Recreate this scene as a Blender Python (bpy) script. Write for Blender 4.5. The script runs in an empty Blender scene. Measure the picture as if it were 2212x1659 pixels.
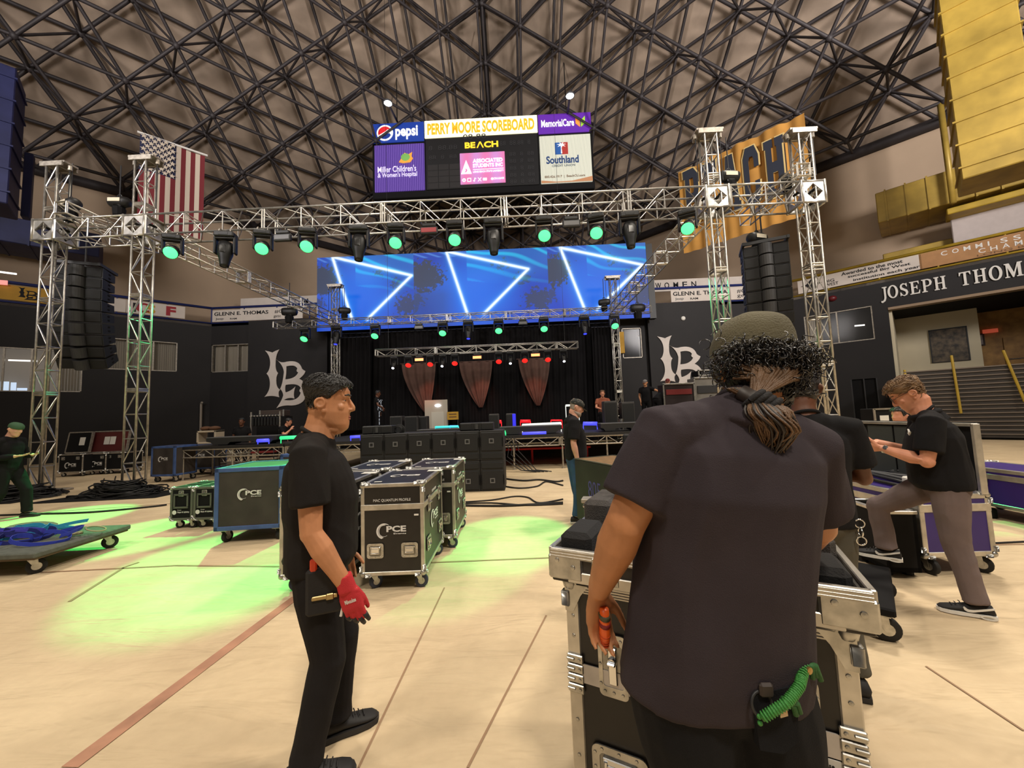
import bpy, math, random
from mathutils import Vector as V, Matrix as M, noise
random.seed(7)
sc=bpy.context.scene
# ---------------------------------------------------------------- camera
F=831.0; CX,CY=1106.0,829.5
yaw=math.atan(20/F); pit=math.radians(4.44); rol=math.radians(2.1)
CP=V((0,0,1.55))
fw=V((-math.sin(yaw)*math.cos(pit),math.cos(yaw)*math.cos(pit),math.sin(pit)))
r0=V((math.cos(yaw),math.sin(yaw),0)); u0=r0.cross(fw)
rt=r0*math.cos(rol)-u0*math.sin(rol); up=u0*math.cos(rol)+r0*math.sin(rol)
cam=bpy.data.cameras.new('camera'); co=bpy.data.objects.new('camera',cam); sc.collection.objects.link(co)
co.matrix_world=M(((rt.x,up.x,-fw.x,CP.x),(rt.y,up.y,-fw.y,CP.y),(rt.z,up.z,-fw.z,CP.z),(0,0,0,1)))
cam.sensor_width=36; cam.lens=F/2212*36; cam.clip_start=.05; cam.clip_end=300
sc.camera=co
# ---------------------------------------------------------------- world, light, exposure
sc.view_settings.view_transform='Standard'; sc.view_settings.look='None'
sc.view_settings.exposure=0.0; sc.view_settings.gamma=1.0; sc.view_settings.use_curve_mapping=False
w=bpy.data.worlds.new('world'); sc.world=w; w.use_nodes=True
w.node_tree.nodes['Background'].inputs[0].default_value=(1,.9,.78,1); w.node_tree.nodes['Background'].inputs[1].default_value=.12
def lamp(kind,loc,to,power,col=(1,.9,.76),size=2.0,spot=40,blend=.5,name='house_light',spread=180):
    l=bpy.data.lights.new(name,kind); l.energy=power; l.color=col
    if kind=='AREA': l.shape='DISK'; l.size=size; l.spread=math.radians(spread)
    else: l.shadow_soft_size=size
    if kind=='SPOT': l.spot_size=math.radians(spot); l.spot_blend=blend
    o=bpy.data.objects.new(name,l); sc.collection.objects.link(o); o.location=loc
    if to is not None: o.rotation_euler=(V(to)-V(loc)).to_track_quat('-Z','Y').to_euler()
    return o
# arena house lights high in the roof
for loc,to,p in (((9,9,19),(2,4,0),820),((-8,10,19),(-3,5,0),480),((3,-7,17),(2,5,0),700),((-9,-5,17),(-4,6,0),440),((14,1,17),(9,7,0),800)):
    lamp('AREA',loc,to,p,size=2.2,spread=115)
# added unseen fill lamps aimed up to brighten the roof
for loc,to,p in (((-14,-4,11),(-8,22,26),2500),((16,-4,11),(12,20,26),4300)):
    lamp('AREA',loc,to,p,size=5,col=(1,.94,.92),name='roof_fill',spread=120)
# ---------------------------------------------------------------- helpers
def ray(px,py): return fw+rt*((px-CX)/F)-up*((py-CY)/F)
def atY(px,py,Y):
    d=ray(px,py); return CP+d*(Y/d.y)
def gz(px,py,z=0.0):
    d=ray(px,py); return CP+d*((z-CP.z)/d.z)
def onp(px,py,nx,ny,c):
    d=ray(px,py); return CP+d*(c/(nx*d.x+ny*d.y))
def proj(p):
    d=V(p)-CP; z=d.dot(fw); return (CX+F*d.dot(rt)/z, CY-F*d.dot(up)/z, z)
def lin(c): 
    c/=255.0; return c/12.92 if c<=.04045 else ((c+.055)/1.055)**2.4
MATS={}
def mat(name,rgb=(128,128,128),rough=.6,metal=0.0,emit=0.0,var=0.0,vs=6.0,bump=0.0,bs=60.0,spec=.5,trans=0.0,alpha=1.0,rgb2=None):
    if name in MATS: return MATS[name]
    m=bpy.data.materials.new(name); m.use_nodes=True; nt=m.node_tree; b=nt.nodes['Principled BSDF']
    col=tuple(lin(x) for x in rgb)+(1,)
    b.inputs['Base Color'].default_value=col; b.inputs['Roughness'].default_value=rough; b.inputs['Metallic'].default_value=metal
    b.inputs['Specular IOR Level'].default_value=spec
    if trans: b.inputs['Transmission Weight'].default_value=trans
    if alpha<1: b.inputs['Alpha'].default_value=alpha
    if emit:
        b.inputs['Emission Color'].default_value=col; b.inputs['Emission Strength'].default_value=emit
        m.cycles.emission_sampling='NONE'
    if var or bump:
        tc=nt.nodes.new('ShaderNodeTexCoord')
    if var:
        n=nt.nodes.new('ShaderNodeTexNoise'); n.inputs['Scale'].default_value=vs; n.inputs['Detail'].default_value=5
        nt.links.new(tc.outputs['Object'],n.inputs['Vector'])
        mx=nt.nodes.new('ShaderNodeMix'); mx.data_type='RGBA'
        c2=tuple(lin(x) for x in rgb2)+(1,) if rgb2 else tuple(x*(1-var) for x in col[:3])+(1,)
        mx.inputs[6].default_value=tuple(min(1,x*(1+var*.4)) for x in col[:3])+(1,); mx.inputs[7].default_value=c2
        cr=nt.nodes.new('ShaderNodeMapRange'); cr.inputs[1].default_value=.35; cr.inputs[2].default_value=.68
        nt.links.new(n.outputs['Fac'],cr.inputs[0]); nt.links.new(cr.outputs[0],mx.inputs[0])
        nt.links.new(mx.outputs[2],b.inputs['Base Color'])
    if bump:
        n2=nt.nodes.new('ShaderNodeTexNoise'); n2.inputs['Scale'].default_value=bs; n2.inputs['Detail'].default_value=3
        nt.links.new(tc.outputs['Object'],n2.inputs['Vector'])
        bp=nt.nodes.new('ShaderNodeBump'); bp.inputs['Strength'].default_value=bump; bp.inputs['Distance'].default_value=.01
        nt.links.new(n2.outputs['Fac'],bp.inputs['Height']); nt.links.new(bp.outputs[0],b.inputs['Normal'])
    MATS[name]=m; return m
alu=mat('aluminium',(200,196,188),.38,.85,var=.25,vs=9)
alud=mat('dull_aluminium',(176,168,156),.5,.7,var=.3,vs=14)
steel=mat('zinc_steel',(190,188,182),.35,.9,var=.3,vs=20)
chrome=mat('chrome',(225,225,225),.15,1.0)
blk=mat('black_plastic',(22,22,23),.5)
blkm=mat('matte_black',(16,15,16),.85,spec=.25)
rubber=mat('black_rubber',(24,23,23),.75)
grey=mat('grey_plastic',(78,78,80),.6)
dgrey=mat('dark_grey_metal',(46,46,48),.5,.2)
white=mat('white_paint',(225,222,215),.6)
lam=mat('black_laminate',(30,27,25),.42,var=.25,vs=12)
wht_ink=mat('white_ink',(225,222,218),.7)
TXT={}
def curve_data(cu):
    o=bpy.data.objects.new('tmp',cu); sc.collection.objects.link(o)
    dg=bpy.context.evaluated_depsgraph_get(); me=bpy.data.meshes.new_from_object(o.evaluated_get(dg))
    vs=[v.co.copy() for v in me.vertices]; fs=[tuple(p.vertices) for p in me.polygons]
    bpy.data.objects.remove(o); bpy.data.curves.remove(cu); bpy.data.meshes.remove(me); return vs,fs
def text_data(s,bold=0.0,space=1.0):
    k=(s,bold,space)
    if k not in TXT:
        cu=bpy.data.curves.new('t','FONT'); cu.body=s; cu.size=1; cu.extrude=.5; cu.resolution_u=3; cu.offset=bold; cu.space_character=space
        TXT[k]=curve_data(cu)
    return TXT[k]
def shape_data(loops):
    cu=bpy.data.curves.new('s','CURVE'); cu.dimensions='2D'; cu.fill_mode='BOTH'; cu.extrude=.5
    for lp in loops:
        sp=cu.splines.new('POLY'); sp.points.add(len(lp)-1); sp.use_cyclic_u=True
        for p,q in zip(sp.points,lp): p.co=(q[0],q[1],0,1)
    return curve_data(cu)
class MB:
    def __init__(s): s.v=[];s.f=[];s.m=[];s.mi=0;s.T=None
    def add(s,vs,fs):
        o=len(s.v)
        s.v+=[(s.T@V(p) if s.T else V(p)) for p in vs]; s.f+=[[i+o for i in f] for f in fs]; s.m+=[s.mi]*len(fs)
        return s
    def box(s,c,d,R=None):
        x,y,z=d[0]/2,d[1]/2,d[2]/2; c=V(c)
        vs=[V((i,j,k)) for i in(-x,x) for j in(-y,y) for k in(-z,z)]
        if R: vs=[R@p for p in vs]
        return s.add([p+c for p in vs],[(0,1,3,2),(4,6,7,5),(0,4,5,1),(2,3,7,6),(0,2,6,4),(1,5,7,3)])
    def bb(s,a,b): return s.box([(a[i]+b[i])/2 for i in range(3)],[abs(b[i]-a[i]) for i in range(3)])
    def cbox(s,c,d,b=.01,R=None):
        x,y,z=d[0]/2,d[1]/2,d[2]/2; c=V(c); vs=[]; b=min(b,x*.9,y*.9,z*.9)
        for i in(-1,1):
            for j in(-1,1):
                for k in(-1,1):
                    vs+=[V((i*x,j*(y-b),k*(z-b))),V((i*(x-b),j*y,k*(z-b))),V((i*(x-b),j*(y-b),k*z))]
        if R: vs=[R@p for p in vs]
        I=lambda i,j,k,a:((i*4+j*2+k)*3+a)
        fs=[]
        for i in(0,1): fs.append([I(i,0,0,0),I(i,0,1,0),I(i,1,1,0),I(i,1,0,0)][::1 if i==0 else -1])
        for j in(0,1): fs.append([I(0,j,0,1),I(1,j,0,1),I(1,j,1,1),I(0,j,1,1)][::1 if j==0 else -1])
        for k in(0,1): fs.append([I(0,0,k,2),I(0,1,k,2),I(1,1,k,2),I(1,0,k,2)][::1 if k==0 else -1])
        for j in(0,1):
            for k in(0,1): fs.append([I(0,j,k,1),I(1,j,k,1),I(1,j,k,2),I(0,j,k,2)])
        for i in(0,1):
            for k in(0,1): fs.append([I(i,0,k,0),I(i,1,k,0),I(i,1,k,2),I(i,0,k,2)])
        for i in(0,1):
            for j in(0,1): fs.append([I(i,j,0,0),I(i,j,1,0),I(i,j,1,1),I(i,j,0,1)])
        for i in(0,1):
            for j in(0,1):
                for k in(0,1): fs.append([I(i,j,k,0),I(i,j,k,1),I(i,j,k,2)])
        return s.add([p+c for p in vs],fs)
    def tube(s,pts,r,n=6,cap=True,rx=None):
        pts=[V(p) for p in pts]; k=len(pts); rs=r if isinstance(r,(list,tuple)) else [r]*k
        d0=(pts[1]-pts[0]).normalized(); a=d0.orthogonal().normalized() if rx is None else (V(rx)-d0*V(rx).dot(d0)).normalized()
        vs=[];fs=[]
        for i in range(k):
            d=(pts[min(i+1,k-1)]-pts[max(i-1,0)])
            d=d.normalized() if d.length>1e-9 else d0
            a=(a-d*a.dot(d)); a=a.normalized() if a.length>1e-6 else d.orthogonal().normalized()
            b=d.cross(a); rr=rs[i]; ra,rb=rr if isinstance(rr,(tuple,list)) else (rr,rr)
            for j in range(n):
                t=2*math.pi*j/n; vs.append(pts[i]+a*(ra*math.cos(t))+b*(rb*math.sin(t)))
        for i in range(k-1):
            for j in range(n): fs.append((i*n+j,i*n+(j+1)%n,(i+1)*n+(j+1)%n,(i+1)*n+j))
        if cap: fs.append(tuple(range(n))[::-1]); fs.append(tuple(range((k-1)*n,k*n)))
        return s.add(vs,fs)
    def cyl(s,a,b,r,n=10,r2=None): return s.tube([a,b],[r,r if r2 is None else r2],n)
    def loft(s,rings,cap=True):
        n=len(rings[0]); vs=[p for r in rings for p in r]; fs=[]
        for i in range(len(rings)-1):
            for j in range(n): fs.append((i*n+j,i*n+(j+1)%n,(i+1)*n+(j+1)%n,(i+1)*n+j))
        if cap: fs.append(tuple(range(n))[::-1]); fs.append(tuple(range((len(rings)-1)*n,len(rings)*n)))
        return s.add(vs,fs)
    def ell(s,c,r,n=12,m=8,R=None):
        c=V(c); r=(r,r,r) if not isinstance(r,(tuple,list)) else r; rings=[]
        for i in range(m+1):
            t=math.pi*(i/m); z=-math.cos(t); q=max(math.sin(t),.02)
            rg=[V((r[0]*q*math.cos(2*math.pi*j/n),r[1]*q*math.sin(2*math.pi*j/n),r[2]*z)) for j in range(n)]
            rings.append([(R@p if R else p)+c for p in rg])
        return s.loft(rings)
    def lathe(s,c,ax,prof,n=14):
        c=V(c);ax=V(ax).normalized();a=ax.orthogonal().normalized();b=ax.cross(a)
        return s.loft([[c+ax*h+a*(r*math.cos(2*math.pi*j/n))+b*(r*math.sin(2*math.pi*j/n)) for j in range(n)] for h,r in prof])
    def ring(s,c,ax,R,r,n=20,m=6,arc=2*math.pi,st=0,ref=None):
        c=V(c);ax=V(ax).normalized();a=(V(ref) if ref else ax.orthogonal()).normalized();b=ax.cross(a)
        full=arc>6.28; k=n if full else n+1
        pts=[c+a*(R*math.cos(st+arc*i/n))+b*(R*math.sin(st+arc*i/n)) for i in range(k)]
        if full: pts.append(pts[0])
        return s.tube(pts,r,m,cap=not full)
    def prism(s,poly,P0,U,W,N):   # 2-D polygon mapped by U,W extruded along N
        P0,U,W,N=V(P0),V(U),V(W),V(N); n=len(poly)
        a=[P0+U*p[0]+W*p[1] for p in poly]
        return s.add(a+[p+N for p in a],[tuple(range(n))[::-1],tuple(range(n,2*n))]+[(i,(i+1)%n,n+(i+1)%n,n+i) for i in range(n)])
    def flat(s,data,P0,U,W,N,fit=True,box=None):
        vs,fs=data; P0,U,W,N=V(P0),V(U),V(W),V(N)
        if box: x0,y0,x1,y1=box
        else:
            x0=min(p.x for p in vs);x1=max(p.x for p in vs);y0=min(p.y for p in vs);y1=max(p.y for p in vs)
        return s.add([P0+U*((p.x-x0)/(x1-x0))+W*((p.y-y0)/(y1-y0))+N*(p.z+.5) for p in vs],fs)
    def text(s,t,P0,U,W,d=.004,bold=0.0,space=1.0):
        U,W=V(U),V(W); return s.flat(text_data(t,bold,space),P0,U,W,U.cross(W).normalized()*d)
    def mesh(s,name,mats,smooth=False):
        me=bpy.data.meshes.new(name); me.from_pydata([tuple(p) for p in s.v],[],s.f)
        mats=mats if isinstance(mats,(list,tuple)) else [mats]
        for m in mats: me.materials.append(m)
        if len(mats)>1: me.polygons.foreach_set('material_index',s.m)
        if smooth:
            me.polygons.foreach_set('use_smooth',[True]*len(me.polygons))
        me.update(); return me
def link(o): sc.collection.objects.link(o); return o
def tag(o,label,cat,group=None):
    if label: o['label']=label
    if cat: o['category']=cat
    if group: o['group']=group
    return o
def thing(name,label,cat,loc=(0,0,0),rz=0.0,group=None):
    o=link(bpy.data.objects.new(name,None)); o.empty_display_size=.1; o.location=loc; o.rotation_euler=(0,0,rz); return tag(o,label,cat,group)
def part(name,me,parent,mats=None,smooth=False,world=False,loc=None,rot=None,label=None,kind=None):
    """me: MB or mesh data; vertices are in the parent's frame (world=True: in world axes, the parent only translated)"""
    if isinstance(me,MB):
        if world:
            off=parent.location.copy() if parent.parent is None else parent.parent.location+parent.location
            me.v=[p-off for p in me.v]
        me=me.mesh(name,mats,smooth)
    o=link(bpy.data.objects.new(name,me)); o.parent=parent
    if loc is not None: o.location=loc
    if rot is not None: o.rotation_euler=rot
    if label: o['label']=label
    if kind: o['kind']=kind
    return o
def solo(name,mb,mats,label,cat,group=None,smooth=False,kind=None):
    xs=[p.x for p in mb.v];ys=[p.y for p in mb.v];z=min(p.z for p in mb.v)
    c=V(((min(xs)+max(xs))/2,(min(ys)+max(ys))/2,z)); mb.v=[p-c for p in mb.v]
    o=link(bpy.data.objects.new(name,mb.mesh(name,mats,smooth))); o.location=c
    if kind: o['kind']=kind
    return tag(o,label,cat,group)
def struct(name,mb,mats,parent=None,smooth=False):
    me=mb.mesh(name,mats,smooth); o=link(bpy.data.objects.new(name,me))
    if parent: o.parent=parent
    else: o['kind']='structure'
    return o
def dup(r,loc,rz,label=None,group=None):
    n=link(r.copy()); n.location=loc; n.rotation_euler=(0,0,rz)
    if label: n['label']=label
    if group: n['group']=group
    for ch in list(r.children):
        c=link(ch.copy()); c.parent=n
        for g in ch.children:
            d=link(g.copy()); d.parent=c
    return n
def Rz(a): return M.Rotation(a,3,'Z')
Z=V((0,0,1)); X=V((1,0,0)); Y=V((0,1,0))
# ================================================================ the arena
# floor: canvas sheets over the court
def floor_mat():
    m=bpy.data.materials.new('canvas_floor'); m.use_nodes=True; nt=m.node_tree; b=nt.nodes['Principled BSDF']; L=nt.links.new
    N=lambda t:nt.nodes.new(t)
    tc=N('ShaderNodeTexCoord')
    def noise_(sc_,det,rough=.6,vec=None,dist=0):
        n=N('ShaderNodeTexNoise'); n.inputs['Scale'].default_value=sc_; n.inputs['Detail'].default_value=det; n.inputs['Roughness'].default_value=rough; n.inputs['Distortion'].default_value=dist
        L(vec or tc.outputs['Object'],n.inputs['Vector']); return n
    mp=N('ShaderNodeMapping'); mp.inputs['Rotation'].default_value=(0,0,.5); mp.inputs['Scale'].default_value=(1,3.2,1); L(tc.outputs['Object'],mp.inputs['Vector'])
    a=noise_(.8,6,.6); c=noise_(14,4); e=noise_(1.6,3,.5,mp.outputs[0],.6)
    ramp=N('ShaderNodeValToRGB'); L(a.outputs['Fac'],ramp.inputs[0])
    ramp.color_ramp.elements[0].position=.3; ramp.color_ramp.elements[0].color=(*(lin(x) for x in (190,168,136)),1)
    ramp.color_ramp.elements[1].position=.7; ramp.color_ramp.elements[1].color=(*(lin(x) for x in (216,195,160)),1)
    r2=N('ShaderNodeMapRange'); L(c.outputs['Fac'],r2.inputs[0]); r2.inputs[3].default_value=.9; r2.inputs[4].default_value=1.06
    mx=N('ShaderNodeMix'); mx.data_type='RGBA'; mx.blend_type='MULTIPLY'; mx.inputs[0].default_value=1; L(ramp.outputs[0],mx.inputs[6]); L(r2.outputs[0],mx.inputs[7])
    # a few small dark scuffs
    vo=N('ShaderNodeTexVoronoi'); vo.inputs['Scale'].default_value=.55; L(tc.outputs['Object'],vo.inputs['Vector'])
    th=N('ShaderNodeMath'); th.operation='LESS_THAN'; th.inputs[1].default_value=.012; L(vo.outputs['Distance'],th.inputs[0])
    m2=N('ShaderNodeMix'); m2.data_type='RGBA'; L(th.outputs[0],m2.inputs[0]); L(mx.outputs[2],m2.inputs[6]); m2.inputs[7].default_value=(.06,.05,.04,1)
    L(m2.outputs[2],b.inputs['Base Color']); b.inputs['Roughness'].default_value=.62; b.inputs['Specular IOR Level'].default_value=.3
    bp=N('ShaderNodeBump'); bp.inputs['Strength'].default_value=.65; bp.inputs['Distance'].default_value=.08; L(e.outputs['Fac'],bp.inputs['Height'])
    b2=N('ShaderNodeBump'); b2.inputs['Strength'].default_value=.12; b2.inputs['Distance'].default_value=.004; L(noise_(260,2).outputs['Fac'],b2.inputs['Height']); L(bp.outputs[0],b2.inputs['Normal'])
    L(b2.outputs[0],b.inputs['Normal']); return m
mb=MB(); mb.add([(-45,-12,0),(45,-12,0),(45,45,0),(-45,45,0)],[(0,1,2,3)])
FLOOR=struct('floor',mb,floor_mat())
def strip(pts,w,z=.004):
    mb=MB(); pts=[V((p.x,p.y,z)) for p in pts]; vs=[]
    for i,p in enumerate(pts):
        d=(pts[min(i+1,len(pts)-1)]-pts[max(i-1,0)]).normalized(); n=V((-d.y,d.x,0))*w/2; vs+=[p-n,p+n]
    mb.add(vs,[(2*i,2*i+2,2*i+3,2*i+1) for i in range(len(pts)-1)])
    return mb
taped=mat('red_court_line',(176,130,104),.7,var=.25,vs=5)
seam=mat('canvas_seam',(150,120,92),.8)
struct('floor_line',strip([gz(150,1659),gz(640,1290)],.085),taped,FLOOR)
for a in ([(775,1659),(960,1270)],[(0,1120),(120,1105),(420,1085),(720,1080)],[(90,1237),(380,1222),(700,1225),(1190,1205)],[(1880,1182),(2212,1176)],[(150,1300),(270,1225),(300,1215)],[(1010,1660),(1180,1330)],[(2000,1440),(2212,1580)]):
    struct('floor_seam',strip([gz(*p) for p in a],.012 if a[0][1]>1300 else .03),seam,FLOOR)
# ---- roof: triangulated double-layer space frame under a panelled skin
K=V((-1.9,42.05,15.37)); RS=V((.03,-2.27,1.72)); LE=3.3
EL=V((-1,-1,0))*(LE/math.sqrt(2)); ER=V((1,-1,0))*(LE/math.sqrt(2))
def roof_mat():
    m=mat('roof_panel',(150,132,114),.85,var=.22,vs=.9,bump=.15,bs=14); return m
frm=mat('roof_steel',(54,49,50),.6,.2,var=.2,vs=3)
skin=MB(); fr=MB()
apex=K+RS*24.5
for E1 in (EL,ER):
    n=E1.cross(RS).normalized(); n=n if n.z>0 else -n      # outward
    c=K+E1*24; o=n*.45
    skin.add([K+o-E1*.2-RS*.4,c+o-RS*.4,apex+o],[(0,1,2)])
    def out(i,u): return K+E1*i+RS*u
    def inn(i,u): return (out(i,u)+out(i+1,u)+out(i+1,u-1))/3-n*2.7
    def vis(p):
        d=V(p)-CP
        if d.dot(fw)<1.5: return False
        q=proj(p); return -900<q[0]<3100 and -800<q[1]<900
    def bar(a,b,r):
        if vis(a) or vis(b): fr.tube([a,b],r,5,cap=False)
    for u in range(0,17):
        for i in range(0,24-u):
            bar(out(i,u),out(i+1,u),.095); bar(out(i,u),out(i,u+1),.2 if i==0 else .09); bar(out(i,u+1),out(i+1,u),.09)
            if u>=1:
                p=inn(i,u); bar(p,inn(i+1,u),.085); bar(p,inn(i,u+1),.08); bar(inn(i,u+1),inn(i+1,u),.08)
                for q in (out(i,u),out(i+1,u),out(i+1,u-1)): bar(p,q,.06)
                if vis(p): fr.ell(p,.17,6,4)
            if vis(out(i,u)): fr.ell(out(i,u),.2,6,4)
    fr.tube([K-n*.1,K+E1*24-n*.1],.3,6)
struct('ceiling',skin,roof_mat())
struct('ceiling_frame',fr,frm,smooth=True)
# ---- upper walls and balcony
tan=mat('tan_wall',(168,146,122),.85,var=.08,vs=.5); blackw=mat('black_wall',(23,20,21),.7,var=.15,vs=1.2); cream=mat('cream_wall',(214,202,172),.8,var=.06,vs=1)
FLn=(-1,1,40.76); FRn=(1,1,37.76); FBn=(0,1,22.3)
BL=V((22.3-40.76,22.3,0)); BR=V((37.76-22.3,22.3,0)); dL=V((-1,-1,0)).normalized(); dR=V((1,-1,0)).normalized()
Kl=V((K.x,K.y,0))
def wall(mb,P,d,L,z0,z1,nb,t=.25,holes=()):
    """vertical wall along d from P; nb = direction away from the hall; holes (u0,u1,z0,z1)"""
    us=sorted({0,L,*[h[0] for h in holes],*[h[1] for h in holes]}); zs=sorted({z0,z1,*[h[2] for h in holes],*[h[3] for h in holes]})
    for i in range(len(us)-1):
        for j in range(len(zs)-1):
            uc=(us[i]+us[i+1])/2; zc=(zs[j]+zs[j+1])/2
            if any(h[0]<uc<h[1] and h[2]<zc<h[3] for h in holes): continue
            a=P+d*us[i]; b=P+d*us[i+1]
            vs=[a+Z*zs[j],b+Z*zs[j],b+Z*zs[j+1],a+Z*zs[j+1]]
            mb.add(vs+[p+nb*t for p in vs],[(0,1,2,3),(7,6,5,4),(0,4,5,1),(1,5,6,2),(2,6,7,3),(3,7,4,0)])
nL=V((-1,1,0)).normalized(); nR=V((1,1,0)).normalized()
mb=MB(); wall(mb,Kl,dL,76,7.4,15.6,nL,.3); struct('wall_left',mb,tan)
mb=MB(); wall(mb,Kl,dR,76,7.4,15.6,nR,.3); struct('wall_right',mb,tan)
def uL(px,py): p=onp(px,py,*FLn); return ((p-BL).dot(dL),p.z)
def uR(px,py): p=onp(px,py,*FRn); return ((p-BR).dot(dR),p.z)
def rect(fn,x0,y0,x1,y1):
    a=fn(x0,y0);b=fn(x1,y1);c=fn(x0,y1);d=fn(x1,y0); u=[a[0],b[0],c[0],d[0]]
    return (min((a[0]+c[0])/2,(b[0]+d[0])/2),max((a[0]+c[0])/2,(b[0]+d[0])/2),(b[1]+c[1])/2,(a[1]+d[1])/2)
wA=rect(uL,-60,752,178,846); wB=rect(uL,216,734,383,800)
mb=MB(); wall(mb,BL,dL,34,0,7.62,nL,.3,[wA,wB]); struct('wall_left_lower',mb,blackw)
wC=(onp(456,770,*FBn).x-BL.x,onp(541,770,*FBn).x-BL.x,onp(500,803,*FBn).z,onp(500,743,*FBn).z)
wE=(onp(1346,770,*FBn).x-BL.x,onp(1389,770,*FBn).x-BL.x,onp(1370,773,*FBn).z,onp(1370,708,*FBn).z)
mb=MB(); wall(mb,BL,X,BR.x-BL.x,0,7.62,Y,.3,[wC,wE]); struct('wall_back',mb,blackw)
# black pilasters that carry the emblems
for nm,x0,x1 in (('wall_back_pillar',543,712),('wall_back_pillar',1402,1560)):
    a=onp(x0,800,*FBn);b=onp(x1,800,*FBn); mb=MB(); mb.bb((a.x,22.0,0),(b.x,22.3,7.6)); struct(nm,mb,blackw)
uO=uR(1922,700)[0]
wD=rect(uR,1738,672,1888,742)
mb=MB(); wall(mb,BR,dR,uO,0,7.62,nR,.3,[wD,(uR(1838,830)[0],uR(1896,830)[0],0,uR(1870,818)[1])]); struct('wall_right_lower',mb,blackw)
zH=uR(1922,664)[1]
mb=MB(); wall(mb,BR+dR*uO,dR,30,zH,7.62,nR,.4); struct('wall_right_header',mb,blackw)
mb=MB(); mb.T=M.Translation(BR+dR*uO)@M(((dR.x,nR.x,0,0),(dR.y,nR.y,0,0),(0,0,1,0),(0,0,0,1)))
mb.bb((0,-.04,zH-.12),(30,.44,zH)); struct('trim_1',mb,mat('tan_trim',(150,128,104),.8))
# recess behind the retractable stand
def local(P,d,n): return M.Translation(P)@M(((d.x,n.x,0,0),(d.y,n.y,0,0),(0,0,1,0),(0,0,0,1)))
TR=local(BR+dR*uO,dR,nR)
mb=MB(); mb.T=TR; mb.bb((0,.4,zH-.05),(30,9.2,zH+.2)); struct('ceiling_soffit',mb,blkm)
mb=MB(); mb.T=TR; mb.bb((-.2,.3,0),(.12,5,zH)); mb.bb((-.1,4.0,2.2),(3.1,4.4,zH)); struct('wall_recess_side',mb,cream)
wood=mat('ochre_wood',(176,132,66),.55,var=.25,vs=2.5,rgb2=(140,100,48))
mb=MB(); mb.T=TR; mb.bb((3.0,6.0,2.2),(30,6.3,zH)); struct('wall_recess_back',mb,wood)
mb=MB(); mb.T=TR; mb.bb((0,-3.4,2.35),(30,6.2,2.45)); struct('floor_concourse',mb,mat('concrete',(120,110,98),.8,var=.2,vs=2))
for i,u in enumerate((4.0,6.2,8.4)):
    mb=MB(); mb.T=TR; mb.bb((u,5.93,2.45),(u+1.02,6.0,4.6)); mb.bb((u+1.08,5.93,2.45),(u+2.1,6.0,4.6)); d=struct('door_%d'%(i+1),mb,wood)
    for k in (.1,1.18):
        mb=MB(); mb.T=TR; mb.tube([(u+k,5.87,3.45),(u+k+.82,5.87,3.45)],.03,6); struct('door_handle',mb,steel,d)
# balcony deck, rails and ribbon boards
mb=MB()
mb.add([BL+dL*34,BL,BR,BR+dR*34,BR+dR*34+nR*2.6,Kl+V((0,-.2,0)),BL+dL*34+nL*2.6],[tuple(range(7))])
mb.v=[V((p.x,p.y,7.6)) for p in mb.v]; o=len(mb.v); mb.v+=[V((p.x,p.y,7.45)) for p in mb.v]; mb.f+= [tuple(range(7,14))[::-1]]+[(i,(i+1)%7,7+(i+1)%7,7+i) for i in range(7)]; mb.m+=[0]*8
struct('floor_balcony',mb,mat('balcony_grey',(120,112,104),.8))
blue=mat('blue_paint',(38,50,110),.5,var=.1); yel=mat('yellow_paint',(176,146,42),.55,var=.18,vs=2)
def railing(name,P,d,L,nb,m,label):
    t=thing(name,label,'railing',P+Z*7.6)
    mb=MB(); mb.tube([(0,0,.95),tuple(d*L+Z*.95)],.075,8); part('handrail',mb,t,m,True)
    mb=MB(); mb.tube([(0,0,.03),tuple(d*L+Z*.03)],.05,6); part('bottom_rail',mb,t,m,True)
    k=int(L/1.9)
    for i in range(k+1):
        mb=MB(); q=d*(L*i/k); mb.cyl(q,q+Z*.95,.035,6); part('post',mb,t,m)
    return t
railing('balcony_railing',BL-nL*.02,dL,26,nL,blue,'blue tube railing along the left balcony above the yellow emblem banner')
railing('balcony_railing',BL+V((0,-.02,0)),X,BR.x-BL.x,Y,blue,'blue tube railing along the back balcony behind the big video screen')
railing('balcony_railing',BR-nR*.02,dR,26,nR,yel,'yellow tube railing along the right balcony above the commissioner banner')
# ---- banners on the balcony front
def banner(name,label,P,d,u0,u1,z0,z1,bg,items,n,off=.06,cat='banner'):
    """items: (material, text, u, z, width, height, bold)"""
    base=P+d*u0; t=thing(name,label,cat,base-n*off+Z*z0)
    mb=MB(); mb.bb((0,0,0),(1,1,1)); mb.v=[d*(p.x*(u1-u0))+Z*(p.z*(z1-z0))+n*(p.y*.03) for p in mb.v]; part('cloth',mb,t,bg)
    for m,txt,u,z,w_,h_,bold in items:
        mb=MB(); mb.text(txt,d*u+Z*z-n*.004,d*w_,Z*h_,-.006 if False else .006,bold); part('lettering',mb,t,m)
    return t
paper=mat('banner_white',(206,196,186),.8,var=.05,vs=3); ink=mat('black_ink',(20,20,24),.8); gold=mat('gold_vinyl',(196,150,48),.7,var=.1,vs=4); tanv=mat('tan_vinyl',(172,128,84),.75,var=.1,vs=4); redv=mat('red_vinyl',(150,36,44),.7)
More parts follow.
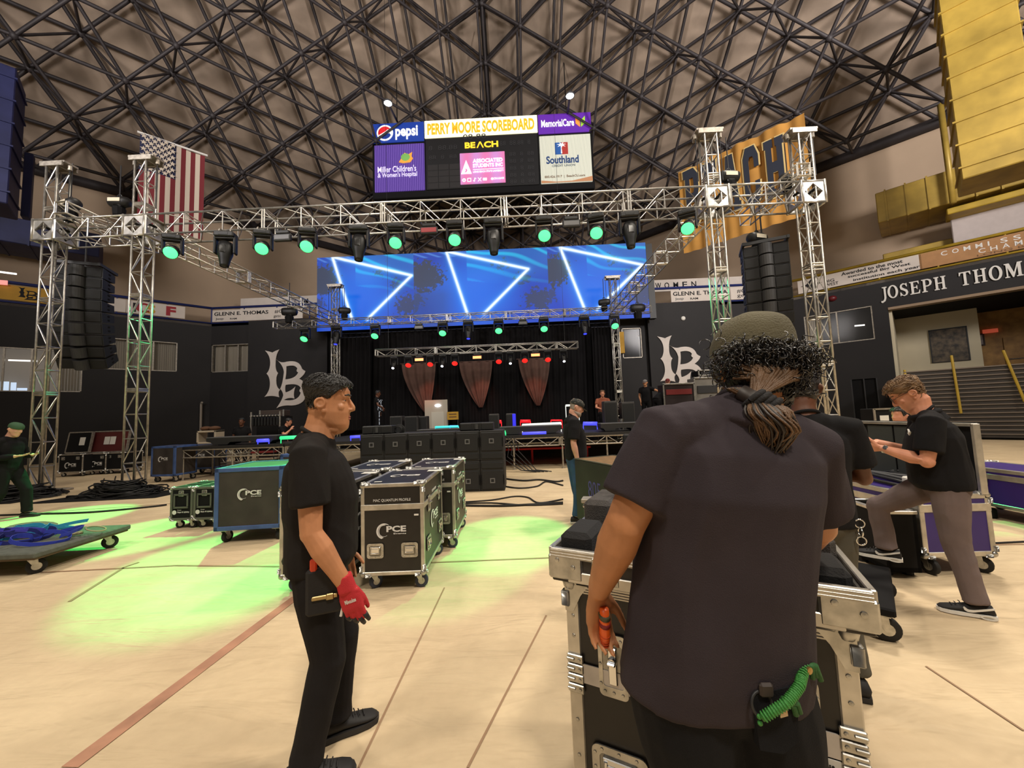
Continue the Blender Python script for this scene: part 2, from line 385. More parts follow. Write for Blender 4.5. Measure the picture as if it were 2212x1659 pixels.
# left side runs away from the corner, so its letters read along -dL
def lb(px,py): return uL(px,py)
lt=-dL
def bannerL(name,label,x0,x1,z0,z1,bg,items):
    ua=uL(x0,640)[0]; ub=uL(x1,660)[0]   # ua further from the corner
    P=BL+dL*ua; return banner(name,label,P,lt,0,ua-ub,z0,z1,bg,items,nL)
ZB,ZT=7.72,8.42
bl1=bannerL('emblem_banner','golden yellow balcony banner with dark interlocked L B letters, far left',-60,112,ZB,ZT,gold,[])
bl2=bannerL('school_banner','white balcony banner with red C letter behind the left speaker stack',190,272,ZB,ZT,paper,[(redv,'C',1.75,.08,.55,.55,.03)])
bl3=bannerL('school_banner','white balcony banner with gold and black letters behind the second tower',274,330,ZB,ZT,paper,[(ink,'I',.25,.08,.12,.5,.02),(gold,'S',.75,.08,.4,.5,.03)])
bl4=bannerL('school_banner','white balcony banner with a red block letter F',331,400,ZB,ZT,paper,[(redv,'F',.55,.08,.42,.54,.05)])
def bx(px): return onp(px,660,*FBn).x-BL.x
b5=banner('sponsor_banner','white sponsor banner reading GLENN E. THOMAS left of the video screen',BL,X,bx(461),bx(655),7.7,8.4,paper,[(ink,'GLENN E. THOMAS',.12,.36,3.3,.22,.02),(ink,'#G',3.8,.36,.5,.22,.0),(ink,'getc        .m',3.75,.07,1.3,.18,.0),(grey,'Jeep',.2,.08,.5,.16,.01),(ink,'RAM',1.1,.1,.4,.1,.01)],Y)
b6=banner('sponsor_banner','white sponsor banner reading GLENN E. THOMAS right of the video screen',BL,X,bx(1450),bx(1640),7.7,8.4,paper,[(ink,'GLENN E. THOMAS',.12,.36,3.3,.24,.02),(ink,'#G',3.8,.36,.5,.24,.0),(ink,'ge',3.8,.07,.4,.2,.0),(grey,'Jeep',.22,.08,.5,.17,.01),(ink,'RAM',1.1,.1,.45,.12,.01)],Y)
# lettered band above the rail at the back
for nm,px,lab in (('MEN',640,'white board lettered MEN on the back balcony left of the video screen'),('WOMEN',1415,'white board lettered WOMEN on the back balcony right of the video screen')):
    a=atY(px if nm=='WOMEN' else 520,640,24.0); b=atY(1760 if nm=='WOMEN' else 760,640,24.0)
    t=thing('lettered_board',lab,'sign',(a.x,24.0,8.9)); mb=MB(); mb.bb((0,0,0),(b.x-a.x,.06,.75)); part('board',mb,t,paper)
    for i,ch in enumerate(nm):
        q=atY((656+i*30) if nm=='MEN' else (1415+i*19.5),640 if nm=='MEN' else 608,24.0)
        mb=MB(); mb.text(ch,(q.x-a.x,-.01,.2),(.3 if ch!='W' else .36,0,0),(0,0,.36),.008,.01); part('letter',mb,t,ink)
def bannerR(name,label,x0,x1,z0,z1,bg,items):
    u0=uR(x0,600)[0]; u1=uR(x1,560)[0]; return banner(name,label,BR,dR,u0,u1,z0,z1,bg,items,nR)
r1=bannerR('conference_banner','white balcony banner reading Awarded to the most successful Big West institution',1722,1990,7.72,8.45,paper,[(ink,'Awarded to the most',1.9,.5,2.3,.17,.02),(ink,'successful Big West',2.15,.28,2.3,.17,.02),(ink,'institution each year',2.35,.05,2.4,.17,.02),(ink,'BIG',1.2,.3,.4,.16,.01),(ink,'WEST',1.2,.1,.55,.16,.01)])
mb=MB(); e=dR*.62+Z*.38-nR*.03; pts=[(0,.3),(.24,.04),(.48,0),(.24,-.04),(0,-.3),(-.24,-.04),(-.48,0),(-.24,.04)]
mb.prism(pts,e,dR,Z,-nR*.01); part('star_emblem',mb,r1,ink)
r2=bannerR('commissioner_banner','tan balcony banner lettered COMMISSION and CHAMPIO at upper right',1990,2330,7.72,8.45,tanv,[])
for row,z,h_,u0,st in (('COMMISSION',.42,.2,.25,.345),('CHAMPIO',.17,.2,1.35,.33)):
    for i,ch in enumerate(row):
        mb=MB(); mb.text(ch,dR*(u0+.45+i*st)+Z*z-nR*.004,dR*(.2 if ch!='I' else .05),Z*h_,.006,.01); part('letter',mb,r2,white)
mb=MB(); mb.text('LONG BEACH',dR*1.75+Z*.04-nR*.004,dR*2.2,Z*.09,.006); part('lettering',mb,r2,mat('brown_ink',(110,76,40)))
# serif letters drawn as slabs for the fascia name
SER={'J':[[(.25,1),(.75,1),(.75,.94),(.62,.9),(.62,.1),(.5,-.15),(.2,-.28),(.05,-.22),(.08,-.1),(.25,-.12),(.38,0),(.42,.15),(.42,.9),(.25,.94)]],
'P':[[(0,0),(.5,0),(.5,.06),(.36,.09),(.36,.42),(.6,.42),(.85,.52),(.95,.72),(.85,.91),(.6,1),(0,1),(0,.94),(.14,.91),(.14,.09),(0,.06)],[(.36,.5),(.36,.92),(.55,.92),(.68,.84),(.72,.71),(.68,.57),(.55,.5)]],
'E':[[(0,0),(.9,0),(.95,.28),(.88,.28),(.78,.09),(.37,.08),(.37,.47),(.6,.48),(.66,.36),(.72,.36),(.72,.66),(.66,.66),(.6,.55),(.37,.55),(.37,.92),(.74,.92),(.82,.76),(.89,.76),(.87,1),(0,1),(0,.94),(.14,.91),(.14,.09),(0,.06)]],
'H':[[(0,0),(.46,0),(.46,.06),(.34,.09),(.34,.46),(.72,.46),(.72,.09),(.6,.06),(.6,0),(1.06,0),(1.06,.06),(.94,.09),(.94,.91),(1.06,.94),(1.06,1),(.6,1),(.6,.94),(.72,.91),(.72,.54),(.34,.54),(.34,.91),(.46,.94),(.46,1),(0,1),(0,.94),(.12,.91),(.12,.09),(0,.06)]],
'T':[[(.28,0),(.78,0),(.78,.06),(.64,.09),(.64,.92),(.85,.92),(.95,.74),(1.02,.74),(1,1),(.06,1),(.04,.74),(.11,.74),(.21,.92),(.42,.92),(.42,.09),(.28,.06)]],
'M':[[(0,0),(.36,0),(.36,.06),(.24,.09),(.24,.72),(.56,0),(.66,0),(.98,.74),(.98,.09),(.86,.06),(.86,0),(1.34,0),(1.34,.06),(1.22,.09),(1.22,.91),(1.34,.94),(1.34,1),(.98,1),(.68,.32),(.38,1),(0,1),(0,.94),(.12,.91),(.12,.09),(0,.06)]],
'S':[[(.02,.02),(.08,.02),(.14,.08),(.4,-.02),(.68,.06),(.8,.26),(.7,.47),(.42,.6),(.26,.7),(.24,.82),(.36,.92),(.54,.9),(.66,.72),(.73,.72),(.72,1),(.66,1),(.6,.95),(.36,1.02),(.12,.93),(.03,.75),(.1,.55),(.38,.42),(.54,.32),(.57,.19),(.46,.07),(.28,.08),(.1,.32),(.03,.32)]]}
def oval(cx,cy,rx,ry,n=28,p=1): return [(cx+rx*math.cos(2*math.pi*i/n),cy+ry*math.sin(2*math.pi*i/n)) for i in range(n)]
SER['O']=[oval(.52,.5,.52,.53),oval(.52,.5,.28,.44)]
nm=thing('fascia_lettering','white serif letters JOSEPH THOM across the black fascia at right','lettering',BR+dR*uR(1905,620)[0]-nR*.03+Z*6.58)
wds={'J':.62,'O':1.04,'S':.8,'E':.95,'P':.95,'H':1.06,'T':1.04,'M':1.34,' ':.75}
tot=sum(wds[c]+.16 for c in 'JOSEPH THOM'); span=uR(2208,580)[0]-uR(1895,620)[0]; u=-.1; k=span/tot
for ch in 'JOSEPH THOM':
    if ch!=' ':
        mb=MB(); d=shape_data(SER[ch]); mb.add([dR*(u+p.x*k)+Z*(p.y*.62)-nR*(.02+p.z*.03) for p in d[0]],d[1]); part('letter',mb,nm,white)
    u+=(wds[ch]+.16)*k
# ---- the interlocked emblem, as raised letters (x right, y down in a 110 x 128 box)
def bez(p0,p1,p2,n=8): return [((1-t)**2*p0[0]+2*t*(1-t)*p1[0]+t*t*p2[0],(1-t)**2*p0[1]+2*t*(1-t)*p1[1]+t*t*p2[1]) for t in [i/n for i in range(n)]]
EL_=bez((1,2),(14,14),(13,32))+bez((13,32),(12,46),(5,52))+bez((5,52),(12,58),(13,72))+bez((13,72),(14,90),(1,102))+bez((1,102),(16,98),(34,104))+bez((34,104),(30,92),(36,88))+bez((36,88),(28,84),(27,72))+bez((27,72),(26,58),(31,52))+bez((31,52),(24,46),(25,30))+bez((25,30),(25,12),(33,1))+bez((33,1),(22,4),(18,7))+bez((18,7),(10,4),(1,2))
EB_=bez((26,22),(42,34),(44,50))+bez((44,50),(42,74),(36,86))+bez((36,86),(42,92),(43,100))+bez((43,100),(40,112),(28,127))+bez((28,127),(38,122),(52,122))+bez((52,122),(92,126),(94,98))+bez((94,98),(96,94),(102,91))+bez((102,91),(96,88),(93,82))+bez((93,82),(88,70),(78,66))+bez((78,66),(90,58),(92,50))+bez((92,50),(86,47),(84,44))+bez((84,44),(78,24),(50,28))+bez((50,28),(36,32),(26,22))
EB1=bez((49,38),(70,34),(74,44))+bez((74,44),(70,50),(76,52))+bez((76,52),(70,66),(47,66))+bez((47,66),(50,52),(49,38))
EB2=bez((48,78),(76,74),(82,86))+bez((82,86),(76,92),(82,96))+bez((82,96),(76,116),(44,110))+bez((44,110),(56,104),(68,108))+bez((68,108),(64,98),(70,82))+bez((70,82),(60,92),(48,94))+bez((48,94),(46,86),(48,78))
def emblem(P0,U,W,N,m,label=None,parent=None):
    mb=MB()
    for lps in ([EL_],[EB_,EB1,EB2]): mb.flat(shape_data([[(x,-y) for x,y in lp] for lp in lps]),P0,U,W,N,box=(0,-128,104,0))
    if parent: return part('emblem',mb,parent,m)
    return solo('wall_emblem',mb,m,label,'emblem')
ivory=mat('ivory_paint',(214,205,198),.7,var=.06,vs=2)
for x0,x1,yt,yb,lab in ((571,672,752,880,'big ivory interlocked L B emblem on the black wall left of the stage'),(1426,1530,721,846,'ivory interlocked L B emblem on the black wall right of the stage')):
    a=atY(x0,yb,21.98);b=atY(x1,yb,21.98);c=atY(x0,yt,21.98)
    emblem(V((a.x,21.97,min(a.z,b.z))),V((b.x-a.x,0,0)),V((0,0,c.z-a.z)),V((0,-.04,0)),ivory,lab)
emblem(lt*1.55+Z*.06-nL*.012,lt*.62,Z*.58,-nL*.01,ink,parent=bl1) if False else None
ua=uL(-60,640)[0]-uL(38,640)[0]
emblem(lt*ua+Z*.06-nL*.003,lt*.72,Z*.6,-nL*.006,ink,parent=bl1)
# ---- windows: frame, pane, blinds, lit room behind
glass=mat('window_glass',(24,25,26),.12,0,spec=.25,alpha=.2)
blind=mat('blind_fabric',(196,186,168),.8)
def lit(name,rgb,e): return mat(name,rgb,.8,emit=e)
def window(n,P,d,nb,h,blinds,room,mull=2,frame=alud,slat=.09,frac=(0,1)):
    u0,u1,z0,z1=h; P0=P+d*u0
    T=local(P0+nb*.1,d,nb); Wd=u1-u0
    mb=MB(); mb.T=T
    for a,b in (((-.03,-.06,z0-.04),(Wd+.03,.1,z0+.05)),((-.03,-.06,z1-.05),(Wd+.03,.1,z1+.03)),((-.03,-.06,z0),(.05,.1,z1)),((Wd-.05,-.06,z0),(Wd+.03,.1,z1))): mb.bb(a,b)
    for i in range(1,mull): mb.bb((Wd*i/mull-.03,-.04,z0),(Wd*i/mull+.03,.08,z1))
    w_=struct('window_%d'%n,mb,frame)
    mb=MB(); mb.T=T; mb.bb((0,.02,z0),(Wd,.03,z1)); g=struct('window_pane',mb,glass,w_)
    if blinds:
        mb=MB(); mb.T=T; k=int(Wd/slat)
        for i in range(int(k*frac[0]),int(k*frac[1])): mb.box((slat*(i+.5),.22,(z0+z1)/2),(slat*.9,.012,z1-z0),Rz(.45+.25*math.sin(i*1.7)))
        struct('window_blind',mb,blind,w_)
    mb=MB(); mb.T=T; mb.bb((-.1,.9,z0-.2),(Wd+.1,.95,z1+.2)); struct('window_room',mb,room,w_)
    return w_
window(1,BL,dL,nL,wA,True,lit('lobby_daylight',(150,140,128),.55),4,slat=.1,frac=(0,.3))
window(2,BL,dL,nL,wB,True,lit('suite_dim',(120,112,100),.35),3)
window(3,BL,X,Y,wC,True,lit('suite_dark',(66,62,58),.3),3)
window(4,BR,dR,nR,wD,True,lit('suite_dark',(66,62,58),.3),2,frac=(0,.28))
window(5,BL,X,Y,wE,False,lit('suite_black',(30,27,26),.2),1)
# fluorescent tubes seen through the glass and under the balcony, plus one glowing window reflection
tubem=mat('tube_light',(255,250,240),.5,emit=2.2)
def tube_light(a,b,label,r=.04):
    mb=MB(); mb.cyl(a,b,r,8); return solo('tube_light',mb,tubem,label,'light')
q=lambda px,py,o=.5:onp(px,py,-1,1,40.76+o*1.41)
tube_light(q(18,778),q(80,780),'white fluorescent tube seen in the far left lobby window')
tube_light(q(143,786),q(186,787),'short white fluorescent tube at the right end of the lobby window')
tube_light(q(-10,586,-.2),q(36,592,-.2),'bright white tube light above the yellow emblem banner at far left')
tube_light(onp(1846,704,1,1,38.2),onp(1868,702,1,1,38.2),'glowing tube added as a light reflection in the suite window right of the tower')  # glowing tube stands in for a reflection on the glass
dayp=mat('daylight_pane',(196,214,236),.5,emit=1.6)
mb=MB(); a=q(2,835,.62); 
for (x0,x1,y0,y1) in ((0,18,824,848),(22,34,826,848),(36,58,838,848)):
    p0=q(x0,y1,.6);p1=q(x1,y1,.6);p2=q(x0,y0,.6); mb.add([p0,p1,p1+Z*(p2.z-p0.z),p0+Z*(p2.z-p0.z)],[(0,1,2,3)])
    mb.add([p+nL*.02 for p in mb.v[-4:]],[(3,2,1,0)])
solo('daylight_window',mb,dayp,'bright blue white daylight glow low in the far left lobby window','window')
mb=MB(); a=q(-6,604,-.25);b=q(16,606,-.25); mb.add([a,b,b-Z*.2,a-Z*.2,a+nL*.1,b+nL*.1,b-Z*.2+nL*.1,a-Z*.2+nL*.1],[(0,1,2,3),(7,6,5,4),(0,4,5,1),(3,2,6,7),(1,5,6,2),(0,3,7,4)])
solo('exit_sign',mb,mat('exit_pink',(236,150,140),.5,emit=.9),'small pink lit exit sign under the tube light at far left','sign')
# dark doorway and shelf strip on the right wall
u0,u1=uR(1838,830)[0],uR(1896,830)[0]; zd=uR(1870,818)[1]
mb=MB(); mb.T=local(BR+dR*u0+nR*.1,dR,nR); mb.bb((0,0,0),(u1-u0,.06,zd)); dd=struct('door_4',mb,blkm)
mb=MB(); mb.T=local(BR+dR*u0+nR*.1,dR,nR)
for a in (0,(u1-u0)-.05,(u1-u0)/2-.02): mb.bb((a,-.1,0),(a+.05,0,zd))
struct('door_frame',mb,dgrey,dd)
# poster, framed notice, exit sign in the recess
mb=MB(); mb.T=TR; 
t=thing('poster','dark collage poster on the cream wall inside the right entrance','poster',TR@V((1.37,3.93,3.45)))
m_=mat('dark_collage',(28,24,20),.5,var=.8,vs=4.5,rgb2=(112,96,74)); mb=MB(); mb.bb((0,0,0),(1,1,1)); mb.v=[dR*(p.x*1.3)+nR*(p.y*.05)+Z*(p.z*1.75) for p in mb.v]; part('print',mb,t,m_)
mb=MB()
for a,b in (((-.03,0),(1.33,.03)),((-.03,1.72),(1.33,1.78)),((-.03,0),(.02,1.78)),((1.28,0),(1.33,1.78))):
    m2=MB(); m2.bb((a[0],-.02,a[1]),(b[0],.05,b[1])); mb.add([dR*p.x+nR*p.y+Z*p.z for p in m2.v],m2.f)
part('frame',mb,t,blk)
a=onp(2101,735,1,1,37.76+5.95*1.414); 
t=thing('framed_notice','small framed grey notice on the ochre wall beside the doors','picture',a-Z*.35)
mb=MB(); mb.bb((-.42,-.02,0),(.42,.02,.66)); mb.v=[dR*p.x+nR*p.y+Z*p.z for p in mb.v]; part('frame',mb,t,mat('brown_frame',(60,40,28)))
mb=MB(); mb.bb((-.35,-.03,.07),(.35,-.02,.59)); mb.v=[dR*p.x+nR*p.y+Z*p.z for p in mb.v]; part('print',mb,t,mat('notice_grey',(176,164,160),.6,var=.3,vs=6))
a=onp(2139,715,1,1,37.76+5.9*1.414); mb=MB(); mb.bb((-.26,-.05,-.1),(.26,.05,.1)); mb.v=[dR*p.x+nR*p.y+Z*p.z+a for p in mb.v]
solo('exit_sign',mb,mat('exit_red',(214,92,64),.5,emit=.35),'small red exit sign above the ochre doors at right','sign')
# retracted stand of folding seats
TB=local(onp(1962,900,1,1,31.0)*1,dR,nR); TB=M.Translation(V((TB.translation.x,TB.translation.y,0)))@local(V((0,0,0)),dR,nR)
bl=thing('retracted_bleacher','dark grey retracted bleacher stand stacked shut at right below the entrance','bleacher',TB.translation)
gd=mat('bleacher_face',(58,53,50),.6,var=.25,vs=3); gl=mat('bleacher_nosing',(120,110,102),.5,.2)
for i in range(17):
    z=.08+i*.152; mb=MB(); mb.bb((0,.04+i*.012,z),(26,.4,z+.105)); mb.v=[dR*p.x+nR*p.y+Z*p.z for p in mb.v]; r_=part('seat_row',mb,bl,gd)
    mb=MB(); mb.bb((0,i*.012,z+.105),(26,.42,z+.146)); mb.v=[dR*p.x+nR*p.y+Z*p.z for p in mb.v]; part('nosing',mb,r_,gl)
mb=MB(); mb.bb((0.02,.3,0),(26,1.6,2.64)); mb.v=[dR*p.x+nR*p.y+Z*p.z for p in mb.v]; part('carcass',mb,bl,gd)
for (a,b,lab) in (((2055,768),(2076,893),'thin yellow pole leaning on the bleacher behind the man with the phone'),((2167,757),(2214,868),'thin yellow pole leaning on the bleacher at the right edge'),((1954,800),(1961,845),'short yellow pole at the left end of the bleacher')):
    mb=MB(); mb.cyl(onp(*b,1,1,30.8),onp(*a,1,1,31.4),.04,8); solo('yellow_pole',mb,yel,lab,'pole','yellow aisle poles on the bleacher')
# ---- ducts and panels high on the right, blue ones on the left
yduct=mat('yellow_duct',(170,142,62),.45,.25,var=.3,vs=1.2)
def duct(name,label,P,d,n,u0,u1,z0,z1,y0,y1,m,ribs=0,vert=False,cat='duct'):
    if not ribs:
        mb=MB(); mb.cbox(((u1-u0)/2,(y1-y0)/2,(z1-z0)/2),(u1-u0,y1-y0,z1-z0),.03); mb.v=[P+d*(u0+p.x)+n*(y0+p.y)+Z*(z0+p.z) for p in mb.v]; return solo(name,mb,m,label,cat)
    t=thing(name,label,cat,P+d*u0+Z*z0+n*y0)
    mb=MB(); mb.cbox(((u1-u0)/2,(y1-y0)/2,(z1-z0)/2),(u1-u0,y1-y0,z1-z0),.03); mb.v=[d*p.x+n*p.y+Z*p.z for p in mb.v]; part('shell',mb,t,m)
    for i in range(ribs):
        mb=MB()
        if vert: zz=(z1-z0)*(i+.5)/ribs; mb.bb((-.05,-.05,zz-.03),(u1-u0+.05,y1-y0,zz+.03))
        else: uu=(u1-u0)*(i+.5)/ribs; mb.bb((uu-.03,-.05,-.04),(uu+.03,y1-y0,z1-z0+.04))
        mb.v=[d*p.x+n*p.y+Z*p.z for p in mb.v]; part('seam_rib',mb,t,m)
    return t
def uz(px,py,c,side=1):
    p=onp(px,py,side,1,c); return p
def ductR(name,label,x0,x1,yt,yb,c,m,depth,ribs=0,vert=False,cat='duct'):
    a=uz(x0,yb,c);b=uz(x0,yt,c);e=uz(x1,yt,c)
    P=V((a.x,a.y,0)); L=(V((e.x,e.y,0))-P).dot(dR)
    return duct(name,label,P,dR,nR,0,L,a.z,b.z,0,depth,m,ribs,vert,cat)
ductR('air_duct','big horizontal yellow air duct on the right wall under the roof',1897,2330,416,482,36.4,yduct,2.4,8)
ductR('air_duct','tall vertical yellow air duct at the upper right corner',2078,2188,-70,388,29.0,yduct,1.8,9,True)
ductR('duct_box','yellow duct box below the horizontal duct beside the pale board',1912,2062,548,598,38.6,yduct,.9,0)
ductR('pale_board','pale grey board on the right balcony above the tan banner',2060,2400,473,528,37.9,mat('pale_board',(186,176,172),.8,var=.05),.15,0,cat='board')
ductR('yellow_beam','yellow beam under the duct above the pale board',2046,2400,451,464,36.6,yel,1.2,0,cat='beam')
a=onp(2036,222,1,1,35.9);b=onp(2054,440,1,1,35.9); mb=MB(); mb.cyl(V((a.x*.5+b.x*.5,a.y*.5+b.y*.5,a.z)),V((a.x*.5+b.x*.5,a.y*.5+b.y*.5,b.z)),.11,10)
solo('vertical_pipe',mb,yduct,'slim vertical yellow pipe in front of the right air duct','pipe',smooth=True)
bduct=mat('blue_duct',(40,44,86),.5,.2,var=.3,vs=1.5)
def ductL(name,label,x0,x1,yt,yb,c,m,depth,ribs=0,vert=False,cat='duct'):
    a=onp(x1,yb,-1,1,c);b=onp(x1,yt,-1,1,c);e=onp(x0,yt,-1,1,c); P=V((a.x,a.y,0)); L=(V((e.x,e.y,0))-P).dot(dL)
    return duct(name,label,P,dL,nL,0,L,a.z,b.z,0,depth,m,ribs,vert,cat)
ductL('air_duct','tall vertical dark blue air duct at the left edge under the roof',-90,16,140,440,31.5,bduct,1.6,6,True)
ductL('air_duct','horizontal dark blue air duct on the left wall behind the outer tower',-120,214,506,556,40.0,bduct,2.2,5)
ductL('air_duct','slim vertical dark blue duct left of the outer tower',52,64,330,470,36.0,bduct,.4,0)
for px,py in ((1477,687),):
    p=atY(px,py,21.9); mb=MB(); mb.lathe((p.x,21.99,p.z),(0,-1,0),[(0,.13),(.05,.12),(.09,.06),(.1,.0)],14); solo('wall_globe_light',mb,white,'small round white light on the black wall above the right emblem','light',smooth=True)
p=onp(1798,645,*FRn); mb=MB(); mb.ell((p.x,p.y,p.z),(.2,.2,.16),12,8); solo('alarm_bell',mb,mat('alarm_red',(92,20,26),.4),'small red fire alarm bell on the right fascia','alarm',smooth=True)
p=atY(1343,740,22.2); mb=MB(); mb.bb((p.x-.14,22.15,p.z-.62),(p.x+.14,22.28,p.z+.62)); solo('wall_hatch',mb,gold,'tall narrow yellow hatch on the back wall beside the right rear tower','hatch')
p=atY(437,905,22.0); a=atY(437,872,22.0); mb=MB(); mb.tube([(p.x,21.9,1.2),(p.x,21.9,a.z),(p.x+.12,21.8,a.z+.06)],.06,8); solo('wall_pipe',mb,mat('pale_pipe',(150,140,128),.5),'pale vertical pipe with bent top on the black back wall at left','pipe')
# ================================================================ rigging
YF=9.4; YR=19.6
def truss_chords(t,A,B,U,W,s,r,m,name='chord'):
    """square box truss from A to B (root frame); U,W unit cross axes; A,B is the low/near corner line"""
    for a in(0,s):
        for b in(0,s):
            mb=MB(); mb.cyl(A+U*a+W*b,B+U*a+W*b,r,8); part(name,mb,t,m,True)
def lattice(t,A,B,U,W,s,rl,m,bay,post=True,phase=0):
    L=(B-A).length; d=(B-A)/L; k=max(1,int(round(L/bay))); h=L/k
    for nm,(p,q,o) in (('front_lattice',(U,W,0)),('rear_lattice',(U,W,1)),('top_lattice',(W,U,1)),('bottom_lattice',(W,U,0))):
        # face spanned by d and p, at offset q*s*o
        mb=MB(); base=A+q*(s*o)
        for i in range(k):
            x0=d*(h*i); x1=d*(h*(i+1)); xm=d*(h*(i+.5))
            if bay>.8:
                mb.cyl(base+p*s+x0,base+xm,rl,5); mb.cyl(base+xm,base+p*s+x1,rl,5)
            elif (i+phase)%2: mb.cyl(base+x0,base+p*s+x1,rl,5)
            else: mb.cyl(base+p*s+x0,base+x1,rl,5)
            if post: mb.cyl(base+x0,base+x0+p*s,rl*1.15,5)
        mb.cyl(base+d*L,base+d*L+p*s,rl*1.15,5)
        part(nm,mb,t,m)
def joints(t,A,B,U,W,s,m,pitch,th=.03):
    L=(B-A).length; d=(B-A)/L; k=int(L/pitch)
    for i in range(k+1):
        x=d*min(L,i*pitch); mb=MB()
        for g in(-1,1):
            if (i==0 and g<0) or (i*pitch>=L-1e-3 and g>0): continue
            o=x+d*(g*.03)
            for a in (0,s):
                mb.tube([A+o+U*a,A+o+U*a+W*s],.021,5); mb.tube([A+o+W*a,A+o+W*a+U*s],.021,5)
        part('joint_frame',mb,t,m)
def sxz(px,py,Yv): p=atY(px,py,Yv); return p.x,p.z
XB=atY(280,640,YF).x; XA=atY(84,640,YF).x; XC=atY(1550,650,YF).x; XD=atY(1760,650,YF).x
ZT=sum(atY(p[0],p[1],YF-.09).z for p in ((740,440.6),(1479,408.5)))/2; ZL=sum(atY(p[0],p[1],YF-.09).z for p in ((740,486),(1077,471)))/2
SF=ZT-ZL; TS=.3
def tower(name,label,x,y,s,top,bay,group,ps,block=None):
    t=thing(name,label,'truss tower',(x,y,0),0,group)
    A=V((0,0,.06)); B=V((0,0,top-.1))
    truss_chords(t,A,B,X,Y,s,.026,alu)
    lattice(t,A,B,X,Y,s,.0125,alu,bay)
    joints(t,A,B,X,Y,s,alu,2.44)
    mb=MB(); mb.cbox((s/2,s/2,.03),(s+.5,s+.5,.05),.01); part('base_plate',mb,t,alud)
    mb=MB(); mb.box((s/2,s/2,top),(s+ps,s*1.1,.05)); mb.box((s/2,-.02,top-.06),(s+ps*.8,.04,.12)); mb.box((s/2,s+.02,top-.06),(s+ps*.8,.04,.12)); mb.cyl((-ps*.42,s/2,top-.04),(-ps*.42,s/2,top-.16),.05,8); mb.cyl((s+ps*.42,s/2,top-.04),(s+ps*.42,s/2,top-.16),.05,8)
    part('top_plate',mb,t,alud)
    zz=(block or top-2)+.3
    for sx in (-ps*.42,s+ps*.42): ch=MB(); ch.tube([(sx,s/2,top-.1),(sx,s/2,zz)],.012,5); part('hoist_chain',ch,t,dgrey)
    return t
def sleeve(name,label,cx,y,s,z0,h,d):
    """cube sleeve block around a tower with diamond cut-outs in its plates"""
    t=thing(name,label,'sleeve block',(cx-s/2,y,z0),0,'sleeve blocks where the front truss meets its towers')
    hole=[(.5,.1),(.9,.5),(.5,.9),(.1,.5)]; sq=[(0,0),(1,0),(1,1),(0,1)]
    dt=shape_data([sq,hole])
    for nm,P,U,W,N in (('front_plate',(0,0,0),(s,0,0),(0,0,h),(0,.02,0)),('rear_plate',(0,d,0),(s,0,0),(0,0,h),(0,-.02,0)),('side_plate',(0,0,0),(0,d,0),(0,0,h),(.02,0,0)),('side_plate',(s,0,0),(0,d,0),(0,0,h),(-.02,0,0))):
        mb=MB(); mb.flat(dt,P,U,W,N); part(nm,mb,t,alu)
    mb=MB()
    for a in(0,s):
        for b in(0,d): mb.cyl((a,b,-.03),(a,b,h+.03),.03,8)
    for z in(0,h):
        for a in(0,s): mb.cyl((a,0,z),(a,d,z),.028,6)
        for b in(0,d): mb.cyl((0,b,z),(s,b,z),.028,6)
    part('corner_frame',mb,t,alu,True)
    mb=MB()
    for a in (.12,s-.12):
        for z in (.12,h-.12): mb.cyl((a,d*.2,z),(a,d*.8,z),.035,8)
    part('guide_wheels',mb,t,rubber)
    return t
gT='lifting towers of the stage rig'
tw=[]
for nm,x,tp,lab in (('A',XA,(125,343),'silver lifting tower farthest left beside the left speaker stack'),('B',XB,(310,330),'silver lifting tower second from left, lower part lit green'),('C',XC,(1528,272),'silver lifting tower rising behind the head of the man in the green beanie'),('D',XD,(1735,271),'silver lifting tower farthest right in front of the suite window')):
    top=atY(tp[0],tp[1],YF-.1).z
    tw.append(tower('truss_tower',lab,x,YF,TS,top,.6,gT,.38,ZL+SF))
XE=atY(715.8,700,YR).x; XF=atY(1336,700,YR).x-.3
tower('truss_tower','thin silver rear tower left of the stage drape',XE,YR,.3,atY(728,614,YR).z,.6,gT,.5,6.6)
tower('truss_tower','thin silver rear tower right of the stage drape',XF,YR,.3,atY(1323,596,YR).z,.6,gT,.5,6.6)
SB=.56; yb=YF-.12
for x,lab in ((XA,'diamond-cut sleeve block on the outer left tower'),(XB,'diamond-cut sleeve block on the inner left tower'),(XC,'diamond-cut sleeve block on the inner right tower'),(XD,'diamond-cut sleeve block on the outer right tower')):
    sleeve('sleeve_block',lab,x+TS/2,yb,SB,ZL,SF,SB)
def truss(name,label,A,B,U,W,s,bay,group=None,r=.026,rl=.0135,pitch=None):
    t=thing(name,label,'truss',A,0,group); O=V((0,0,0)); D=V(B)-V(A); U=V(U);W=V(W)
    truss_chords(t,O,D,U,W,s,r,alu); lattice(t,O,D,U,W,s,rl,alu,bay,True); joints(t,O,D,U,W,s,alu,pitch or bay*3)
    return t
g='horizontal trusses of the stage rig'
# front span, with short spans joining each tower pair
fx0=XB+TS/2+SB/2+.02; fx1=XC+TS/2-SB/2-.02
truss('box_truss','long silver front truss spanning above the stage between the inner towers',(fx0,yb,ZL),(fx1,yb,ZL),Z,Y,SF,1.03,g)
truss('box_truss','short silver truss between the two left towers',(XA+TS/2+SB/2+.02,yb,ZL),(XB+TS/2-SB/2-.02,yb,ZL),Z,Y,SF,.9,g)
truss('box_truss','short silver truss between the two right towers',(XC+TS/2+SB/2+.02,yb,ZL),(XD+TS/2-SB/2-.02,yb,ZL),Z,Y,SF,.9,g)
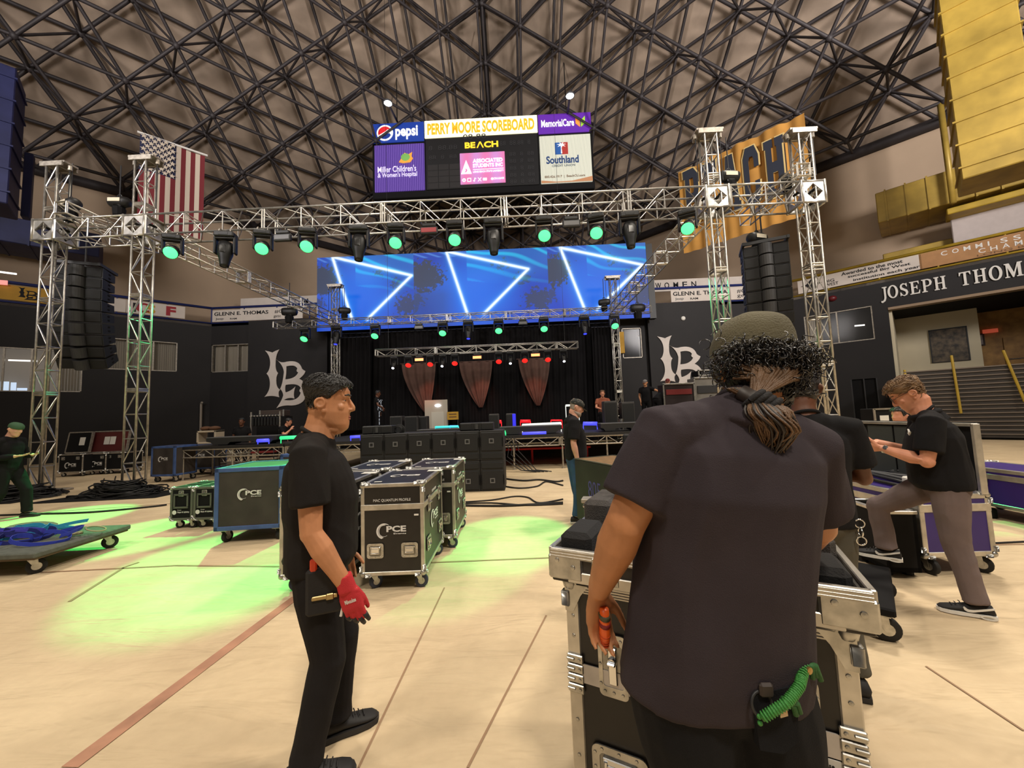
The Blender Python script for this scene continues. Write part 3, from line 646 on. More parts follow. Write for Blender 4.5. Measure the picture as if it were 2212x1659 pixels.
# side spans running upstage
ss=.42
truss('box_truss','silver side truss running back from the left front tower to the rear truss',(XB+.0,yb+SB+.05,ZL+.02),(XE+.1,YR-.15,ZL+.02),Z,X,ss,1.03,g)
truss('box_truss','silver side truss running back from the right front tower to the rear truss',(XC-.1,yb+SB+.05,ZL+.02),(XF-.1,YR-.15,ZL+.02),Z,X,ss,1.03,g)
# rear span
a=atY(600.6,708,YR); b=atY(1402,682,YR); zb=(a.z+b.z)/2
truss('box_truss','long silver rear truss in front of the lower edge of the video screen',(a.x,YR-.42,zb),(b.x,YR-.42,zb),Z,Y,.33,1.0,g,.024,.012)
ZRB=zb
# low inner span
YM=18.0; a=atY(810,769,YM); b=atY(1249,751,YM); zb=(a.z+b.z)/2; ZMB=zb
ti_=truss('box_truss','small silver inner truss carrying the red and white lamps above the stage drape',(a.x,YM,zb),(b.x,YM,zb),Z,Y,.31,.96,g,.022,.011)
XM0,XM1=a.x,b.x
for x in (.6,XM1-XM0-.6): mb=MB(); mb.tube([(x,.15,.3),(x,.15,22)],.008,4); part('suspension_wire',mb,ti_,blk)
# stub trusses over each speaker stack
for px,lab in ((196,'stub truss pointing back over the left speaker stack'),(1680,'stub truss pointing back over the right speaker stack')):
    p=atY(px,440,YF+.5); truss('stub_truss',lab,(p.x,YF-.3,ZT+.05),(p.x,YF+2.2,ZT+.05),Z,X,.3,.62,'stub trusses over the speaker stacks',.022,.011)
# ---------------------------------------------------------------- lamps on the trusses
green=mat('green_lens',(70,255,120),.3,emit=2.6); greenc=mat('green_rim',(20,190,90),.3,emit=1.4); wlens=mat('white_lens',(235,240,255),.3,emit=5.0); rlens=mat('red_lens',(255,36,30),.3,emit=1.6); blens=mat('blue_lens',(50,60,255),.3,emit=2.2); orange=mat('orange_strobe',(255,120,70),.3,emit=4.0); dlens=mat('dark_lens',(30,34,38),.1,spec=.9)
def mh_meshes():
    D={}
    mb=MB(); mb.cbox((0,0,-.07),(.42,.26,.13),.025); mb.cbox((0,-.132,-.07),(.2,.01,.06),.004); D['base']=mb.mesh('lamp_base',blk)
    mb=MB()
    mb.ring((0,0,.04),X,.05,.014,12,5); mb.cyl((0,0,-.012),(0,0,.0),.04,8)
    D['clamp']=mb.mesh('clamp',alud)
    mb=MB()
    for sx in(-1,1):
        mb.cbox((sx*.205,0,-.32),(.055,.15,.42),.02)
    mb.cbox((0,0,-.155),(.44,.17,.05),.02); D['yoke']=mb.mesh('yoke',blk)
    # wash head: drum pointing down (-Z), pivot at origin
    mb=MB(); mb.lathe((0,0,0),(0,0,-1),[(-.15,.08),(-.14,.12),(-.04,.15),(.06,.165),(.13,.168),(.15,.165)],18); D['wash']=mb.mesh('lamp_head',blk,True)
    mb=MB(); mb.lathe((0,0,0),(0,0,-1),[(.135,.0),(.15,.158),(.165,.15),(.175,.0)],18); D['lens']=mb
    mb=MB(); mb.lathe((0,0,0),(0,0,-1),[(-.2,.08),(-.19,.13),(-.08,.16),(.1,.155),(.22,.12),(.36,.095),(.4,.09)],16); mb.cbox((0,-.14,-.02),(.14,.05,.2),.02); D['spot']=mb.mesh('lamp_head',blk,True)
    mb=MB(); mb.lathe((0,0,0),(0,0,-1),[(.39,.0),(.4,.075),(.41,.07),(.415,0)],14); D['slens']=mb
    return D
MH=mh_meshes(); LENS={}
def lens(kind,m):
    k=(kind,m.name)
    if k not in LENS:
        b=MB(); b.v=list(MH[kind].v);b.f=list(MH[kind].f);b.m=list(MH[kind].m); LENS[k]=b.mesh('lens',m,True)
    return LENS[k]
def moving_head(label,x,y,z,kind,lm,group,s=1.0,pan=0.0,tilt=0.0):
    """hung from z; tilt swings the head toward -Y (the camera), pan turns the yoke"""
    t=thing('moving_head_lamp',label,'stage light',(x,y,z),pan,group); t.scale=(s,s,s)
    part('lamp_base',MH['base'],t); part('clamp',MH['clamp'],t,loc=(-.12,0,0)); part('clamp',MH['clamp'],t,loc=(.12,0,0)); part('yoke',MH['yoke'],t)
    h=part('lamp_head',MH[kind],t,loc=(0,0,-.44),rot=(-tilt,0,0))
    part('lens',lens('lens' if kind=='wash' else 'slens',lm),h)
    return t
def strobe(label,x,y,z,lm,group,s=1.0,tilt=.3):
    t=thing('strobe_panel',label,'stage light',(x,y,z),0,group); t.scale=(s,s,s)
    mb=MB(); mb.cbox((0,0,-.09),(.36,.1,.1),.02); mb.cyl((-.1,0,-.02),(-.1,0,.04),.02,6); mb.cyl((.1,0,-.02),(.1,0,.04),.02,6); part('bracket',mb,t,blk)
    h=MB(); h.cbox((0,0,-.24),(.46,.1,.2),.02); o=part('housing',h,t,dgrey)
    mb=MB(); mb.cbox((0,-.056,-.24),(.4,.014,.12),.004); part('lamp_face',mb,o,lm)
    return t
gF='wash lamps on the front truss'; gP='profile lamps on the front truss'
zf=ZL-.06
ords=['first','second','third','fourth','fifth','sixth','seventh','eighth']
gpx=[(378,.9,.4),(572,.8,.3),(668,.8,.25),(858,.7,.1),(985,.7,0),(1177,.7,-.05),(1290,.75,-.3),(1487,.8,-.5)]
GREEN=[]
for i,(px,tl,pn) in enumerate(gpx):
    p=atY(px,545,YF-.05); GREEN.append(moving_head('green glowing wash lamp under the front truss, %s green one from the left'%ords[i],p.x,yb,zf,'wash',green,gF,.95,pn,tl))
for i,px in enumerate((495,780,1068,1360)):
    p=atY(px,545,YF); moving_head('dark unlit profile lamp pointing down from the front truss, %s from the left'%ords[i],p.x,yb,zf,'spot',dlens,gP,1.08,(.2,.1,0,-.1)[i],.1)
pinkd=mat('dim_red_face',(150,52,56),.5,emit=.25); gfc=mat('grey_face',(92,92,94),.4)
for px,lm,lab in ((617,gfc,'unlit strobe panel on the front truss between the second and third green lamps'),(930,pinkd,'dull red strobe panel on the front truss'),(1235,gfc,'unlit strobe panel on the front truss between the sixth and seventh green lamps')):
    p=atY(px,535,YF); strobe(lab,p.x,yb,zf+.02,lm,'strobe panels on the front truss',.95)
yr=YR-.42; zr=ZRB-.06
for i,px in enumerate((659,811,957,1078,1176,1329)):
    p=atY(px,730,yr); moving_head('green glowing wash lamp under the rear truss, %s from the left'%ords[i],p.x,yr,zr,'wash',green,'wash lamps on the rear truss',1.12,0,.7)
for i,(px,lab) in enumerate(((727,'dark lamp with a small blue lens under the rear truss at the left rear tower'),(1012,'dark lamp with a small blue lens at the middle of the rear truss'),(1263,'dark lamp with a small blue lens under the right part of the rear truss'))):
    p=atY(px,720,yr); moving_head(lab,p.x,yr,zr,'spot',blens,'blue lamps on the rear truss',1.15,0,.25)
for px,lab in ((905,'unlit strobe panel on the rear truss left of center'),(1130,'unlit strobe panel on the rear truss right of center')):
    p=atY(px,710,yr); strobe(lab,p.x,yr,zr,gfc,'strobe panels on the rear truss',1.0)
ym=YM; zm=ZMB-.05
for i,px in enumerate((852,957,1103,1218)):
    p=atY(px,790,ym); moving_head('small lamp with a white star-bright lens on the inner truss, %s from the left'%ords[i],p.x,ym,zm,'spot',wlens,'white lamps on the inner truss',.82,0,.75)
for i,px in enumerate((883,930,983,1078,1134,1184)):
    p=atY(px,788,ym); moving_head('red glowing wash lamp on the inner truss, %s red one from the left'%ords[i],p.x,ym,zm,'wash',rlens,'red lamps on the inner truss',.86,0,.7)
for px,lab in ((906,'bright orange strobe bar on the inner truss at left'),(1031,'bright orange strobe bar at the middle of the inner truss'),(1157,'bright orange strobe bar on the inner truss at right')):
    p=atY(px,778,ym); strobe(lab,p.x,ym,zm+.02,orange,'orange strobe bars on the inner truss',1.0)
    lamp('SPOT',(p.x,ym+.1,zm-.25),(p.x,20.5,2.4),150,(1,.2,.07),.15,40,.9,'strobe_light')
# chain hoists
def hoist(label,x,y,z,s=1.0,rz=0.0,lab=True,chain=1.2):
    t=thing('chain_hoist',label,'chain hoist',(x,y,z),rz,'black chain hoists on the rig'); t.scale=(s,s,s)
    mb=MB(); mb.lathe((-.24,0,.14),X,[(0,.06),(.02,.12),(.1,.14),(.34,.145),(.46,.12),(.5,.05)],16); mb.cbox((0,0,.1),(.2,.2,.26),.03); part('motor_body',mb,t,blk,True)
    mb=MB(); mb.tube([(.0,0,.26),(0,0,.26+chain)],.014,6); mb.ring((0,0,.3),Y,.05,.014,10,5); part('chain',mb,t,dgrey)
    mb=MB(); mb.lathe((0,0,-.26),Z,[(0,.05),(.02,.12),(.22,.14),(.26,.1)],10); part('chain_bag',mb,t,blkm)
    if lab:
        mb=MB(); mb.cbox((-.02,-.148,.14),(.3,.012,.1),.004); part('label_plate',mb,t,mat('label_cream',(216,206,182),.6))
    return t
for px,py,Yv,s,rz,lab in ((152,447,9.6,1.15,-.3,'black chain hoist with oval label on the outer left tower'),(258,440,9.52,1.0,.1,'black chain hoist with yellow label above the inner left sleeve block'),(1575,385,9.7,1.05,.1,'black chain hoist with white oval label above the inner right sleeve block'),(1702,392,9.9,1.0,.5,'black chain hoist beside the outer right tower'),(625,676,19.2,1.5,.2,'black chain hoist on the left end of the rear truss'),(744,673,19.4,1.2,.3,'black chain hoist beside the left rear tower'),(1305,655,19.4,1.2,-.3,'black chain hoist beside the right rear tower'),(1377,668,19.2,1.5,0,'black chain hoist with hanging bag at the right end of the rear truss')):
    p=atY(px,py,Yv); hoist(lab,p.x,Yv,p.z-.1*s,s,rz,py<460,.9)
# ---------------------------------------------------------------- hung speaker stacks
spk=mat('speaker_black',(30,30,31),.55,var=.2,vs=8); grl=mat('speaker_grille',(22,22,23),.7,bump=.3,bs=160)
def line_mesh():
    w,d,h=1.06,.62,.30
    mb=MB(); mb.loft([[V((-w/2,-d/2,-h/2)),V((w/2,-d/2,-h/2)),V((w/2,d/2,-h*.36)),V((-w/2,d/2,-h*.36))],[V((-w/2,-d/2,h/2)),V((w/2,-d/2,h/2)),V((w/2,d/2,h*.36)),V((-w/2,d/2,h*.36))]])
    body=mb.mesh('cabinet',spk)
    mb=MB(); mb.cbox((-.34,-d/2-.012,0),(.34,.02,h-.04),.01); gr=mb.mesh('grille',grl); mb=MB(); mb.cbox((.34,-d/2-.012,0),(.34,.02,h-.04),.01); gr2=mb.mesh('grille',grl)
    mb=MB(); mb.lathe((0,-d/2-.03,-h/2+.01),Z,[(0,.16),(h-.02,.16)],18); horn=mb.mesh('horn_strip',mat('horn_grey',(54,54,55),.6))
    mb=MB()
    for sx in(-1,1):
        for z in (-.055,.055): mb.ell((sx*(w/2),.02,z),(.008,.07,.03),10,6)
    port=mb.mesh('side_port',blkm)
    return body,gr,gr2,horn,port
LM=line_mesh()
def array(side,px,ytop,n,rz,Yv,lab,scale,curve):
    p=atY(px,ytop,Yv); pos=V((p.x,Yv,p.z)); tilt=0.0
    for i in range(n):
        tilt=curve(i)
        t=thing('line_array_speaker',lab%('topmost' if i==0 else 'lowest' if i==n-1 else ords[i]+' from the top'),'speaker',pos-Z*.15*scale,rz,'hung line array speakers at %s'%side); t.scale=(scale,)*3
        t.rotation_euler=(tilt,0,rz)
        for nm,me in zip(('cabinet','grille','grille','horn_strip','side_port'),LM): part(nm,me,t)
        stepv=V((0,math.sin(tilt)*.31*scale,-math.cos(tilt)*.31*scale)); stepv.rotate(M.Rotation(rz,3,'Z')); pos=pos+stepv
    return p
pL=array('the left',184,583,9,.42,10.5,'black line array cabinet hung at the left of the rig, %s',1.0,lambda i:(.0,.02,.05,.09,.14,.2,.28,.37,.47)[i])
pR=array('the right',1648,537,8,-.42,10.4,'black line array cabinet hung at the right of the rig, %s',.98,lambda i:(.0,.015,.03,.05,.08,.12,.17,.24)[i])
for p,Yv,rz,lab in ((pL,10.5,.42,'black flying frame holding up the left speaker stack'),(pR,10.4,-.42,'black flying frame holding up the right speaker stack')):
    t=thing('flying_frame',lab,'rigging frame',(p.x,Yv,p.z+.02),rz,'flying frames of the speaker stacks'); mb=MB()
    for sx in(-.5,.5): mb.box((sx,0,.04),(.06,.9,.08))
    for y in(-.4,.0,.4): mb.box((0,y,.04),(1.0,.06,.08))
    part('frame_bar',mb,t,dgrey); mb=MB(); mb.tube([(0,0,.08),(0,0,1.6 if rz>0 else 1.4)],.02,6); part('steel_sling',mb,t,dgrey)
p=atY(1636,523,10.4); hoist('black chain hoist hanging above the right speaker stack',p.x,10.4,p.z-.05,1.1,.3,True,1.0)
p=atY(205,570,10.5); 
# ---------------------------------------------------------------- video wall
YS=21.2
def screen():
    c=[atY(685,553,YS),atY(1394,528,YS),atY(1394,690,YS),atY(685,715,YS)]
    x0,x1=c[0].x,c[1].x; z1=(c[0].z+c[1].z)/2; z0=6.6
    t=thing('video_wall','wide blue video wall with white triangles hanging behind the rear truss','screen',(x0,YS,z0))
    Wd,H=x1-x0,z1-z0
    mb=MB(); mb.bb((0,.02,0),(Wd,.3,H)); mb.bb((Wd,-.02,-.05),(Wd+.35,.4,H*.98)); part('cabinet',mb,t,blk)
    nx,nz=560,150; vs=[];cols=[]
    def px2(px,py): p=atY(px,py,YS); return ((p.x-x0),(p.z-z0))
    segs=[]
    for tri in (((718,555),(889,595),(793,690),(760,688)),((964,543),(1141,581),(1046,677),(1010,679)),((1210,535),(1388,572),(1290,668),(1263,668))):
        a,b,d,e=[px2(*q) for q in tri]
        segs+=[(a,b),(b,d),(a,e)]
    bounds=[px2(893,600)[0],px2(1184,600)[0]]
    def dseg(x,z,s):
        (ax,az),(bx_,bz)=s; dx,dz=bx_-ax,bz-az; q=max(0,min(1,((x-ax)*dx+(z-az)*dz)/(dx*dx+dz*dz))); return math.hypot(x-ax-q*dx,z-az-q*dz)
    pan=[(0,bounds[0]),(bounds[0],bounds[1]),(bounds[1],Wd)]
    for j in range(nz+1):
        for i in range(nx+1):
            x=Wd*i/nx; z=H*j/nz; vs.append((x,0,z))
            k=0 if x<bounds[0] else 1 if x<bounds[1] else 2
            a,b=pan[k]; u=(x-a)/(b-a); v=z/H
            q=noise.noise((u*3+k*7,v*3,k))
            base=V((.0,.065,.56))*(1-.25*v)+V((.0,.08,.28))*max(0,1-((u-.45)**2*6+(v-.5)**2*3))+V((.02,.03,.06))*q
            # tree crowns as dark silhouettes
            for (tu,tv,tr,dk) in ((.07,.68,.2,.9),(.0,.36,.1,.7),(.93,.3,.14,.8),(.66,.78,.05,.7),(.82,.6,.06,.7)):
                e=math.hypot((u-tu)*1.35,(v-tv))-tr+.11*noise.fractal((u*30+k*9,v*22,3.1),.7,2.3,6)
                if e<0: base=base*(1-dk)+V((.03,.04,.05))*dk
            if k==1: q_=max(0,min(1,(.34-u)*8))*max(0,min(1,(.62-v)*5)); base=base*(1-.45*q_)+V((.02,.05,.15))*.45*q_
            # fan of teal light lines in the upper right of each panel
            tw_=(u-.42)*1.1+(v-.62)
            if v>.62-.25*(u-.3) and u>.4:
                g_=math.sin((v*30+u*14)*(1.1)+6*noise.noise((u*2,v*2,k+4)))
                base=base+V((0,.45,.42))*max(0,g_-.55)*1.6*min(1,(v-.45)*2)+V((0,.14,.13))*min(1,max(0,(v-.5)))
            elif v>.93: base=base+V((.1,.25,.4))*max(0,math.sin(u*60+v*90))*.6
            dm=min(dseg(x,z,s) for s in segs[3*k:3*k+3])
            base=base+V((.95,.98,1.0))*(1 if dm<.04 else math.exp(-(dm-.04)/.035)) + V((.0,.3,.4))*math.exp(-dm/.13)*.7
            cols.append((max(0,base.x),max(0,base.y),max(0,base.z),1))
    fs=[(j*(nx+1)+i,j*(nx+1)+i+1,(j+1)*(nx+1)+i+1,(j+1)*(nx+1)+i) for j in range(nz) for i in range(nx)]
    me=bpy.data.meshes.new('display'); me.from_pydata(vs,[],fs); at=me.color_attributes.new('picture','FLOAT_COLOR','POINT'); at.data.foreach_set('color',[c_ for q in cols for c_ in q])
    m=bpy.data.materials.new('video_picture'); m.use_nodes=True; nt=m.node_tree; b=nt.nodes['Principled BSDF']; b.inputs['Base Color'].default_value=(.01,.01,.01,1); b.inputs['Roughness'].default_value=.6
    n=nt.nodes.new('ShaderNodeVertexColor'); n.layer_name='picture'; nt.links.new(n.outputs[0],b.inputs['Emission Color']); b.inputs['Emission Strength'].default_value=1.0; m.cycles.emission_sampling='NONE'
    me.materials.append(m); part('display',me,t)
    return t
screen()
# ---------------------------------------------------------------- scoreboard
YSB=24.0
def scoreboard():
    p0=atY(806,416,YSB); p1=atY(1284,400,YSB); z0=(p0.z+p1.z)/2; x0=p0.x; x1=p1.x; top=(atY(806,266,YSB).z+atY(1284,246,YSB).z)/2
    t=thing('scoreboard','hanging scoreboard with lit advert panels and the title PERRY MOORE SCOREBOARD','scoreboard',(x0,YSB,z0)); Wd=x1-x0; H=top-z0
    mb=MB(); mb.cbox((Wd/2,.5,H/2-.1),(Wd+.1,.9,H+.35),.04); part('housing',mb,t,blkm)
    a=Wd*.241; b=Wd*.757; hz=H*.70
    def panel(name,xa,xb,za,zb,m,y=-.0):
        mb=MB(); mb.cbox(((xa+xb)/2,y,(za+zb)/2),(xb-xa,.1,zb-za),.02); return part(name,mb,t,m)
    def tx(par,s,x,z,w_,h_,m,bold=.0,y=-.07,nm='lettering'):
        mb=MB(); mb.text(s,(x,y,z),(w_,0,0),(0,0,h_),.02,bold); return part(nm,mb,par,m)
    def lm(n,rgb,e=.5): return mat(n,rgb,.6,emit=e)
    # header boards
    ps=panel('soda_board',.0,a-.05,hz+.12,H,lm('board_blue',(18,52,140),.5))
    mb=MB(); mb.flat(shape_data([oval(.5,.5,.5,.5)]),(.3,-.06,hz+.22),(1.1,0,0),(0,0,1.1),(0,-.02,0)); part('round_badge',mb,ps,lm('sign_white',(236,236,230),.7))
    red=[(math.cos(u_)*.44+.5,math.sin(u_)*.44+.5) for u_ in [math.radians(x_) for x_ in range(20,201,12)]]+[(.28,.46),(.5,.58),(.72,.74)]
    mb=MB(); mb.flat(shape_data([red]),(.3,-.085,hz+.22),(1,0,0),(0,0,1),(0,-.01,0),box=(-.05,-.05,.95,.95)); part('badge_wave',mb,ps,lm('sign_red',(206,28,38),.5))
    bl=[(math.cos(u_)*.44+.5,math.sin(u_)*.44+.5) for u_ in [math.radians(x_) for x_ in range(205,345,12)]]+[(.8,.46),(.5,.36),(.25,.32)]
    mb=MB(); mb.flat(shape_data([bl]),(.3,-.085,hz+.22),(1,0,0),(0,0,1),(0,-.01,0),box=(-.05,-.05,.95,.95)); part('badge_wave',mb,ps,lm('sign_navy',(20,50,130),.5))
    tx(ps,'pepsi',1.55,hz+.24,1.5,.95,lm('sign_white',(236,236,230)),.03)
    ti=panel('title_board',a,b,hz+.28,H+.02,lm('title_cream',(255,246,200),1.0)); tx(ti,'PERRY MOORE SCOREBOARD',a+.2,hz+.45,b-a-.4,.8,lm('title_gold',(226,160,30),.75),.035)
    me_=panel('care_board',b+.05,Wd,hz+.14,H+.02,lm('board_violet',(88,34,150),.5)); tx(me_,'MemorialCare',b+.25,hz+.55,2.15,.5,lm('sign_white',(236,236,230)),.02)
    for pts,c_ in ((((0,.35),(.45,.0),(.45,.55),(0,.95)),(232,140,60)),(((.55,0),(1,.35),(1,1),(.55,.6)),(150,196,60))):
        mb=MB(); mb.prism(list(pts),(b+2.5,-.06,hz+.45),(.62,0,0),(0,0,.75),(0,-.02,0)); part('leaf_badge',mb,me_,lm('leaf_%d'%c_[0],c_,.5))
    # advert panels
    def slat_mat(n,c1,c2,e,freq):
        m=bpy.data.materials.new(n); m.use_nodes=True; nt=m.node_tree; bs=nt.nodes['Principled BSDF']; tc=nt.nodes.new('ShaderNodeTexCoord'); wv=nt.nodes.new('ShaderNodeTexWave'); wv.inputs['Scale'].default_value=freq; wv.inputs['Distortion'].default_value=.6; nt.links.new(tc.outputs['Object'],wv.inputs['Vector'])
        cr=nt.nodes.new('ShaderNodeValToRGB'); cr.color_ramp.elements[0].color=(*(lin(x) for x in c1),1); cr.color_ramp.elements[1].color=(*(lin(x) for x in c2),1); nt.links.new(wv.outputs['Fac'],cr.inputs[0]); nt.links.new(cr.outputs[0],bs.inputs['Base Color']); nt.links.new(cr.outputs[0],bs.inputs['Emission Color']); bs.inputs['Emission Strength'].default_value=e; m.cycles.emission_sampling='NONE'; return m
    mc=panel('hospital_panel',.12,a-.05,.12,hz-.05,slat_mat('violet_slats',(54,30,112),(104,78,160),.55,2.6))
    sw=lm('sign_lilac',(214,206,232),.6)
    tx(mc,"Miller Children's",.35,1.42,2.55,.42,sw,.012); tx(mc,"& Women's Hospital",.35,.98,2.6,.42,sw,.012)
    mb=MB(); mb.prism([(0,.1),(.3,.0),(.8,.05),(1,.4),(.9,.6),(.95,1),(.7,.8),(.4,.95),(.25,.6),(.1,.3)],(1.75,-.06,2.0),(.95,0,0),(0,0,.75),(0,-.02,0)); part('fish_badge',mb,mc,lm('badge_orange',(222,150,60),.5))
    mb=MB(); mb.ell((2.2,-.09,2.4),(.3,.03,.26),14,8); part('fish_badge',mb,mc,lm('badge_green',(110,160,80),.5))
    so=panel('credit_panel',b+.08,Wd-.1,.12,hz-.02,slat_mat('pale_slats',(150,152,138),(206,206,190),.6,4.2))
    ox=b+.08
    mb=MB(); mb.bb((ox+1.0,-.08,2.05),(ox+1.42,-.05,2.85)); part('palm_badge',mb,so,lm('badge_blue',(34,78,140),.5))
    mb=MB(); mb.bb((ox+1.42,-.08,2.05),(ox+1.84,-.05,2.85)); part('palm_badge',mb,so,lm('badge_red',(150,46,40),.5))
    mb=MB(); mb.prism([(.44,0),(.54,0),(.5,.5),(.58,.68),(.8,.6),(.62,.76),(.85,.82),(.6,.84),(.66,1),(.5,.86),(.36,.98),(.4,.84),(.15,.82),(.38,.76),(.2,.6),(.44,.7),(.46,.5)],(ox+1.0,-.1,2.08),(.84,0,0),(0,0,.76),(0,-.015,0)); part('palm_badge',mb,so,lm('sign_white',(236,236,230)))
    tx(so,'Southland',ox+.4,1.42,2.1,.52,lm('sign_navy2',(30,58,104),.4),.02); tx(so,'CREDIT UNION',ox+.75,1.2,1.5,.14,lm('sign_greyblue',(104,112,118),.35)); tx(so,'800.426.1917  |  BeachCU.com',ox+.25,.42,2.6,.2,lm('sign_brown',(120,96,76),.35))
    for pts in ([(0,0),(1,.0),(1,.55),(.6,.12),(.3,.1),(0,.3)],):
        mb=MB(); mb.prism(pts,(ox+.02,-.06,.14),(Wd-.12-ox,0,0),(0,0,.6),(0,-.01,0)); part('wave_trim',mb,so,lm('wave_tan',(170,120,84),.4))
    # centre field
    cm=mat('score_black',(24,23,24),.5,spec=.6); ce=panel('score_field',a+.05,b-.05,.1,hz+.2,cm)
    tx(ce,'BEACH'.replace('A','\u039b') if False else 'BE   CH',a+2.65,2.78,2.2,.42,lm('beach_yellow',(250,196,46),.8),.035)
    mb=MB(); mb.prism([(0,0),(.18,0),(.5,.78),(.82,0),(1,0),(.6,1),(.4,1)],(a+3.42,-.07,2.78),(.48,0,0),(0,0,.42),(0,-.02,0)); part('lettering',mb,ce,lm('beach_yellow',(250,196,46),.8))
    pk=panel('video_insert',a+2.3,a+5.25,.32,2.45,slat_mat('pink_screen',(190,104,150),(176,120,176),.75,.25),-.06)
    sw2=lm('screen_white',(250,238,248),1.0)
    def t2(s,x,z,w_,h_,bo=.02): tx(pk,s,a+2.3+x,z,w_,h_,sw2,bo,-.125)
    t2('ASSOCIATED',.85,1.72,1.95,.27,.03); t2('STUDENTS INC',.85,1.4,1.95,.25,.03); t2('LONG BEACH STATE UNIVERSITY',.85,1.05,2.0,.12,.01); t2('@CSULBASI',2.0,.5,.85,.16,.01)
    mb=MB(); mb.bb((a+3.15,-.13,1.26),(a+5.15,-.11,1.29)); mb.flat(shape_data([[(0,0),(1,0),(.5,1)],[(.3,.12),(.5,.12),(.62,.28),(.45,.42),(.42,.34),(.46,.26)]]),(a+2.36,-.115,1.0),(.7,0,0),(0,0,.95),(0,-.012,0)); part('triangle_badge',mb,pk,sw2)
    for i in range(5):
        q=[[oval(.5,.5,.5,.5,8),oval(.5,.5,.2,.2)],[[(0,0),(1,0),(1,1),(0,1)],[(.15,.15),(.85,.15),(.85,.85),(.15,.85)]],[[(.3,0),(.6,0),(.65,.7),(1,.8),(.7,1),(.5,1),(.45,.4),(.1,.3)]],[[(0,0),(.2,0),(.5,.4),(.8,0),(1,0),(.6,.5),(1,1),(.8,1),(.5,.6),(.2,1),(0,1),(.4,.5)]],[[(0,.15),(1,.15),(1,.85),(0,.85)],[(.4,.35),(.65,.5),(.4,.65)]]][i]
        mb=MB(); mb.flat(shape_data(q),(a+2.42+i*.34,-.115,.46),(.25,0,0),(0,0,.25),(0,-.012,0),box=(0,0,1,1)); part('media_icon',mb,pk,sw2)
    dg=mat('unlit_digit',(50,49,50),.5)
    for (s,x,z,w_,h_) in (('08 88',2.55,3.42,1.5,.34),('8  88.88',.25,2.78,1.9,.3),('88  88.88  8',4.95,2.85,2.0,.3),('88  8  88',.25,2.15,1.85,.26),('88  8  88',5.55,2.1,1.6,.26),('88  8  88',5.55,1.62,1.6,.26),('88  8  88',5.55,1.14,1.6,.26),('88  8  88',5.55,.66,1.6,.26),('88  8  88',5.55,.22,1.6,.26)): tx(ce,s,a+x,z,w_,h_,dg,.0,-.06,'unlit_digits')
    gp=mat('score_grey',(62,60,60),.35,.3)
    for i in range(4):
        for j in range(3):
            mb=MB(); mb.cbox((a+.5+j*.72,-.05,.34+i*.42),(.68,.04,.38),.01); part('tile',mb,ce,gp)
    # lamps on arms
    for px,py,bx_,lab in ((838,220,858,'l'),(1231,204,1226,'r')):
        q=atY(px,py,YSB-2.2); base=atY(bx_,262 if lab=='l' else 246,YSB); off=V((x0,YSB,z0))
        mb=MB(); mb.tube([base-off,(q-off)+V((0,.1,-.05))],.07,6); ar=part('lamp_arm',mb,t,blk)
        mb=MB(); mb.lathe(q-off,Z,[(-.1,.28),(.0,.26),(.08,.1)],12); part('lamp_shade',mb,ar,grey); mb=MB(); mb.ell((q-off)-Z*.08,(.26,.26,.07),10,6); part('lamp_bulb',mb,ar,mat('bulb_white',(240,250,255),.3,emit=6))
    mb=MB()
    for xx in (1.5,Wd/2,Wd-1.5): mb.tube([(xx,.5,H),(xx,.5,H+7)],.035,5)
    part('suspension_cable',mb,t,blk)
scoreboard()
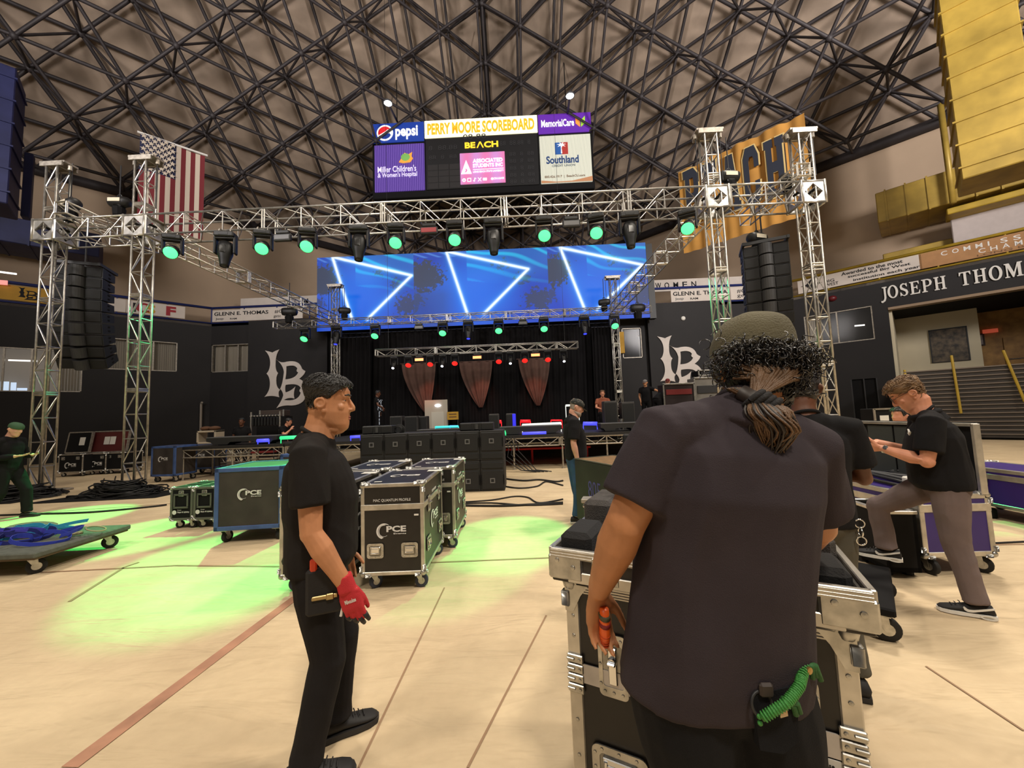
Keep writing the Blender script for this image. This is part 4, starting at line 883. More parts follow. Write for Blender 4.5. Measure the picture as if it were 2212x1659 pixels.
# ---------------------------------------------------------------- flag and cloth banner
def cloth(P00,U,W,n,nu,nv,amp,fr_):
    vs=[];fs=[]
    for j in range(nv+1):
        for i in range(nu+1):
            a=i/nu;b=j/nv; vs.append(P00+U*a+W*b+n*(amp*math.sin(a*fr_+b*1.3)*(1-b*.6)+amp*.5*math.sin(a*fr_*2.3+2)))
    for j in range(nv):
        for i in range(nu): fs.append((j*(nu+1)+i,j*(nu+1)+i+1,(j+1)*(nu+1)+i+1,(j+1)*(nu+1)+i))
    return vs,fs
def flag():
    c=34.0; a=onp(303,288,-1,1,c); b=onp(443,336,-1,1,c); d=onp(300,540,-1,1,c)
    L=(V((b.x,b.y,0))-V((a.x,a.y,0))).length; du=(V((b.x,b.y,0))-V((a.x,a.y,0))).normalized(); H=L*1.85; nn=V((1,-1,0)).normalized()
    zt=(a.z+b.z)/2
    t=thing('american_flag','large flag with stars and red and white stripes hanging behind the second tower','flag',V((a.x,a.y,zt)))
    rd=mat('flag_red',(112,34,40),.85); wh=mat('flag_white',(198,184,166),.85); nv=mat('flag_navy',(34,38,66),.85)
    for k in range(13):
        mb=MB(); y1=-H*.0; u0=L*k/13; u1=L*(k+1)/13
        top=0.0
        if k<7: top=-H*.4
        vs,fs=cloth(du*u0+Z*top,du*(u1-u0),Z*(-H-top),nn,2,24,.0,1); mb.add([p+nn*(.12*math.sin((p.dot(du))*2.4)) for p in vs],fs); part('stripe',mb,t,rd if k%2==0 else wh)
    vs,fs=cloth(V((0,0,0)),du*(L*7/13),Z*(-H*.4),nn,14,10,0,1); mb=MB(); mb.add([p+nn*(.12*math.sin((p.dot(du))*2.4)) for p in vs],fs); un=part('canton',mb,t,nv)
    for r in range(11):
        for q in range(5 if r%2==0 else 4):
            u=(q+.5+(0 if r%2==0 else .5))/5*L*7/13; z=-H*.4*(r+.6)/11.3; st=[]
            for k in range(10): rr=.13 if k%2==0 else .055; st.append((rr*math.sin(k*math.pi/5),rr*math.cos(k*math.pi/5)))
            mb=MB(); mb.prism(st,du*u+Z*z+nn*(.12*math.sin(u*2.4)+.03),du,Z,nn*.01); part('star',mb,un,wh)
    mb=MB(); mb.tube([V((0,0,.04))-du*.1,du*(L+.1)+Z*.04],.05,6); part('hem_pole',mb,t,white)
flag()
def beach():
    c=32.6; A=onp(1466,376,1,1,c); B=onp(1737,241,1,1,c); D=onp(1738,470,1,1,c); E=onp(1580,511,1,1,c)
    du=dR; L=(V((B.x,B.y,0))-V((A.x,A.y,0))).dot(dR); zt=(A.z+B.z)/2; H=zt-(D.z+E.z)/2
    t=thing('cloth_banner','huge golden cloth banner with navy block letters BEACH hanging at right','banner',V((A.x,A.y,zt)))
    gc=mat('gold_cloth',(178,128,56),.85,var=.12,vs=1.2)
    nn=-nR; vs,fs=cloth(V((0,0,0)),du*L,Z*-H,nn,60,12,.1,26); mb=MB(); mb.add(vs,fs); part('cloth',mb,t,gc,True)
    navy=mat('navy_felt',(38,42,54),.9); pal=mat('pale_edge',(206,180,120),.9)
    LT={'B':[[(0,0),(.7,0),(.95,.12),(.95,.4),(.85,.5),(.95,.6),(.95,.88),(.7,1),(0,1),(0,.86),(.12,.86),(.12,.14),(0,.14)],[(.4,.16),(.4,.42),(.62,.42),(.66,.36),(.66,.2),(.6,.16)],[(.4,.58),(.4,.84),(.62,.84),(.66,.78),(.66,.62),(.6,.58)]],
    'E':[[(0,0),(.95,0),(.95,.32),(.72,.32),(.66,.18),(.4,.18),(.4,.42),(.6,.42),(.6,.58),(.4,.58),(.4,.82),(.66,.82),(.72,.68),(.95,.68),(.95,1),(0,1),(0,.86),(.12,.86),(.12,.14),(0,.14)]],
    'A':[[(0,0),(.42,0),(.42,.14),(.36,.14),(.38,.26),(.62,.26),(.64,.14),(.58,.14),(.58,0),(1,0),(1,.14),(.92,.14),(.7,1),(.3,1),(.08,.14),(0,.14)],[(.42,.42),(.5,.78),(.58,.42)]],
    'C':[[(.2,0),(.75,0),(.95,.18),(.95,.38),(.66,.38),(.66,.24),(.6,.18),(.4,.18),(.34,.24),(.34,.76),(.4,.82),(.6,.82),(.66,.76),(.66,.62),(.95,.62),(.95,.82),(.75,1),(.2,1),(0,.82),(0,.18)]],
    'H':[[(0,0),(.44,0),(.44,.14),(.37,.14),(.37,.42),(.63,.42),(.63,.14),(.56,.14),(.56,0),(1,0),(1,.14),(.92,.14),(.92,.86),(1,.86),(1,1),(.56,1),(.56,.86),(.63,.86),(.63,.6),(.37,.6),(.37,.86),(.44,.86),(.44,1),(0,1),(0,.86),(.08,.86),(.08,.14),(0,.14)]]}
    A0=V((A.x,A.y,0))
    for ch,x0,x1,y0,y1 in (('B',1481,1513,366,494),('E',1522,1552,352,474),('A',1562,1600,336,460),('C',1609,1643,318,444),('H',1655,1699,300,428)):
        p0=onp(x0,(y0+y1)/2,1,1,c); p1=onp(x1,(y0+y1)/2,1,1,c); u=(V((p0.x,p0.y,0))-A0).dot(dR); wl=(V((p1.x,p1.y,0))-A0).dot(dR)-u; za=onp((x0+x1)/2,y1,1,1,c).z-zt; hl=onp((x0+x1)/2,y0,1,1,c).z-zt-za; d=shape_data(LT[ch])
        for nm,m,e,o in (('letter_edge',pal,.07,.17),('letter',navy,0,.2)):
            mb=MB(); mb.flat(d,du*(u-e)+Z*(za-e)+nn*(o-.05),du*(wl+2*e),Z*(hl+2*e),nn*.04); part(nm,mb,t,m)
beach()
# ================================================================ stage
deckm=mat('stage_deck_black',(30,28,29),.6,var=.2,vs=3); SZ=.95
def stage(name,label,x0,x1,y0,y1,legs=True,bay=.3):
    t=thing(name,label,'stage',(x0,y0,0)); L=x1-x0; Dp=y1-y0
    mb=MB(); mb.bb((0,.0,SZ-.07),(L,Dp,SZ)); part('deck_top',mb,t,deckm)
    k=max(1,round(L/2.44))
    for i in range(k):
        a=L*i/k+.02; b=L*(i+1)/k-.02; mb=MB()
        mb.tube([(a,.03,SZ-.09),(b,.03,SZ-.09)],.026,6); mb.tube([(a,.03,SZ-.31),(b,.03,SZ-.31)],.02,6); mb.tube([(a,.03,SZ-.09),(a,.03,SZ-.31)],.026,6); mb.tube([(b,.03,SZ-.09),(b,.03,SZ-.31)],.026,6)
        n=max(2,int((b-a)/bay))
        for j in range(n):
            u0=a+(b-a)*j/n; u1=a+(b-a)*(j+1)/n
            mb.tube([(u0,.03,SZ-.31 if j%2 else SZ-.09),(u1,.03,SZ-.09 if j%2 else SZ-.31)],.011,5)
        part('edge_truss',mb,t,alud)
        for u in ((a+.04,(a+b)/2) if legs else (a+.04,)):
            for y in (.05,Dp-.1):
                mb=MB(); mb.cyl((u,y,0),(u,y,SZ-.1),.024,8); mb.cyl((u,y,0),(u,y,.02),.05,8); part('leg',mb,t,alud)
    return t
xl=atY(389,970,10.8).x; xm=atY(612,965,10.8).x; xr=6.2
stage('stage_platform','low side platform of the stage at left on silver legs',xl,xm,10.8,12.0)
stage('stage_platform','main black stage deck in front of the drape',xm+.03,xr,10.8,19.2,True)
# drape and swags
dr=mat('drape_black',(17,15,17),.9,spec=.2,var=.2,vs=2)
def drape(name,label,xa,xb,y,z0,z1,m,folds,amp,cat='curtain'):
    mb=MB(); n=folds*6; vs=[];fs=[]
    for j in range(9):
        for i in range(n+1):
            u=i/n; vs.append((xa+(xb-xa)*u,y+amp*math.sin(u*folds*2*math.pi+.6*math.sin(j*.7)),z0+(z1-z0)*j/8))
    for j in range(8):
        for i in range(n): fs.append((j*(n+1)+i,j*(n+1)+i+1,(j+1)*(n+1)+i+1,(j+1)*(n+1)+i))
    mb.add(vs,fs); t=thing(name,label,cat,((xa+xb)/2,y,z0)); part('cloth',mb,t,m,True,world=True)
    mb=MB(); mb.tube([(xa,y,z1),(xb,y,z1)],.03,6); part('hanging_pipe',mb,t,dgrey,world=True); return t
a=atY(733,800,20.5).x;b=atY(1334,800,20.5).x
drape('stage_drape','tall black pleated drape hanging behind the stage under the video wall',a,b,20.55,0.02,6.25,dr,46,.07)
for px0,px1,lab in ((736,800,'narrow black side drape left of the stage backdrop'),(1282,1336,'narrow black side drape right of the stage backdrop')):
    drape('side_drape',lab,atY(px0,800,19.95).x,atY(px1,800,19.95).x,19.95,1.0,5.9,dr,7,.07)
swm=mat('swag_cloth',(96,70,62),.9,var=.15,vs=3)
for x0,x1,xc,yt,yb,lab in ((868,942,926,800,893,'translucent swag of cloth lit orange on the backdrop at left'),(992,1064,1040,796,880,'translucent swag of cloth lit orange at the middle of the backdrop'),(1120,1188,1163,790,876,'translucent swag of cloth lit orange on the backdrop at right')):
    Ys=20.4; A=atY(x0,yt,Ys);B=atY(x1,yt,Ys);Cc=atY(xc,yb,Ys); vs=[];fs=[];n=30;q=14; zt=A.z+.35
    for j in range(q+1):
        v=j/q; 
        for i in range(n+1):
            u=i/n; s=(1-v**1.7); x=A.x+(B.x-A.x)*u; x=Cc.x+(x-Cc.x)*(.12+.88*s); z=zt+(Cc.z-zt)*v
            vs.append((x,Ys+.06*math.sin(u*24)-.12*math.sin(v*2.6),z))
    for j in range(q):
        for i in range(n): fs.append((j*(n+1)+i,j*(n+1)+i+1,(j+1)*(n+1)+i+1,(j+1)*(n+1)+i))
    mb=MB(); mb.add(vs,fs); mb.tube([(A.x-.1,Ys+.02,zt),(B.x+.1,Ys+.02,zt)],.025,6); solo('swag_drape',mb,swm,lab,'curtain','lit swags on the backdrop',True)
# pale doorway and yellow sign beyond the drape gap
Yd=19.8; a=atY(918,914,Yd);b=atY(966,863,Yd); mb=MB(); mb.bb((a.x,Yd,SZ),(b.x,Yd+.08,b.z))
dd=thing('white_booth','pale booth with door and a bright oval light below the left swag','booth',((a.x+b.x)/2,Yd,SZ)); part('wall_panel',mb,dd,mat('booth_white',(190,180,164),.8),world=True)
mb=MB(); c_=atY(940,885,Yd).x; mb.bb((c_-.2,Yd-.03,SZ),(c_+.45,Yd,SZ+.85)); part('door',mb,dd,mat('booth_door',(206,200,186),.7),world=True)
p=atY(946,876,Yd); mb=MB(); mb.ell((p.x,Yd-.04,p.z),(.16,.03,.07),12,6); part('oval_light',mb,dd,wlens,world=True)
a=atY(966,907,Yd-.1);b=atY(990,889,Yd-.1); mb=MB(); mb.bb((a.x,Yd-.1,a.z),(b.x,Yd-.06,b.z)); sg=thing('yellow_sign','small yellow sign with two lines of writing beside the pale booth','sign',((a.x+b.x)/2,Yd-.1,a.z)); part('board',mb,sg,gold,world=True)
mb=MB()
for k in(0,1): mb.bb((a.x+.1,Yd-.115,a.z+.12+k*.14),(b.x-.1,Yd-.1,a.z+.17+k*.14))
part('writing',mb,sg,mat('brown_ink',(110,76,40)),world=True)
mb=MB(); mb.bb((a.x+.02,Yd-.085,SZ),(a.x+.06,Yd-.07,a.z+.05)); mb.bb((b.x-.06,Yd-.085,SZ),(b.x-.02,Yd-.07,a.z+.05)); part('sign_post',mb,sg,dgrey,world=True)
# subwoofer wall
subm=mat('sub_black',(34,33,33),.65,var=.2,vs=5,bump=.2,bs=90)
def sub_meshes():
    w_,d,h=.492,.75,.615
    mb=MB(); mb.cbox((0,d/2,h/2),(w_,d,h),.012); body=mb.mesh('cabinet',subm)
    mb=MB(); mb.cbox((0,-.004,h*.63),(w_-.05,.03,h*.62),.012); gr=mb.mesh('grille',grl); mb=MB(); mb.cbox((0,-.004,h*.16),(w_-.05,.03,h*.2),.01); vt=mb.mesh('vent_grille',grl)
    mb=MB(); q=shape_data([[(0,0),(1,0),(1,1),(0,1)],[(.2,.2),(.8,.2),(.8,.8),(.2,.8)]]); mb.flat(q,(-.05,-.022,h*.57),(.1,0,0),(0,0,.1),(0,-.006,0)); bd=mb.mesh('badge',mat('badge_grey',(104,104,104),.5))
    mb=MB()
    for sx in(-1,1): mb.cbox((sx*(w_/2-.014),-.012,h*.62),(.014,.012,.2),.004)
    hd=mb.mesh('handle_cup',blkm)
    return (body,gr,vt,bd,hd),w_,d,h
SM,sw_,sd_,sh_=sub_meshes(); sx0=atY(778,1000,7.95).x+sw_/2
for r in range(2):
    for i in range(6):
        lab='black subwoofer in the %s row before the stage, %s from the left'%(('lower','upper')[r],ords[i])
        t=thing('subwoofer',lab,'speaker',(sx0+i*(sw_+.004),7.95,r*sh_),0,'subwoofers stacked before the stage')
        for nm,me in zip(('cabinet','grille','vent_grille','badge','handle_cup'),SM):
            o=part(nm,me,t)
            if r==0: o.rotation_euler=(0,math.pi,0); o.location=(0,0,sh_)
# speakers laid on the stack
def wedge(label,px0,px1,yt,yb,Yv,z0,group):
    a=atY(px0,yb,Yv).x;b=atY(px1,yb,Yv).x; h=atY((px0+px1)/2,yt,Yv).z-z0; w_=b-a
    t=thing('fill_speaker',label,'speaker',((a+b)/2,Yv,z0),0,group)
    mb=MB(); mb.cbox((0,.17,h/2),(w_,.34,h),.015); part('cabinet',mb,t,spk)
    for sx in(-1,1):
        mb=MB(); mb.cbox((sx*w_*.31,-.008,h/2),(w_*.32,.025,h*.86),.01); part('grille',mb,t,grl)
    mb=MB(); mb.tube([(0,-.012,.03),(0,-.012,h-.03)],w_*.06,12); part('horn_strip',mb,t,MATS['horn_grey'])
    return t
ztop=2*sh_
wedge('small black fill speaker lying on the left of the subwoofer stack',782,846,920,943,8.05,ztop,'fill speakers on the subwoofers')
wedge('small black fill speaker lying on the right of the subwoofer stack',993,1066,913,938,8.05,ztop,'fill speakers on the subwoofers')
t=thing('folded_cable','tangle of black cable beside the left fill speaker','cable',(atY(858,935,8.2).x,8.25,ztop)); mb=MB()
for k in range(6): mb.ring((0,.02*k,.07),(.3*math.sin(k),1,.2*math.cos(k*2)),.07+.008*k,.011,16,5)
part('coil',mb,t,rubber)
# boxes standing on the stage
def monitor(label,px0,px1,yt,Yv,group='black monitor speakers on the stage',z0=SZ,face=None):
    a=atY(px0,930,Yv).x;b=atY(px1,930,Yv).x; h=atY((px0+px1)/2,yt,Yv).z-z0
    t=thing('stage_monitor',label,'speaker',((a+b)/2,Yv,z0),0,group); w_=b-a; m_=mat('monitor_grey',(62,60,60),.6,var=.15,vs=5)
    mb=MB(); mb.cbox((0,.2,h/2),(w_,.4,h),.015); part('cabinet',mb,t,m_); mb=MB(); mb.cbox((0,-.006,h/2),(w_*.86,.02,h*.88),.008); part('grille',mb,t,grl)
    if face: mb=MB(); mb.cbox((w_/2-.02,-.02,h/2),(.1,.02,h*.95),.005); part('blue_light_patch',mb,t,face)  # glowing patch paints blue light falling on the cabinet side
    return t
monitor('wide grey monitor speaker on the stage behind the sparkling person',842,868,899,13.2); monitor('grey monitor speaker on the stage left of the pale booth',874,902,899,13.2); monitor('narrow grey monitor speaker on the stage nearest the pale booth',904,922,899,13.4)
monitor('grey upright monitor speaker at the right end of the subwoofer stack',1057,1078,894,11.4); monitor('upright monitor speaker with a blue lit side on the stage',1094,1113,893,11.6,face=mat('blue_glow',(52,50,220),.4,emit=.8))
monitor('wide dark monitor speaker on the right of the stage behind the man in the cap',1308,1336,866,12.2); monitor('dark monitor speaker on the right of the stage nearest the foreground man',1346,1374,868,12.2)
p=atY(1341,897,11.9); mb=MB(); mb.cyl((p.x,11.9,SZ),(p.x,11.9,SZ+.3),.075,12); mb.cyl((p.x,11.9,SZ+.3),(p.x,11.9,SZ+.33),.09,12); solo('chrome_canister',mb,chrome,'short chrome canister between two dark monitor speakers at the right of the stage','canister')
# long black trays on the deck
def tray(label,px0,px1,Yv,z1=.21):
    a=atY(px0,930,Yv).x;b=atY(px1,930,Yv).x; L=b-a; t=thing('equipment_tray',label,'tray',(a,Yv,SZ),0,'long black trays on the stage edge')
    h=z1; pts=[(0,h),(0,h*.55),(.06*L,h*.45),(.1*L,h*.1),(.3*L,h*.1),(.34*L,h*.45),(.66*L,h*.45),(.7*L,h*.1),(.9*L,h*.1),(.94*L,h*.45),(L,h*.55),(L,h)]
    mb=MB(); mb.prism(pts[::-1],(0,0,.0),X,Z,Y*.5); part('body',mb,t,mat('tray_black',(38,38,40),.5))
    mb=MB(); mb.cbox((L/2,.25,h+.015),(L,.52,.03),.008); part('rim',mb,t,grey)
    for u in (.2,.8): mb=MB(); mb.cbox((L*u,.25,h*.05),(L*.14,.3,h*.1),.004); part('foot',mb,t,rubber)
    return t
tray('long black tray on the left platform below the hanging lamp rail',446,598,10.95); tray('long black tray on the stage between the two fill speakers',900,990,11.1); tray('long black tray on the stage edge left of the man in the cap',1079,1214,11.0); tray('long black tray on the stage edge behind the console screen',1298,1395,11.0)
# light bars
def bar(label,px0,py0,px1,py1,Yv,m,r=.035,Yb=None):
    mb=MB(); A=atY(px0,py0,Yv);B=atY(px1,py1,Yb or Yv); z=SZ+r+.002
    A.z=max(z,A.z);B.z=max(z,B.z); mb.tube([A,B],r,8)
    if A.z>z+.03:
        for q in (A,B): mb.cyl((q.x,q.y+.02,SZ),(q.x,q.y+.02,q.z),.014,6)
    return solo('light_bar',mb,m,label,'light bar','glowing bars on the stage',True)
gb=mat('bar_green',(60,240,140),.4,emit=1.1); bb_=mat('bar_blue',(80,84,250),.4,emit=1.0); wb=mat('bar_white',(236,240,230),.4,emit=1.0); tb=mat('bar_teal',(70,210,210),.4,emit=1.0); rb=mat('bar_red',(230,30,40),.4,emit=.9)
bar('green glowing bar at the right end of the left platform',606,946,650,944,10.95,gb,.05); bar('violet blue glowing bar under the left tray',556,952,580,951,10.9,bb_,.05)
bar('white glowing bar on the stage left of the man in the cap',1128,918,1212,914,11.9,wb); bar('green glowing bar behind the upright monitor speaker',1080,934,1092,934,10.9,gb,.05); bar('violet blue glowing bar under the tray left of the man in the cap',1128,937,1180,936,10.86,bb_,.04)
bar('teal glowing bar on the stage beside the right fill speaker',940,923,990,921,11.9,tb); bar('blue glowing bar behind the right fill speaker',972,921,990,921,12.3,bb_); bar('red glowing bar far back on the stage left of the man in the cap',1124,910,1146,910,14.0,rb,.06); bar('violet bar on the stage to the right of the man in the cap',1260,915,1290,915,12.5,bb_,.06); bar('dim red bar far back on the stage behind the man in the cap',1190,908,1214,908,14.4,rb,.03); bar('white bar raised over the stage behind the cap of the man',1222,876,1250,875,15.5,wb,.04); bar('small red lamp on the stage between upright monitor speakers',1077,911,1083,911,13.2,rb,.06); bar('violet glowing bar at the left of the subwoofer stack',757,944,778,943,10.95,bb_,.04)
# things at the back left of the stage
p=atY(437,945,12.6)
t=thing('storage_shelf','pale shelf unit with brown rolls on top at the left of the stage','shelf',(atY(455,945,13).x,13.0,0)); ps_=mat('shelf_pale',(186,172,150),.7)
for x in(-.3,.3): mb=MB(); mb.cbox((x,0,.68),(.06,.4,1.36),.01); part('side_panel',mb,t,ps_)
for z in(.5,.95,1.33): mb=MB(); mb.cbox((0,0,z),(.66,.4,.06),.01); part('shelf_board',mb,t,ps_)
for k,x in enumerate((-.16,.14)): mb=MB(); mb.ell((x,0,0),(.17,.18,.075),12,8); mb.v=[q+V((t.location.x,13.0,1.36+.075)) for q in mb.v]; solo('cloth_roll',mb,mat('brown_cloth',(96,66,46),.9),'rolled brown cloth on the pale shelf, %s one'%('left','right')[k],'cloth',smooth=True)
t=thing('lamp_rail','silver rail with a row of hanging clamps behind the left platform','rack',(atY(573,935,13.5).x,13.5,0))
for x in(-.52,.52): mb=MB(); mb.cyl((x,0,0),(x,0,1.95),.03,8); mb.cbox((x,0,.02),(.08,.6,.04),.01); part('upright',mb,t,alu)
mb=MB(); mb.tube([(-.55,0,1.8),(.55,0,1.8)],.03,8); part('rail',mb,t,alu)
for k in range(9): mb=MB(); x=-.44+k*.11; mb.ring((x,0,1.8),X,.045,.014,10,5); mb.cbox((x,0,1.6),(.06,.1,.3),.015); part('hanging_clamp',mb,t,blk)
mb=MB(); mb.cbox((0,0,1.02),(.9,.4,.1),.01); part('red_tray',mb,t,mat('dull_red',(120,34,34),.6))
t=thing('gear_case','dark flight case lying on the wall shelf below the left emblem','case',(atY(594,897,14.5).x,14.5,1.78)); mb=MB(); mb.cbox((0,0,.12),(.95,.4,.24),.02); part('body',mb,t,mat('case_brown',(60,48,42),.6)); mb=MB()
for x in(-.45,.45): mb.cbox((x,-.2,.12),(.06,.02,.26),.005)
part('edge',mb,t,steel)
mb=MB(); mb.bb((t.location.x-.55,14.28,0),(t.location.x+.55,14.72,1.78)); solo('tall_cabinet',mb,blkm,'tall black cabinet under the dark flight case behind the lamp rail','cabinet')
# stacked truss pieces stored under the platform
for k in range(3):
    t=thing('spare_truss',('lowest','middle','uppermost')[k]+' of the spare truss pieces stored under the left platform','truss',(atY(458,1000,11.9).x,12.25,.03+k*.27),0,'spare trusses under the platform')
    mb=MB(); L=.82
    for y in(0,.25):
        mb.tube([(0,y,.02),(L,y,.02)],.02,6); mb.tube([(0,y,.22),(L,y,.22)],.02,6)
        for j in range(6): mb.tube([(L*j/6,y,.02 if j%2 else .22),(L*(j+1)/6,y,.22 if j%2 else .02)],.01,5)
    part('ladder_frame',mb,t,alud)
t=thing('red_gear_cart','cart with dull red shelves standing behind the left platform legs','cart',(atY(572,990,12.6).x,12.7,0)); redg=mat('dull_red',(120,34,34),.6)
for k in range(4): mb=MB(); mb.cbox((0,0,.16+k*.22),(.75,.5,.06),.01); part('shelf_board',mb,t,(redg,ps_)[k%2])
for x in(-.37,.37):
    for y in(-.22,.22): mb=MB(); mb.cyl((x,y,0),(x,y,.86),.02,6); part('upright',mb,t,dgrey)
mb=MB(); mb.cbox((atY(1150,980,12).x,12.6,.45),(3.6,1.2,.06),.01); 
for x in(-1.7,0,1.7):
    for y in(12.1,13.1): mb.cyl((atY(1150,980,12).x+x,y,0),(atY(1150,980,12).x+x,y,.43),.03,6)
solo('red_platform',mb,mat('red_carpet',(200,40,40),.8),'low red covered platform under the stage right of the subwoofers','platform')
# backstage racks at right
rk=mat('rack_grey',(120,116,110),.6,var=.2,vs=5)
def rack(label,px0,px1,yt,yb,Yv,m,z0=None,stripes=0,cat='equipment rack'):
    a=atY(px0,yb,Yv);b=atY(px1,yt,Yv); z0=a.z if z0 is None else z0; w_=b.x-a.x; h=b.z-z0
    t=thing('equipment_rack',label,cat,((a.x+b.x)/2,Yv,z0),0,'racks stacked behind the right of the stage'); mb=MB(); mb.cbox((0,.3,h/2),(w_-.06,.55,h-.06),.01); part('body',mb,t,m)
    for z in(.03,h-.03): mb=MB(); mb.cbox((0,0,z),(w_,.05,.05),.008); part('rail',mb,t,steel)
    for x in(-w_/2+.025,w_/2-.025): mb=MB(); mb.cbox((x,0,h/2),(.05,.05,h),.008); part('post',mb,t,steel)
    for k in range(stripes): mb=MB(); mb.cbox((0,.01,h*(k+.5)/stripes),(w_*.8,.04,h*.3/stripes),.004); part('drawer_face',mb,t,(dgrey,redg)[k%2])
    return t
rack('tall grey rack with small windows beside the foreground man',1504,1572,812,905,13.2,rk,0,3); rack('dark rack case with red drawers in front of the right emblem',1436,1500,826,905,13.0,mat('rack_dark',(44,32,32),.6),0,4)
r3=rack('small flight case with steel edges on top of the tall grey rack',1508,1572,796,812,13.2,blkm,atY(1540,812,13.2).z,1)
t=thing('striped_barrier','grey slatted barrier in front of the tall grey rack','barrier',(atY(1540,880,12.4).x,12.4,0)); 
for k in range(8): mb=MB(); mb.cbox((-.45+k*.13,0,.85),(.05,.04,1.7),.006); part('slat',mb,t,grey)
for z in(.1,1.68): mb=MB(); mb.cbox((0,0,z),(1.1,.05,.06),.006); part('rail',mb,t,grey)
# ================================================================ flight cases and floor gear
logo_w=mat('logo_white',(216,214,212),.6)
def face_T(face,w,d,h):
    """origin at the face's centre bottom; columns u (right), v (up), n (out)"""
    if face=='F': o,u,v,n=V((0,-d/2,0)),X,Z,-Y
    elif face=='B': o,u,v,n=V((0,d/2,0)),-X,Z,Y
    elif face=='R': o,u,v,n=V((w/2,0,0)),Y,Z,X
    elif face=='L': o,u,v,n=V((-w/2,0,0)),-Y,Z,-X
    else: o,u,v,n=V((0,-d/2,h)),X,Y,Z
    return M(((u.x,v.x,n.x,o.x),(u.y,v.y,n.y,o.y),(u.z,v.z,n.z,o.z),(0,0,0,1)))
def rrect(w,h,r,n=4):
    P=[]
    for cx,cy,s in ((w/2-r,h/2-r,0),(-w/2+r,h/2-r,1),(-w/2+r,-h/2+r,2),(w/2-r,-h/2+r,3)):
        for i in range(n+1): a=math.pi/2*(s+i/n); P.append((cx+r*math.cos(a),cy+r*math.sin(a)))
    return P
def dish(par,T,cx,cy,w,h,kind='handle'):
    """recessed steel dish with rim rivets and a sprung handle or a butterfly latch"""
    mb=MB(); mb.T=T@M.Translation((cx,cy,0)); rim=rrect(w,h,min(w,h)*.16); inn=rrect(w*.72,h*.68,min(w,h)*.1)
    d=shape_data([rim,inn]); mb.add([(p.x,p.y,.001+(p.z+.5)*.005) for p in d[0]],d[1])
    for k in range(12):
        a=2*math.pi*k/12; x=max(-.44,min(.44,.62*math.cos(a)))*w; y=max(-.42,min(.42,.62*math.sin(a)))*h; mb.lathe((x,y,.006),Z,[(0,.006),(.003,.005),(.004,.001)],8)
    rimo=part('recess_dish' if kind=='handle' else 'butterfly_latch',mb,par,steel)
    mb=MB(); mb.T=T@M.Translation((cx,cy,0)); mb.bb((-w*.36,-h*.34,-.004),(w*.36,h*.34,.0015)); part('dish_floor',mb,rimo,mat('dish_steel',(150,148,142),.3,.9,var=.4,vs=10))
    mb=MB(); mb.T=T@M.Translation((cx,cy,0))
    if kind=='handle':
        mb.cbox((0,h*.2,.006),(w*.6,h*.14,.01),.003); mb.tube([(-w*.24,h*.2,.01),(-w*.24,-h*.16,.014),(w*.24,-h*.16,.014),(w*.24,h*.2,.01)],h*.05,6); mb.cbox((0,-h*.02,.008),(w*.46,h*.32,.008),.003); part('handle_bar',mb,rimo,chrome)
    else:
        mb.cbox((0,0,.006),(w*.3,h*.58,.01),.003); mb.lathe((0,h*.08,.01),Z,[(0,min(w,h)*.16),(.012,min(w,h)*.15)],12); mb.cbox((0,h*.08,.026),(min(w,h)*.3,.012,.014),.004); part('latch_turn',mb,rimo,chrome)
    return rimo
def pce(par,T,cx,cy,s,m=logo_w,sub=True):
    """crescent mark and letters, s = overall width"""
    mb=MB(); mb.T=T@M.Translation((cx-s/2,cy-s*.28,0)); R=s*.26; c=(R,s*.28)
    def arc(r0_,r1_,a0,a1,off=0,n=20): return [(c[0]+r0_*math.cos(math.radians(a0+(a1-a0)*i/n)),c[1]+r0_*math.sin(math.radians(a0+(a1-a0)*i/n))) for i in range(n+1)]+[(c[0]+off+r1_*math.cos(math.radians(a1+(a0-a1)*i/n)),c[1]+r1_*math.sin(math.radians(a1+(a0-a1)*i/n))) for i in range(n+1)]
    for lp in (arc(R,R*.84,60,250,.06*s),arc(R*.8,R*.74,80,235,.02*s)):
        d=shape_data([lp]); mb.add([(p.x,p.y,.0015+p.z*.002) for p in d[0]],d[1])
    for k in range(9):
        a=math.radians(195+k*13); mb.box((c[0]+R*.66*math.cos(a),c[1]+R*.66*math.sin(a),.0015),(s*.012,s*.03,.002),Rz(a))
    mb.text('PCE',(s*.34,s*.25,.0005),(s*.66,0,0),(0,s*.2,0),.002,.035)
    if sub: mb.text('Events Reimagined' if False else 'Events & Audio' if False else 'Events',(s*.58,s*.17,.0005),(s*.42,0,0),(0,s*.05,0),.002,.01)
    return part('logo',mb,par,m)
